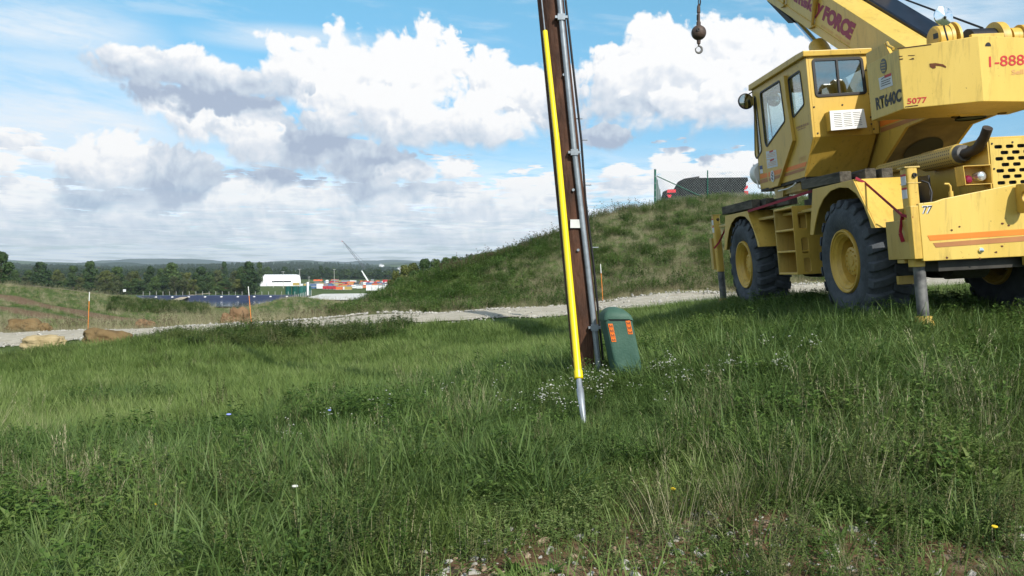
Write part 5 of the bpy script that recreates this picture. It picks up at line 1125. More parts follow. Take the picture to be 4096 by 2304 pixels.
def make_wheel():
    w = bpy.data.objects.new('wheel', None); COL.objects.link(w); w.parent = CR
    cb(tyre_mb(), 'tyre', M_RUB, w, bevel=.006, smooth=35)
    B = MB(); B.lathe([(.10, .375), (.02, .378), (-.004, .368), (-.004, .352), (.012, .345), (.02, .330), (.012, .322), (.03, .312), (.045, .290), (.065, .282), (.09, .262), (.22, .25), (.235, .24), (.235, .19), (.5, .18), (.5, .38)], axis='x', n=56); cb(B, 'rim', M_RIM, w, bevel=0, smooth=32)
    B = MB(); B.lathe([(.24, .205), (.20, .205), (.20, .19), (.10, .165), (.095, .155), (.095, .06), (.085, .055), (.085, 0)], axis='x', n=40)
    for i in range(12): a = 2 * math.pi * i / 12; B.lathe([(.098, .012), (.082, .012), (.082, 0)], (0, .125 * math.cos(a), .125 * math.sin(a)), 'x', 6)
    cb(B, 'hub', M_RIM, w, bevel=0, smooth=32)
    B = MB()
    for i in range(24): a = 2 * math.pi * i / 24; B.lathe([(.236, .014), (.208, .014), (.208, 0)], (0, .222 * math.cos(a), .222 * math.sin(a)), 'x', 6)
    cb(B, 'wheel_nuts', M_DK, w, bevel=0)
    return w
w0 = make_wheel(); w0.location = CM_ @ Vector((0, 0, .74))
for (x_, y_) in ((0, 3.66), (1.80, 0), (1.80, 3.66)):
    c = w0.copy(); COL.objects.link(c); c.location = CM_ @ Vector((x_, y_, .74))
    for ch in list(w0.children): q = ch.copy(); COL.objects.link(q); q.parent = c
# ---- carrier
B = MB(); B.box((.66, -1.45, .80), (1.66, 5.2, 1.18)); cb(B, 'carrier_frame', M_DK)
for y_ in (0, 3.66):
    B = MB(); B.tube([(.3, y_, .74), (2.05, y_, .74)], .13, 12); B.lathe([(-.28, .1), (-.2, .26), (.2, .26), (.28, .1)], (1.16, y_, .74), 'y', 16); cb(B, 'axle', M_DK, bevel=0, smooth=40)
cbox('deck', (.10, .75, 1.40), (2.25, 5.1, 1.44), M_Y2)
def fender(y0, dz, name='fender', rear_r=.60):
    arch = [(-.80, 1.09), (-.76, 1.20), (-.66, 1.36), (-.52, 1.49), (-.33, 1.575), (-.10, 1.60), (.14, 1.585), (.36, 1.51), (.54, 1.39), (.68, 1.22), (.76, 1.09)]
    outer = [(.87, 1.09), (.66, 1.655), (-.47, 1.655), (-.90, 1.09)]
    out = [(y0 + a, z + dz) for a, z in outer] + [(y0 + a, z + dz) for a, z in arch]
    f = bpy.data.objects.new(name, None); COL.objects.link(f); f.parent = CR
    B = MB(); B.plate(out, [], 'x', -.018, .0); cb(B, 'cheek', M_Y, f, bevel=.004)
    B = MB(); B.prism([(y0 + .66, 1.635 + dz), (y0 + .66, 1.655 + dz), (y0 - .47, 1.655 + dz), (y0 - .47, 1.635 + dz)], 'x', .001, .66); cb(B, 'top_plate', M_Y2, f, bevel=0)
    B = MB(); B.prism([(y0 - .472, 1.656 + dz), (y0 - .455, 1.64 + dz), (y0 - .885, 1.09 + dz), (y0 - .902, 1.09 + dz)], 'x', .001, rear_r); cb(B, 'rear_slope', M_Y, f, bevel=0)
    B = MB(); B.prism([(y0 + .662, 1.654 + dz), (y0 + .645, 1.64 + dz), (y0 + .85, 1.09 + dz), (y0 + .87, 1.09 + dz)], 'x', .001, .6); cb(B, 'front_slope', M_Y2, f, bevel=0)
    B = MB(); B.box((.64, y0 - .85, 1.0 + dz), (.66, y0 + .85, 1.63 + dz)); cb(B, 'inner_plate', M_DK, f, bevel=0)
    return f
fender(0, 0); fender(3.66, -.09)
# ladder box between the wheels
lad = bpy.data.objects.new('step_box', None); COL.objects.link(lad); lad.parent = CR
yb, yf = 1.40, 2.06; zb, zt = .585, 1.50
B = MB(); hole = lambda cy, cz, w, h: rounded([(cy - w, cz - h), (cy + w, cz - h), (cy + w, cz + h), (cy - w, cz + h)], .03)
B.plate([(-.02, zb), (.42, zb), (.42, .80), (.36, .80), (.33, .92), (.42, 1.15), (.42, 1.40), (.26, zt), (-.02, zt)], [hole(.105, 1.30, .055, .115), hole(.115, .97, .045, .105), hole(.125, .71, .045, .095)], 'y', yb - .012, yb); cb(B, 'rear_face', M_Y, lad, bevel=.003)
for z in (zb, .885, 1.175, zt - .03): B = MB(); B.box((-.02, yb + .001, z), (.34, yf, z + .028)); cb(B, 'step', M_Y, lad)
B = MB(); B.box((-.02, yf, zb), (.34, yf + .02, zt)); cb(B, 'front_face', M_Y2, lad); B = MB(); B.box((.34, yb + .001, zb), (.36, yf, zt)); cb(B, 'back_plate', M_Y2, lad)
# rear cross box with stripes
RY = -1.60
rb = bpy.data.objects.new('rear_box', None); COL.objects.link(rb); rb.parent = CR
B = MB(); B.prism([(.10, .715), (.10, 1.29), (.27, 1.30), (.36, 1.325), (1.09, 1.43), (1.12, 1.43), (1.12, 1.16), (2.28, 1.16), (2.28, .70)], 'y', RY, RY + .05); cb(B, 'rear_plate', M_YP, rb, bevel=.006)
B = MB(); B.box((.02, RY + .051, .74), (2.28, RY + .55, 1.14)); cb(B, 'outrigger_housing', M_Y2, rb)
B = MB(); B.prism([(RY + .0, 1.27), (RY + .09, 1.27), (RY + .09, .74), (RY + .0, .74)], 'x', .015, .098); cb(B, 'side_flange', M_Y, rb)
B = MB(); B.prism([(1.13, .62), (1.13, .715), (1.44, .715), (1.44, .62)], 'y', RY - .02, RY + .03); cb(B, 'hitch_plate', M_Y, rb)
B = MB(); lug = rounded([(RY + .0, 1.16), (RY - .02, 1.43), (RY - .16, 1.42), (RY - .26, 1.30), (RY - .20, 1.18), (RY - .08, 1.13)], .03); hl = [(RY - .14 + .05 * math.cos(a), 1.30 + .055 * math.sin(a)) for a in np.linspace(0, 6.283, 17)[:-1]]
B.plate(lug, [hl], 'x', 1.10, 1.15); cb(B, 'tow_lug', M_Y, rb)
decal('orange_stripe', 1, RY, k2, [(1806, 679), (1826, 720), (2700, 663), (2700, 618)], M_OR, rb); decal('brown_stripe', 1, RY, k2, [(1850, 739), (1872, 774), (2700, 715), (2700, 672)], M_BN, rb)
text('number', '77', 1, RY, k2, (1762, 443), (1838, 440), (1826, 508), (1762, 510), M_WS, rb, out=-.0035, bold=.03); text('number', '77', 1, RY, k2, (1768, 447), (1844, 443), (1830, 504), (1768, 507), M_BT, rb, out=-.0065, bold=.0)
B = MB(); c = CK(1, RY, *k2(2228, 796)); B.lathe([(RY + .0, .028), (RY - .02, .024), (RY - .022, 0)], (c.x, 0, c.z), 'y', 14); cb(B, 'round_fitting', M_SIL, rb, bevel=0)
B = MB()
for p in ((2060, 608), (1998, 636), (2400, 585), (2395, 765), (2350, 812), (2450, 600), (1960, 855), (2220, 860)): c = CK(1, RY, *k2(*p)); s_ = .014; B.prism([(c.x + s_ * rnd(.6, 1.4) * math.cos(a), c.z + s_ * rnd(.5, 1) * math.sin(a)) for a in np.linspace(0, 6.28, 8)[:-1]], 'y', RY - .0005, RY - .003)
cb(B, 'rust_spots', mat('rust', (.10, .04, .02), .9), rb, bevel=0)
# outriggers
def outrigger(x0, y0, name='outrigger', dz=0.0, leg=.065):
    o = bpy.data.objects.new(name, None); COL.objects.link(o); o.parent = CR
    B = MB(); B.prism(rounded([(x0 - .0, y0 - .075), (x0 + .118, y0 - .075), (x0 + .118, y0 + .075), (x0, y0 + .075)], .03), 'z', .66 + dz, 1.66 + dz); cb(B, 'column', M_Y, o, bevel=.003)
    B = MB(); B.box((x0 - .03, y0 + .076, .70 + dz), (x0 + .16, y0 + .22, 1.26 + dz)); cb(B, 'guide', M_Y2, o)
    B = MB(); B.box((x0 - .02, y0 - .08, 1.655 + dz), (x0 + .14, y0 + .08, 1.672 + dz)); B.box((x0 - .004, y0 - .079, 1.50 + dz), (x0 + .139, y0 + .079, 1.508 + dz)); cb(B, 'cap', M_Y2, o)
    B = MB(); B.tube([(x0 + leg, y0, .70 + dz), (x0 + leg, y0, .16)], .058, 20); cb(B, 'jack_leg', M_JK, o, bevel=0, smooth=50)
    B = MB(); B.lathe([(.16, .05), (.15, .085), (.10, .09), (.06, .11), (-.02, .11)], (x0 + leg, y0, 0), 'z', 18); cb(B, 'foot', M_Y2, o, bevel=0, smooth=35)
    for k in range(2):
        z = 1.60 - k * .135 + dz; B = MB(); B.box((x0 - .004, y0 - .05, z - .11), (x0 - .001, y0 + .05, z - .022)); cb(B, 'reflector', M_WS, o, bevel=0)
        B = MB(); B.box((x0 - .004, y0 - .05, z - .020), (x0 - .001, y0 + .05, z)); cb(B, 'red_reflector', M_RT, o, bevel=0)
    c = Vector((x0 + .075, y0 - .077, 1.58 + dz)); B = MB(); B.lathe([(0, .026), (-.02, .022), (-.02, .010), (-.005, .008)], c, 'y', 14); cb(B, 'lift_eye', M_DK, o, bevel=0)
_xa = CK(1, -1.50, *k2(1641, 160)).x; outrigger(_xa, -1.42, leg=CK(1, -1.47, *k2(1762, 960)).x - _xa); outrigger(.06, 5.32, dz=-.03); outrigger(2.22, -1.53); outrigger(2.2, 5.32)
cbox('tie_bar', (.16, -.95, .47), (.46, -.90, .56), M_Y2)
B = MB(); B.box((.3, -1.5, .60), (2.1, -.9, .72)); B.lathe([(-.2, .0), (-.2, .16), (.2, .16), (.2, 0)], (.8, -1.1, .66), 'x', 14); cb(B, 'rear_chassis', M_DK)
# engine cover
eng = bpy.data.objects.new('engine_cover', None); COL.objects.link(eng); eng.parent = CR
GX0, GZ1 = 1.065, 1.93; GY = -1.30
holes = []
for r_ in range(10):
    z = GZ1 - .085 - r_ * .062
    for c_ in range(9):
        x_ = 1.155 + c_ * .122 + (.061 if r_ % 2 else 0)
        if z < 1.22 or x_ > 2.12: continue
        holes.append(rounded([(x_ - .042, z - .019), (x_ + .042, z - .019), (x_ + .042, z + .019), (x_ - .042, z + .019)], .0185, 3))
B = MB(); B.plate([(GX0, 1.18), (2.24, 1.18), (2.24, GZ1), (GX0, GZ1)], holes, 'y', GY - .012, GY); cb(B, 'grille', M_YP, eng, bevel=0)
B = MB(); B.box((GX0 + .02, GY + .03, 1.19), (2.22, GY + .05, GZ1 - .02)); cb(B, 'radiator', M_K, eng, bevel=0)
B = MB(); GE = -.80; B.box((GX0 - .02, GY - .002, 1.17), (GX0, GE, GZ1)); B.box((2.24, GY - .002, 1.17), (2.26, GE, GZ1)); B.box((GX0 - .02, GY - .002, GZ1 + .0005), (2.26, GE, GZ1 + .02)); B.box((GX0, GE - .02, 1.17), (2.24, GE, GZ1)); B.box((1.06, GE + .002, 1.17), (2.2, .9, 1.80)); cb(B, 'hood_panels', M_Y, eng, bevel=.004)
B = MB()
for p in ((1.08, 1.88), (1.08, 1.62), (1.075, 1.25), (1.3, 1.885), (1.6, 1.885)): B.lathe([(GY - .012, .011), (GY - .02, .009), (GY - .02, 0)], (p[0] + .01, 0, p[1]), 'y', 8)
cb(B, 'screws', M_DK, eng, bevel=0)
B = MB(); B.prism([(.02, 1.16), (.02, 1.70), (.9, 1.74), (.9, 1.16)], 'x', .40, 1.044); cb(B, 'side_housing', M_Y2, eng); B = MB(); B.box((.30, -1.0, .95), (1.03, .02, 1.19)); B.tube([(.5, -.9, 1.3), (.7, -.3, 1.42), (.9, .0, 1.4)], .03, 8); B.tube([(.4, -.2, 1.25), (.75, -.6, 1.3), (1.0, -.9, 1.36)], .022, 8); cb(B, 'shade_fill_and_hoses', M_DK, eng, bevel=0)  # dark box stands in for the shade of the recess; hoses run over it
# lamp box on its left
lb_ = bpy.data.objects.new('rear_lamp_box', None); COL.objects.link(lb_); lb_.parent = CR
LY = -1.34; B = MB(); o_ = [(.755, 1.465), (1.045, 1.465), (1.045, 1.665), (.745, 1.665)]; B.plate(o_, [inset(o_, .008)], 'y', LY, LY + .16); B.box((.76, LY + .15, 1.47), (1.04, LY + .16, 1.66)); cb(B, 'lamp_housing', M_Y, lb_, bevel=.002)
B = MB(); B.lathe([(LY + .15, .0), (LY + .15, .048), (LY + .05, .048), (LY + .045, .044), (LY + .04, .03), (LY + .036, 0)], (.965, 0, 1.555), 'y', 24); cb(B, 'headlight', mat('lamp_glass', (.62, .64, .66), .12, metal=.6, var=.25, scale=40, spec=.8), lb_, bevel=0, smooth=40)
B = MB(); B.lathe([(LY + .15, 0), (LY + .15, .045), (LY + .06, .045), (LY + .04, .03), (LY + .035, 0)], (.825, 0, 1.525), 'y', 20); cb(B, 'tail_light', mat('red_lens', (.20, .01, .04), .2), lb_, bevel=0, smooth=40)
# hooked pipe and hose behind the rear plate
B = MB(); B.tube([(.50, -1.50, 1.30), (.50, -1.50, 1.40)], .022, 12); B.tube([(.50, -1.50, 1.40), (.50, -1.50, 1.45), (.485, -1.50, 1.475), (.44, -1.50, 1.478)], .011, 10); cb(B, 'filler_pipe', M_Y, bevel=0, smooth=40)
B = MB(); B.tube([(.30, -1.46, 1.28), (.335, -1.44, 1.40), (.32, -1.42, 1.50), (.27, -1.38, 1.53)], .012, 8); cb(B, 'hose', M_K, bevel=0, smooth=50)
# exhaust silencer under its perforated shield
def shield(x_, z_, y0, y1, r_, name, parent, a0=0.0, a1=6.2831, n=36):
    V, F, U = [], [], []
    for i, y_ in enumerate((y0, y1)):
        for j in range(n + 1): a = a0 + (a1 - a0) * j / n; V.append(CM_ @ Vector((x_ + r_ * math.cos(a), y_, z_ + r_ * math.sin(a))))
    for j in range(n): F.append((j, j + 1, n + 2 + j, n + 1 + j))
    me = bpy.data.meshes.new(name); me.from_pydata([tuple(v) for v in V], [], F); uv = me.uv_layers.new(name='UVMap')
    for p in me.polygons:
        for li in p.loop_indices: vi = me.loops[li].vertex_index; i, j = divmod(vi, n + 1); uv.data[li].uv = ((y0, y1)[i], (a1 - a0) * j / n * r_)
    me.materials.append(M_PERF); me.polygons.foreach_set('use_smooth', [True] * len(F)); o = bpy.data.objects.new(name, me); COL.objects.link(o); o.parent = parent; return o
ex = bpy.data.objects.new('exhaust', None); COL.objects.link(ex); ex.parent = CR
EX = .985; EZ = CK(0, EX, *k1(2070, 1222)).z; YA, YB, YC = CK(0, EX, *k1(2060, 1222)).y, CK(0, EX, *k1(1800, 1285)).y, CK(0, EX, *k1(1440, 1365)).y
shield(EX, EZ, YA, YB, .112, 'heat_shield', ex); shield(EX, EZ + .035, YB, YC, .07, 'pipe_shield', ex)
B = MB(); B.lathe([(YB, .111), (YB + .01, .06)], (EX, 0, EZ), 'y', 32); B.lathe([(YA, .112), (YA - .02, .10), (YA - .02, 0)], (EX, 0, EZ), 'y', 32); cb(B, 'end_plate', M_Y2, ex, bevel=0, smooth=40)
e1 = CK(0, EX, *k1(2120, 1218)); e2 = CK(0, EX, *k1(2200, 1180)); e3 = CK(0, EX, *k1(2258, 1090)); e4 = CK(0, EX, *k1(2285, 1015)); B = MB(); B.tube([(EX, YA, EZ), e1, e1.lerp(e2, .6), e2, e2.lerp(e3, .5), e3, e4], [.055, .055, .054, .053, .052, .05, .05], 18); cb(B, 'tail_pipe', mat('burnt_steel', (.035, .026, .022), .55, var=.3, scale=8), ex, bevel=0, smooth=60)
B = MB(); B.lathe([(YA - .02, .10), (YA - .10, .085), (YA - .10, .0)], (EX, 0, EZ), 'y', 24); cb(B, 'clamp', M_JK, ex, bevel=0, smooth=40)

# ---- superstructure
up_ = bpy.data.objects.new('superstructure', None); COL.objects.link(up_); up_.parent = CR
B = MB(); B.lathe([(1.44, .72), (1.62, .72), (1.62, .66), (1.72, .66), (1.72, 0)], (1.18, 2.0, 0), 'z', 40); cb(B, 'turntable', M_DK, up_, bevel=0, smooth=35)
prof = [(-.1, 2.40), (.62, 2.36), (1.45, 1.90), (1.68, 1.86), (1.75, 1.725), (2.85, 1.725), (2.95, 2.2), (2.3, 2.75), (.9, 2.95), (-.1, 2.95)]
B = MB(); B.prism(prof, 'x', 1.225, 1.265); B.prism(prof, 'x', 2.06, 2.10); cb(B, 'side_plates', M_Y, up_, bevel=.004)
low = [(-.1, 2.40), (.62, 2.36), (1.45, 1.90), (1.68, 1.86)]
B = MB(); B.prism([(y, z + .002) for y, z in low] + [(y, z + .03) for y, z in reversed(low)], 'x', 1.266, 2.059); cb(B, 'underside', M_DK2 if False else mat('underside_brown', (.16, .115, .055), .8, col2=(.26, .19, .08), scale=4), up_, bevel=0)  # mottled brown, darker than the yellow side plates
c = (.42, 2.34); B = MB(); B.lathe([(0, .17), (.012, .17), (.012, .0)], (1.75, .1, 2.352), 'z', 30); B.lathe([(0, .05), (.01, .05), (.01, .0)], (1.95, -.2, 2.352), 'z', 16); B.lathe([(0, .05), (.01, .05), (.01, .0)], (1.45, -.1, 2.352), 'z', 16); cb(B, 'access_hole', M_K, up_, bevel=0)
a_ = math.atan2(.46, -.83); rr = []
B = MB(); 
for j in range(28):
    t = 2 * math.pi * j / 28; u, w = .24 * math.cos(t), .28 * math.sin(t); rr.append((1.66 + u, 1.05 - w * .87, 2.115 + w * .48 - .004))
B.v = rr; B.f = [tuple(range(28))]; cb(B, 'lower_hole', M_K, up_, bevel=0, fix=False)
decal('orange_stripe', 0, 1.225, k1, [(1430, 962), (1432, 1008), (1610, 945), (1600, 925)], M_OR, up_); decal('brown_stripe', 0, 1.225, k1, [(1435, 1018), (1438, 1052), (1760, 935), (1640, 945)], M_BN, up_)
# counterweight
cw = bpy.data.objects.new('counterweight', None); COL.objects.link(cw); cw.parent = CR
pl_ = [(.465, -.80), (1.20, -1.06), (2.05, -.84), (2.12, -.78), (2.12, -.05), (1.24, -.05), (.465, -.05)]
B = MB(); n_ = len(pl_); zt_ = [3.01, 3.055, 3.05, 3.05, 3.04, 3.04, 3.01]
B.v = [(x_, y_, 2.36) for x_, y_ in pl_] + [(x_, y_, z_) for (x_, y_), z_ in zip(pl_, zt_)]; B.f = [tuple(range(n_)), tuple(range(2 * n_ - 1, n_ - 1, -1))] + [(i, (i + 1) % n_, n_ + (i + 1) % n_, n_ + i) for i in range(n_)]
cb(B, 'block', M_YP, cw, bevel=.008)
# lettering on the two slanted rear faces: a local plane from three points
def face_text(name, s, m, pix, kk, A, Bp, parent, out=.004, bold=0.0):
    nrm = (Vector((Bp[0] - A[0], Bp[1] - A[1], 0))).cross(Vector((0, 0, 1))).normalized()
    def hit(p):
        r = CI @ px_ray(*kk(*p)); o = CI @ (Vector((0, 0, EYE)) - CO); P0 = Vector((A[0], A[1], 0)); t = (P0 - o).dot(nrm) / r.dot(nrm); return o + r * t
    q = [hit(p) for p in pix]; sg = 1 if nrm.y < 0 else -1
    if isinstance(s, str):
        cu = bpy.data.curves.new('txt', 'FONT'); cu.body = s; cu.size = 1; cu.offset = bold; cu.resolution_u = 3
        o = bpy.data.objects.new('txt', cu); COL.objects.link(o); bpy.context.view_layer.update(); me = bpy.data.meshes.new_from_object(o.evaluated_get(bpy.context.evaluated_depsgraph_get())); bpy.data.objects.remove(o); bpy.data.curves.remove(cu)
        P = np.array([v.co[:2] for v in me.vertices]); lo, hi = P.min(0), P.max(0)
        for v in me.vertices: u = (v.co.x - lo[0]) / (hi[0] - lo[0]); w = (v.co.y - lo[1]) / (hi[1] - lo[1]); v.co = CM_ @ (q[3].lerp(q[2], u).lerp(q[0].lerp(q[1], u), w) + nrm * sg * out)
        me.materials.clear()
    else:
        me = bpy.data.meshes.new(name); me.from_pydata([tuple(CM_ @ (p + nrm * sg * out)) for p in q], [], [tuple(range(len(q)))])
    me.name = name; me.materials.append(m); ob = bpy.data.objects.new(name, me); COL.objects.link(ob); ob.parent = parent; return ob
L0, L1, L2 = (.465, -.80), (1.20, -1.06), (2.05, -.84)
face_text('fleet_number', '5077', M_RT, ((1060, 1268), (1312, 1246), (1312, 1322), (1060, 1342)), k7, L0, L1, cw, bold=.02)
face_text('phone_number', '1-888', M_RT, ((2108, 728), (2562, 700), (2566, 838), (2112, 866)), k7, L1, L2, cw, bold=.01)
face_text('phone_number', 'Selli', M_FT, ((2400, 900), (2580, 888), (2580, 950), (2400, 966)), k7, L1, L2, cw, bold=.02)
face_text('rust_scar', None, mat('rust_scar', (.13, .045, .018), .9), ((1345, 820), (1420, 812), (1520, 828), (1560, 855), (1558, 876), (1500, 852), (1425, 845), (1425, 878), (1390, 882), (1352, 862)), k7, L0, L1, cw)
face_text('round_slot', None, M_K, [(2060 + 38 - 38 * math.cos(a), 596 - 50 * math.sin(a)) for a in np.linspace(0, math.pi, 12)], k7, L1, L2, cw)
for q_ in (((950, 722), (1000, 720), (1000, 728), (950, 732)), ((955, 758), (1005, 752), (1005, 766), (955, 772)), ((1070, 712), (1155, 710), (1155, 718), (1070, 720)), ((1120, 750), (1140, 745), (1150, 765), (1080, 768)), ((930, 622), (1365, 566), (1372, 578), (932, 634)), ((1032, 1372), (1200, 1350), (1200, 1362), (1032, 1382))): face_text('rust_chip', None, mat('rust_chip', (.06, .03, .018), .9) if q_[0][0] == 950 else bpy.data.materials['rust_chip'], q_, k7, L0, L1, cw)
SX = .465
B = MB(); c = CK(0, SX, *k7(755, 850)); 
circ = [(c.y + .075 * math.cos(a), c.z + .082 * math.sin(a)) for a in np.linspace(0, 6.2832, 29)[:-1]]; B.prism(circ, 'x', SX - .0005, SX - .004); cb(B, 'emblem', mat('emblem_grey', (.10, .10, .09), .5), cw, bevel=0)
B = MB()
for k in range(4): z = c.z + .048 - k * .032; B.prism([(c.y - .04, z - .016), (c.y - .04, z - .004), (c.y + .045, z + .008), (c.y + .045, z - .004)], 'x', SX - .0042, SX - .007)
cb(B, 'emblem_bars', M_Y2, cw, bevel=0)
decal('sticker', 0, SX, k7, [(692, 1008), (858, 945), (876, 1098), (714, 1160)], M_WS, cw); decal('sticker_heading', 0, SX - .004, k7, [(765, 972), (852, 938), (856, 972), (772, 1004)], M_RT, cw, t=.003)
for (y_, w) in ((1010, 60), (1040, 120), (1070, 110), (1098, 120)): decal('sticker_lines', 0, SX - .004, k7, [(725, y_ + 10), (725 + w, y_ - 34), (726 + w, y_ - 26), (726, y_ + 18)], M_BT, cw, t=.003)
text('model_lettering', 'RT640C', 0, SX, k7, (648, 1258), (984, 1132), (988, 1304), (668, 1424), M_BT, cw, bold=.045)
B = MB(); q = [CK(0, SX + .04, *k7(*p)) for p in ((545, 690), (785, 555), (905, 625))]; B.prism([(q[0].y, 2.5), (q[0].y, q[0].z), (q[1].y, q[1].z), (q[2].y, 2.9), (q[2].y + .1, 2.5)], 'x', SX + .02, SX + .06); cb(B, 'side_shield', M_Y, up_, bevel=.004)
B = MB(); B.tube([CK(0, SX + .05, *k7(800, 548)), CK(0, SX, *k7(820, 590)), CK(0, SX, *k7(880, 625))], .016, 8); cb(B, 'latch', M_Y, up_, bevel=0)

# ---- boom
BX0, BX1 = 1.30, 1.72
def bz_lo(y): return 3.72 + .582 * (y - 2.33)
def bz_hi(y): return 3.38 + .628 * (y - .63)
bo = bpy.data.objects.new('boom', None); COL.objects.link(bo); bo.parent = CR
ye = 6.6
B = MB(); B.prism([(-.45, 2.75), (-.2, 2.35), (bz_lo and 1.0, 2.80), (2.0, bz_lo(2.0)), (ye, bz_lo(ye)), (ye, bz_hi(ye) - .08), (.3, bz_hi(.3)), (-.45, 3.02)], 'x', BX0, BX1); cb(B, 'base_section', M_YP, bo, bevel=.006)
B = MB(); B.prism([(ye - .5, bz_lo(ye) + .02), (9.5, bz_lo(9.3) + .1), (9.5, bz_hi(9.5) - .42), (ye - .5, bz_hi(ye) - .45)], 'x', BX0 + .04, BX1 - .04); cb(B, 'inner_section', M_Y2, bo)
B = MB(); B.prism([(1.2, bz_lo(1.2) + .13), (1.2, bz_lo(1.2) + .15), (ye, bz_lo(ye) + .15), (ye, bz_lo(ye) + .13)], 'x', BX0 - .012, BX0 - .001); cb(B, 'side_ledge', M_Y, bo, bevel=.002)
B = MB(); B.box((BX0 + .02, 9.4, bz_lo(9.4) - .1), (BX1 - .02, 9.95, bz_lo(9.4) + .62)); B.lathe([(BX0 + .1, .22), (BX1 - .1, .22)], (0, 9.75, bz_lo(9.4) - .02), 'x', 20); cb(B, 'boom_head', M_Y2, bo)
text('lettering', 'FORCE', 0, BX0, k1, (1000, 42), (1243, 190), (1192, 322), (968, 158), M_PU, bo, bold=.07)
text('lettering', 'y', 0, BX0, k1, (938, 22), (990, 48), (938, 160), (908, 140), M_PU, bo, bold=.05); text('lettering', 'imsk', 0, BX0, k1, (740, -70), (925, 15), (890, 100), (745, 10), M_PU, bo, bold=.05)
for (u0, u1) in ((0, .06), (.08, .15), (.17, .30), (.32, .42), (.50, .58), (.60, .74), (.76, .86), (.89, 1)): q4 = lambda u, w: (968 + 222 * u - 8 * w, 194 + 148 * u + 17 * w); decal('faded_lettering', 0, BX0, k1, [q4(u0, 0), q4(u1, 0), q4(u1, 1), q4(u0, 1)], M_FT2, bo, t=.002)
for (a, b) in (((925, -5), (888, 215)), ((672, -5), (662, 48))):
    p, q = CK(0, BX0 - .04, *k1(*a)), CK(0, BX0 - .03, *k1(*b)); p.z += .3 * (p.z - q.z) ; B = MB(); B.tube([p, q], [.05, .018] if a[0] > 900 else [.02, .014], 12); cb(B, 'stay_rod', M_Y2, bo, bevel=0, smooth=50)
    B = MB(); B.box((BX0 - .05, q.y - .07, q.z - .012), (BX0 - .002, q.y + .07, q.z + .012)); cb(B, 'bracket', M_Y2, bo)
B = MB(); B.prism(on(0, 1.42, k1, [(530, 8), (700, 185), (745, 178), (700, 130), (560, 20)]), 'x', 1.42, 1.60); cb(B, 'lower_bracket', M_DK, bo)
d1, d2 = CK(0, 1.51, *k1(748, 150)), CK(0, 1.51, *k1(925, 350)); B = MB(); B.tube([d1 + (d1 - d2) * .2, d2 + (d2 - d1) * .2], .055, 20); cb(B, 'lift_rod', M_SIL, bo, bevel=0, smooth=60)
d3 = Vector((1.51, 2.1, 2.15)); q = d2 + (d2 - d1) * .04; B = MB(); B.tube([q, q + (d3 - q) * .05, d3], [.14, .155, .155], 26); cb(B, 'lift_cylinder', M_Y, bo, bevel=0, smooth=50)
# stowed black jib along the right of the boom
jb = MB(); j0, j1 = .55, 6.6; jb.prism([(j0, bz_hi(j0) - .45), (j0, bz_hi(j0) + .02), (j1, bz_hi(j1) + .06), (j1, bz_hi(j1) - .5)], 'x', BX1 + .03, 2.14); cb(jb, 'stowed_jib', mat('jib_black', (.012, .014, .022), .28, var=.3, spec=.6), bo, bevel=.02)
jb = MB(); qy = 2.3; jb.box((1.80, qy, bz_hi(qy) + .04), (2.1, qy + .6, bz_hi(qy) + .24)); cb(jb, 'jib_bracket', M_DK, bo)
B = MB(); B.tube([CK(1, .0, *k7(2030, 362)), CK(1, 2.1, *k7(1060, 4)), CK(1, 6.0, *k7(150, -420))], .013, 7); cb(B, 'hoist_cable', M_K, bo, bevel=0, smooth=60)
# winches and mirror behind the counterweight's edge
wi = bpy.data.objects.new('winch', None); COL.objects.link(wi); wi.parent = CR
c = CK(1, -.25, *k7(1480, 490)); B = MB(); B.lathe([(c.x - .09, 0), (c.x - .09, .13), (c.x - .07, .155), (c.x + .06, .155)], (0, -.25, c.z - .02), 'x', 30); cb(B, 'motor_cover', M_Y, wi, bevel=0, smooth=35)
B = MB(); B.lathe([(c.x + .07, .0), (c.x + .07, .20), (c.x + .11, .20), (c.x + .11, .15)], (0, -.2, c.z - .02), 'x', 36); B.lathe([(c.x + .15, .14), (c.x + .15, .215), (c.x + .18, .215), (c.x + .18, .0)], (0, -.2, c.z - .03), 'x', 36); cb(B, 'flange', M_Y, wi, bevel=0, smooth=35)
decal('motor_plate', 0, c.x - .09, k7, [(1395, 440), (1458, 420), (1462, 488), (1400, 508)], M_BT, wi)
c = CK(1, -.25, *k7(1990, 470)); c2 = CK(1, -.25, *k7(2230, 430)); B = MB(); B.lathe([(c.x - .12, .0), (c.x - .12, .16), (c2.x + .02, .16), (c2.x + .02, 0)], (0, -.2, c.z - .06), 'x', 30); cb(B, 'cable_drum', M_K, wi, bevel=0, smooth=35)
B = MB(); B.lathe([(c2.x - .05, .15), (c2.x - .04, .225), (c2.x + .05, .225), (c2.x + .06, .15), (c2.x + .06, 0)], (0, -.2, c.z - .06), 'x', 36); cb(B, 'flange', M_Y, wi, bevel=0, smooth=35)
B = MB(); B.lathe([(c2.x + .08, .0), (c2.x + .08, .12), (c2.x + .2, .12), (c2.x + .2, .15), (c2.x + .34, .15), (c2.x + .34, 0)], (0, -.3, c.z - .05), 'x', 26); cb(B, 'gear_case', M_Y, wi, bevel=0, smooth=35)
B = MB(); B.box((c.x - .28, -.55, 2.95), (c.x + .1, -.5, 3.2)); cb(B, 'bracket', M_Y, wi)
mp_ = CK(1, -.70, *k7(1530, 205)); mf = CK(1, -.70, *k7(1582, 520)); rm = bpy.data.objects.new('boom_mirror', None); COL.objects.link(rm); rm.parent = CR
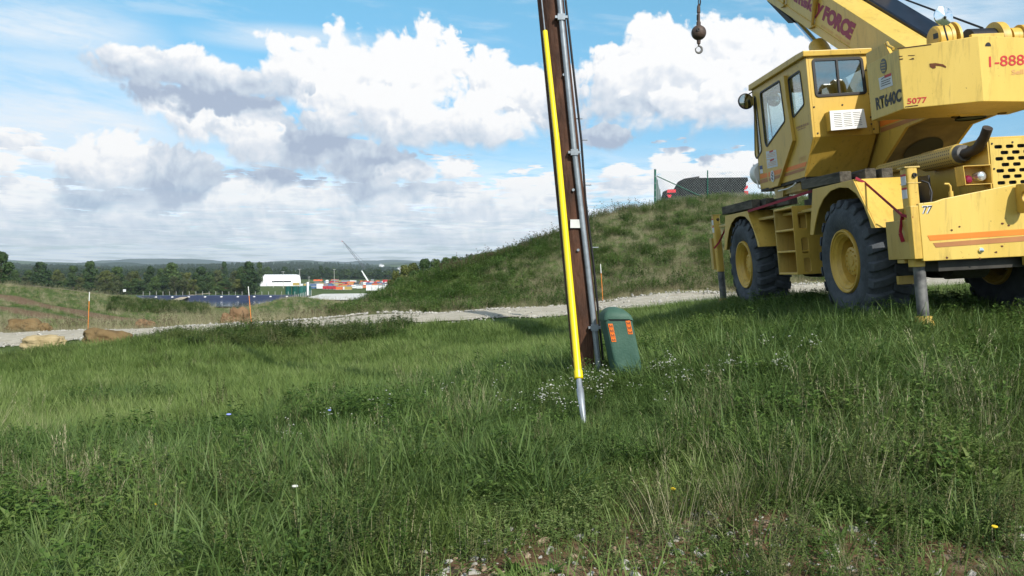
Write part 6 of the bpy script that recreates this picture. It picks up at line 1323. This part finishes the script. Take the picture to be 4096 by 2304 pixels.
B = MB(); B.lathe([(-.70 + .02, 0), (-.70 + .02, .105), (-.70, .105), (-.708, .075), (-.714, .04), (-.722, .0)], (mp_.x, 0, mp_.z), 'y', 32); cb(B, 'mirror_glass', M_SIL, rm, bevel=0, smooth=40)
B = MB(); B.tube([mf, mp_ + Vector((0, .03, -.06)), mp_ + Vector((0, -.035, -.02))], .010, 8); cb(B, 'mirror_post', M_K, rm, bevel=0)

# ---- cab
cab = bpy.data.objects.new('cab', None); COL.objects.link(cab); cab.parent = CR
X0, X1, Y0, Y1 = .32, 1.18, 1.30, 3.46
side = [(Y1 + .0, 1.90), (Y1 - .01, 3.44), (Y0, 3.44), (Y0, 2.385), (1.705, 1.905)]
win0 = rounded(on(0, X0, k3, [(491, 462), (507, 475), (562, 960), (516, 1034), (499, 1000)]), .04)
door = on(0, X0 - .05, k3, [(527, 415), (755, 277), (785, 520), (838, 865), (703, 1278), (622, 1300), (575, 880)])
win1 = rounded(on(0, X0 - .05, k3, [(543, 432), (722, 318), (772, 690), (606, 926), (590, 890)]), .05)
win2 = rounded(on(0, X0, k3, [(797, 302), (905, 228), (946, 540), (850, 658), (838, 640)]), .05)
win1s = on(0, X0, k3, [(585, 470), (712, 352), (764, 690), (622, 890), (606, 860)])
B = MB(); B.plate(side, [win0, win1s, win2], 'x', X0, X0 + .03); cb(B, 'left_wall', M_Y, cab, bevel=.003)
dr = bpy.data.objects.new('door', None); COL.objects.link(dr); dr.parent = CR
B = MB(); B.plate(door, [win1], 'x', X0 - .05, X0 - .002); cb(B, 'door_panel', M_Y, dr, bevel=.004)
for w, x_, p in ((win0, X0, cab), (win2, X0, cab), (win1, X0 - .05, dr)):
    B = MB(); B.plate(inset(w, -.008), [inset(w, .018)], 'x', x_ - .008, x_ + .006); cb(B, 'window_seal', M_SEAL, p, bevel=.002)
    B = MB(); B.prism(inset(w, .012), 'x', x_ + .0085, x_ + .0125); cb(B, 'window_glass', M_G1, p, bevel=0)
RW = rounded(on(1, Y0, k1, [(882, 466), (1288, 450), (1328, 748), (915, 776)]), .06)
B = MB(); B.plate([(X0 + .031, 2.385), (X1, 2.385), (X1, 3.44), (X0 + .031, 3.44)], [inset(RW, .02)], 'y', Y0 + .0, Y0 + .03); cb(B, 'rear_wall', M_Y, cab, bevel=.004)
B = MB(); B.plate(RW, [inset(RW, .038)], 'y', Y0 - .014, Y0 + .02); cb(B, 'rear_seal', M_SEAL, cab, bevel=.004)
B = MB(); B.prism(inset(RW, .03), 'y', Y0 + .004, Y0 + .008); cb(B, 'rear_glass', M_G2, cab, bevel=0)
a, b = CK(1, Y0, *k1(1082, 478)), CK(1, Y0, *k1(1108, 745)); B = MB(); B.beam((a.x, Y0 - .004, a.z), (b.x, Y0 - .004, b.z), .028, .02, (0, 1, 0)); cb(B, 'window_bar', M_SEAL, cab, bevel=.002)
B = MB(); B.prism([(Y0 + .0, 2.383), (Y0 + .03, 2.383), (1.735, 1.905), (1.705, 1.905)], 'x', X0 + .031, X1); cb(B, 'lower_rear_slope', M_Y, cab, bevel=.003)
B = MB(); B.prism([(1.70, 1.90), (Y1, 1.90), (Y1, 1.86), (1.70, 1.86)], 'x', X0 + .002, X1); cb(B, 'cab_floor', M_DK, cab)
fw_ = [(X0 + .055, 2.1), (X1 - .05, 2.1), (X1 - .05, 3.38), (X0 + .055, 3.38)]
B = MB(); B.plate([(X0 + .031, 1.901), (X1, 1.901), (X1, 3.44), (X0 + .031, 3.44)], [fw_], 'y', Y1 - .06, Y1 - .03); cb(B, 'front_wall', M_Y, cab, bevel=.003)
B = MB(); B.prism(inset(fw_, -.01), 'y', Y1 - .045, Y1 - .041); cb(B, 'windscreen', M_G1, cab, bevel=0)
rw2 = [(1.5, 2.6), (Y1 - .25, 2.6), (Y1 - .25, 3.3), (1.5, 3.3)]
B = MB(); B.plate([(Y0 + .03, 2.385), (1.705, 1.901), (Y1 - .061, 1.901), (Y1 - .061, 3.44), (Y0 + .03, 3.44)], [rw2], 'x', X1 - .03, X1 - .001); cb(B, 'right_wall', M_Y2, cab, bevel=.003)
B = MB(); rp = [(Y0 - .04, 3.441), (Y0 - .05, 3.515), (Y0 + .2, 3.525), (Y1 - .02, 3.53), (Y1 + .0, 3.441)]; B.prism(rp, 'x', X0 - .05, X1 + .02); cb(B, 'roof', M_Y, cab, bevel=.01)
B = MB()
for p in ((835, 448), (1312, 422), (1315, 558), (905, 850), (1130, 833), (935, 1058), (1343, 745)): c = CK(1, Y0, *k1(*p)); B.lathe([(Y0 + .001, .013), (Y0 - .010, .011), (Y0 - .011, 0)], (c.x, 0, c.z), 'y', 8)
cb(B, 'screws', M_DK, cab, bevel=0)
hp = on(1, Y0, k1, [(1335, 655), (1372, 655), (1400, 1060), (1350, 1060), (1345, 860)])
B = MB(); B.prism([(X1 - .06, 2.39), (X1 + .03, 2.39), (X1 + .03, 3.05), (X1 - .055, 3.05)], 'y', Y0 - .03, Y0 - .001); cb(B, 'hinge_plate', M_Y, cab)
B = MB()
for p in ((1355, 820), (1355, 930), (1375, 930), (1360, 985), (1380, 1025), (1376, 875)): c = CK(1, Y0 - .03, *k1(*p)); B.lathe([(Y0 - .03, .012), (Y0 - .04, .01), (Y0 - .04, 0)], (c.x, 0, c.z), 'y', 8)
cb(B, 'bolts', M_DK, cab, bevel=0)
# air conditioner on the rear wall
ac = bpy.data.objects.new('air_conditioner', None); COL.objects.link(ac); ac.parent = CR
AF = Y0 - .16; ap = on(1, AF, k1, [(1030, 880), (1300, 864), (1327, 1012), (1042, 1036)]); B = MB()
B.v = [(x_, AF + .012, z_) for x_, z_ in ap] + [(x_, Y0 - .001, z_) for x_, z_ in ap]; B.f = [(3, 2, 1, 0), (4, 5, 6, 7)] + [(i, (i + 1) % 4, 4 + (i + 1) % 4, 4 + i) for i in range(4)]; cb(B, 'casing', M_Y, ac)
A4 = [Vector((x_, z_)) for x_, z_ in ap]; bil = lambda u, v: (A4[0].lerp(A4[1], u).lerp(A4[3].lerp(A4[2], u), v))
hs = []
for c_ in range(3):
    for r_ in range(8):
        u0 = .10 + c_ * .28; v0 = .15 + r_ * .095; hs.append([tuple(bil(u0, v0)), tuple(bil(u0 + .23, v0)), tuple(bil(u0 + .23, v0 + .028)), tuple(bil(u0, v0 + .028))])
B = MB(); B.plate(ap, hs, 'y', AF, AF + .008); cb(B, 'louvre', mat('white_enamel', (.80, .80, .80), .35, var=.03), ac, bevel=0); B = MB(); B.prism(inset(ap, .01), 'y', AF + .009, AF + .0115); cb(B, 'louvre_back', M_K, ac, bevel=0)
# side decals
for pts, m, nm in (([(548, 1172), (612, 1158), (612, 1196), (548, 1212)], M_OR, 'orange_stripe'), ([(786, 1112), (968, 1056), (956, 1098), (772, 1152)], M_OR, 'orange_stripe'), ([(548, 1222), (614, 1204), (616, 1238), (548, 1256)], M_BN, 'brown_stripe'), ([(766, 1166), (951, 1110), (944, 1136), (754, 1196)], M_BN, 'brown_stripe')): decal(nm, 0, X0, k3, pts, m, cab)
for pts, m, nm in (([(620, 1154), (742, 1120), (730, 1162), (622, 1196)], M_OR, 'orange_stripe'), ([(624, 1206), (728, 1172), (718, 1204), (626, 1234)], M_BN, 'brown_stripe')): decal(nm, 0, X0 - .05, k3, pts, m, dr)
for (a, b) in (((598, 965), (690, 948)), ((605, 1045), (698, 1024))):
    h = 78; decal('warning_sticker', 0, X0 - .05, k3, [a, b, (b[0] + 8, b[1] + h - 4), (a[0] + 8, a[1] + h - 4)], M_WS, dr); decal('sticker_heading', 0, X0 - .054, k3, [(a[0] + 30, a[1] - 4), (b[0] - 28, b[1] + 2), (b[0] - 27, b[1] + 16), (a[0] + 32, a[1] + 12)], M_RT, dr, t=.003)
    for k in range(3): decal('sticker_lines', 0, X0 - .054, k3, [(a[0] + 12, a[1] + 24 + 14 * k), (b[0] - 8, b[1] + 24 + 14 * k), (b[0] - 8, b[1] + 28 + 14 * k), (a[0] + 12, a[1] + 28 + 14 * k)], M_FT, dr, t=.003)
c = CK(0, X0 - .05, *k3(660, 1188)); B = MB(); B.prism([(c.y + .075 * math.cos(a), c.z + .085 * math.sin(a)) for a in np.linspace(0, 6.283, 25)[:-1]], 'x', X0 - .055, X0 - .0595); cb(B, 'round_sticker', M_WS, dr, bevel=0)
B = MB()
for (du, dv, s_) in ((-.01, .045, .022), (.02, .02, .018), (-.02, .0, .02), (.015, -.03, .024), (-.015, -.05, .016)): B.prism([(c.y + du + s_ * math.cos(a), c.z + dv + s_ * .8 * math.sin(a)) for a in np.linspace(0, 6.28, 7)[:-1]], 'x', X0 - .0597, X0 - .062)
cb(B, 'round_sticker_print', M_BT, dr, bevel=0)
decal('blue_sticker', 0, X0, k3, [(540, 1096), (565, 1090), (568, 1122), (543, 1128)], mat('blue_ink', (.05, .07, .18), .5), cab); decal('blue_sticker', 0, X0, k3, [(543, 1130), (568, 1124), (572, 1160), (547, 1166)], M_WS, cab)
text('fleet_number', '5077', 0, X0, k3, (902, 1018), (962, 1000), (960, 1040), (906, 1056), M_FT, cab); M_FR = mat('faded_red', (.36, .20, .09), .6)
for (u0, u1, r_) in ((0, .10, 0), (.13, .2, 0), (.22, .30, 0), (.34, .5, 0), (.54, .68, 0), (.7, .80, 0), (.84, .99, 0), (.1, .3, 1), (.34, .55, 1), (.58, .75, 1)):
    q4 = lambda u, w: (872 + 112 * u + 2 * w, 742 - 42 * u + (22 if r_ == 0 else 10) * w + 30 * r_); decal('faded_lettering', 0, X0, k3, [q4(u0, 0), q4(u1, 0), q4(u1, 1), q4(u0, 1)], M_FR, cab, t=.002)
# inside
B = MB(); B.box((.52, 2.0, 1.91), (1.0, 2.5, 2.45)); B.prism([(1.86, 2.42), (1.98, 2.42), (1.92, 3.0), (1.80, 3.0)], 'x', .54, .98); B.lathe([(2.98, .0), (3.0, .11), (3.16, .10), (3.2, 0)], (.62, 1.84, 0), 'z', 12); cb(B, 'seat', mat('black_vinyl', (.02, .022, .02), .6), cab, bevel=.03)
B = MB(); B.box((.45, 1.35, 2.39), (1.14, 1.75, 2.66)); cb(B, 'rear_shelf', mat('grey_trim', (.14, .15, .14), .8), cab); B = MB(); B.prism(rounded([(.48, 1.40), (.66, 1.42), (.70, 1.6), (.50, 1.62)], .03), 'z', 2.662, 2.74); cb(B, 'cloth_bundle', M_WT, cab); B = MB(); B.prism(rounded([(.50, 1.36), (.62, 1.36), (.62, 1.39), (.50, 1.39)], .01), 'z', 2.662, 2.72); cb(B, 'red_cloth', M_RT, cab); B = MB(); B.prism([(.80, 2.662), (1.14, 2.662), (1.14, 2.82), (.92, 2.80), (.86, 2.74)], 'y', 1.5, 1.7); cb(B, 'jacket', M_DK, cab)
B = MB(); B.box((.46, 3.0, 1.91), (.98, 3.3, 2.45)); cb(B, 'dashboard', mat('console_grey', (.11, .12, .12), .6), cab); B = MB(); B.tube([(.70 + .17 * math.cos(a), 2.86 + .10 * math.sin(a), 2.74 + .12 * math.sin(a)) for a in np.linspace(0, 6.283, 25)], .012, 8, False); cb(B, 'steering_wheel', M_K, cab, bevel=0, smooth=60)
B = MB(); B.tube([(.55, 3.34, 2.3), (.52, 3.34, 3.3)], .008, 6); cb(B, 'wiper', M_K, cab, bevel=0)
# mirrors, lamps and rails outside
def mirror(c, r_, arm, name='wing_mirror', gm=M_K):
    o = bpy.data.objects.new(name, None); COL.objects.link(o); o.parent = CR
    B = MB(); B.lathe([(c.y - .012, 0), (c.y - .010, r_ * .8), (c.y, r_), (c.y + .02, r_ * .98), (c.y + .06, r_ * .6), (c.y + .075, 0)], (c.x, 0, c.z), 'y', 28); cb(B, 'shell', M_K, o, bevel=0, smooth=45)
    B = MB(); B.lathe([(c.y - .014, r_ * .86), (c.y - .026, r_ * .5), (c.y - .030, 0)], (c.x, 0, c.z), 'y', 28); cb(B, 'mirror_glass', mat('dark_mirror', (.35, .36, .34), .06, metal=1, var=.05) if gm is M_K else gm, o, bevel=0, smooth=60)
    B = MB(); B.tube(arm, .009, 7); cb(B, 'arm', M_K, o, bevel=0, smooth=60)
c = CK(1, 3.46, *k3(416, 510)); a = CK(1, 3.46, *k3(430, 452)); b = CK(1, 3.42, *k3(475, 425)); mirror(c, .125, [c + Vector((0, .05, .03)), a, b, b + Vector((.12, 0, 0))])
c = CK(1, 3.52, *k3(665, 490)); a = CK(1, 3.5, *k3(640, 430)); b = CK(1, 3.44, *k3(575, 440)); mirror(c, .115, [c + Vector((0, .05, .03)), a, b], gm=M_SIL)
B = MB(); pts = [CK(0, X0 - .03, *k3(*p)) for p in ((485, 1080), (486, 1160), (520, 1240), (530, 1290), (548, 1298))]; B.tube(pts, .011, 7); cb(B, 'grab_rail', M_WT, bevel=0, smooth=60)
B = MB(); pts = [CK(0, X0 - .02, *k3(*p)) for p in ((712, 1322), (800, 1300), (846, 1275), (866, 1250))]; B.tube(pts, .012, 7); cb(B, 'lower_rail', M_WT, bevel=0, smooth=60)
c = CK(1, 3.6, *k3(556, 1166)); B = MB(); B.lathe([(3.50, 0), (3.50, .15), (3.54, .18), (3.66, .17), (3.74, .09), (3.76, 0)], (c.x, 0, c.z), 'y', 28); cb(B, 'white_drum', M_WT, bevel=0, smooth=50)
B = MB(); B.box((X0 + .05, 2.0, 1.74), (X0 + .25, 2.7, 1.86)); B.prism([(2.55, 1.86), (2.95, 1.86), (2.88, 1.70), (2.62, 1.70)], 'x', X0 + .02, X0 + .12); cb(B, 'cab_mount', M_Y2)

# ---- things that rest on or hang from the crane
M_TIM = mat('weathered_timber', (.035, .030, .024), .9, col2=(.13, .115, .09), scale=9, bump=.6, bscale=30, stretch=(1, .2, 1)); M_STR = mat('red_webbing', (.27, .012, .03), .7, var=.1)
def timber(a, b, w, h, label):
    r = CO + CM_ @ Vector(a); B = MB(); B.beam((0, 0, 0), Vector(b) - Vector(a), w, h); o = B.build('timber', M_TIM, None, lin=CM_.to_3x3(), bevel=.006, loc=r); tag(o, label, 'timber', 'timbers carried on the crane')
timber((.03, 2.90, 1.60 + .05), (.03, 4.4, 1.60 + .05), .13, .13, 'dark timber lying along the outer edge of the front fender'); timber((.19, 2.75, 1.60 + .05), (.19, 4.35, 1.60 + .05), .13, .13, 'dark timber on the front fender just inboard of the outer one'); timber((.36, 2.3, 1.62 + .02), (.36, 4.2, 1.62 + .02), .14, .12, 'innermost dark timber on the front fender')
timber((.05, -.15, 1.72), (.05, 1.0, 1.74), .14, .12, 'dark timber lying on top of the rear fender'); timber((.25, -.35, 1.72), (.25, 1.3, 1.72), .13, .12, 'second dark timber beside it on the rear fender'); timber((.42, -.40, 1.715), (.42, 1.25, 1.74), .13, .11, 'dark timber against the cab base on the rear fender')
def strap(pts, label, w=.045):
    pts = [Vector(p) for p in pts]; B = MB()
    for a, b in zip(pts[:-1], pts[1:]): B.beam(a - pts[0], b - pts[0], .006, w)
    o = B.build('strap', M_STR, None, lin=CM_.to_3x3(), loc=CO + CM_ @ pts[0], fix=True); tag(o, label, 'strap')
strap([CK(0, .0, *k2(1235, 222)), CK(1, -.5, *k2(1310, 260)), CK(1, -1.42, *k2(1600, 515)), CK(1, -1.60, *k2(1690, 540))], 'red strap pulled tight from the rear fender to the outrigger box', .03)
strap([CK(1, -1.40, *k2(1605, 520)), CK(1, -1.42, *k2(1590, 660)), CK(1, -1.42, *k2(1612, 730))], 'faded red strap end dangling beside the rear outrigger', .04)
strap([CK(0, -.03, *k2(380, 487)), CK(0, .0, *k2(640, 405)), CK(0, .1, *k2(900, 322))], 'red strap running over the timbers on the front fender', .035)
strap([CK(1, 5.2, *k2(205, 620)), CK(1, 5.15, *k2(150, 735)), CK(1, 5.2, *k2(112, 782))], 'thin red strap hanging by the front outrigger', .03)
# hook ball on its cable
def hook_ball():
    d = 20.0; P = lambda px, py, dd=0: at_y(px, py, d + dd); o = P(2795, 131); r = empty('hook_ball', o); tag(r, 'rusty headache ball with a hook hanging on a cable from the boom', 'hook ball')
    R0 = 29.5 / FPX * d; M_HB = mat('rusty_steel', (.040, .027, .022), .6, col2=(.10, .065, .05), scale=9, bump=.3)
    B = MB(); n = 24; B.lathe([(R0 * math.cos(t), max(1e-4, R0 * math.sin(t))) for t in np.linspace(math.pi, 0, n)], n=40); B.build('ball', M_HB, r, smooth=60, fix=False)
    f = lambda px, py: P(px, py) - o
    B = MB(); B.lathe([(.17, .0), (.165, .05), (.26, .05), (.265, .035), (.32, .035), (.46, .03), (.47, .042), (.60, .038), (.66, .018)], (-.005, 0, -.02), n=16); B.build('wedge_socket', M_HB, r, smooth=40)
    B = MB(); B.tube([(-.015, 0, .28), (-.015, 0, .40)], .035, 10); B.tube([(.015, -.02, .60), (.03, -.02, .68), (.02, -.02, .76)], .016, 8); B.build('clevis', M_K, r)
    c_ = Vector((-.045, -R0 * .93, .03)); B = MB(); B.lathe([(c_.y, .04), (c_.y - .02, .035), (c_.y - .02, .018), (c_.y, .012)], (c_.x, 0, c_.z), 'y', 18); B.build('plug', M_K, r)
    B = MB(); B.tube([(-.01, 0, .6), (-.02, 0, 1.1), (-.03, 0, 3.0)], .012, 8); B.build('cable', M_K, r)
    B = MB(); B.lathe([(-.15, .045), (-.20, .045), (-.245, .04), (-.262, .018), (-.285, .02)], n=16); B.build('shank', M_HB, r, smooth=40)
    pts, rs = [], []
    cx, cz, rr_ = .0, -.375, .072
    for i, t in enumerate(np.linspace(100, -205, 26)): a = math.radians(t); pts.append((cx + rr_ * math.cos(a) * 1.0, 0, cz + rr_ * 1.05 * math.sin(a))); rs.append(.014 + .014 * math.sin(math.pi * min(1, i / 22)) )
    B = MB(); B.tube(pts, rs, 10); B.tube([(-.012, 0, -.30), (-.045, 0, -.335), (-.068, 0, -.36)], .008, 6); B.build('hook', M_JK, r, smooth=60)
hook_ball()

# ------------------------------------------------------------------ the air: one even box of haze round everything
def haze():
    B = MB(); B.box((-9500, -9500, EYE - 60), (9500, 9500, EYE + 190)); m = bpy.data.materials.new('haze'); m.use_nodes = True; N, L = m.node_tree.nodes, m.node_tree.links
    N.remove(N['Principled BSDF']); v = N.new('ShaderNodeVolumePrincipled'); v.inputs['Color'].default_value = (.80, .91, 1, 1); v.inputs['Density'].default_value = HAZE; v.inputs['Anisotropy'].default_value = .2
    L.new(v.outputs[0], N['Material Output'].inputs['Volume']); o = B.build('haze', m, None); tag(o, 'thin blue air fading the far hills', 'haze', kind='stuff')
HAZE = .0001
haze()
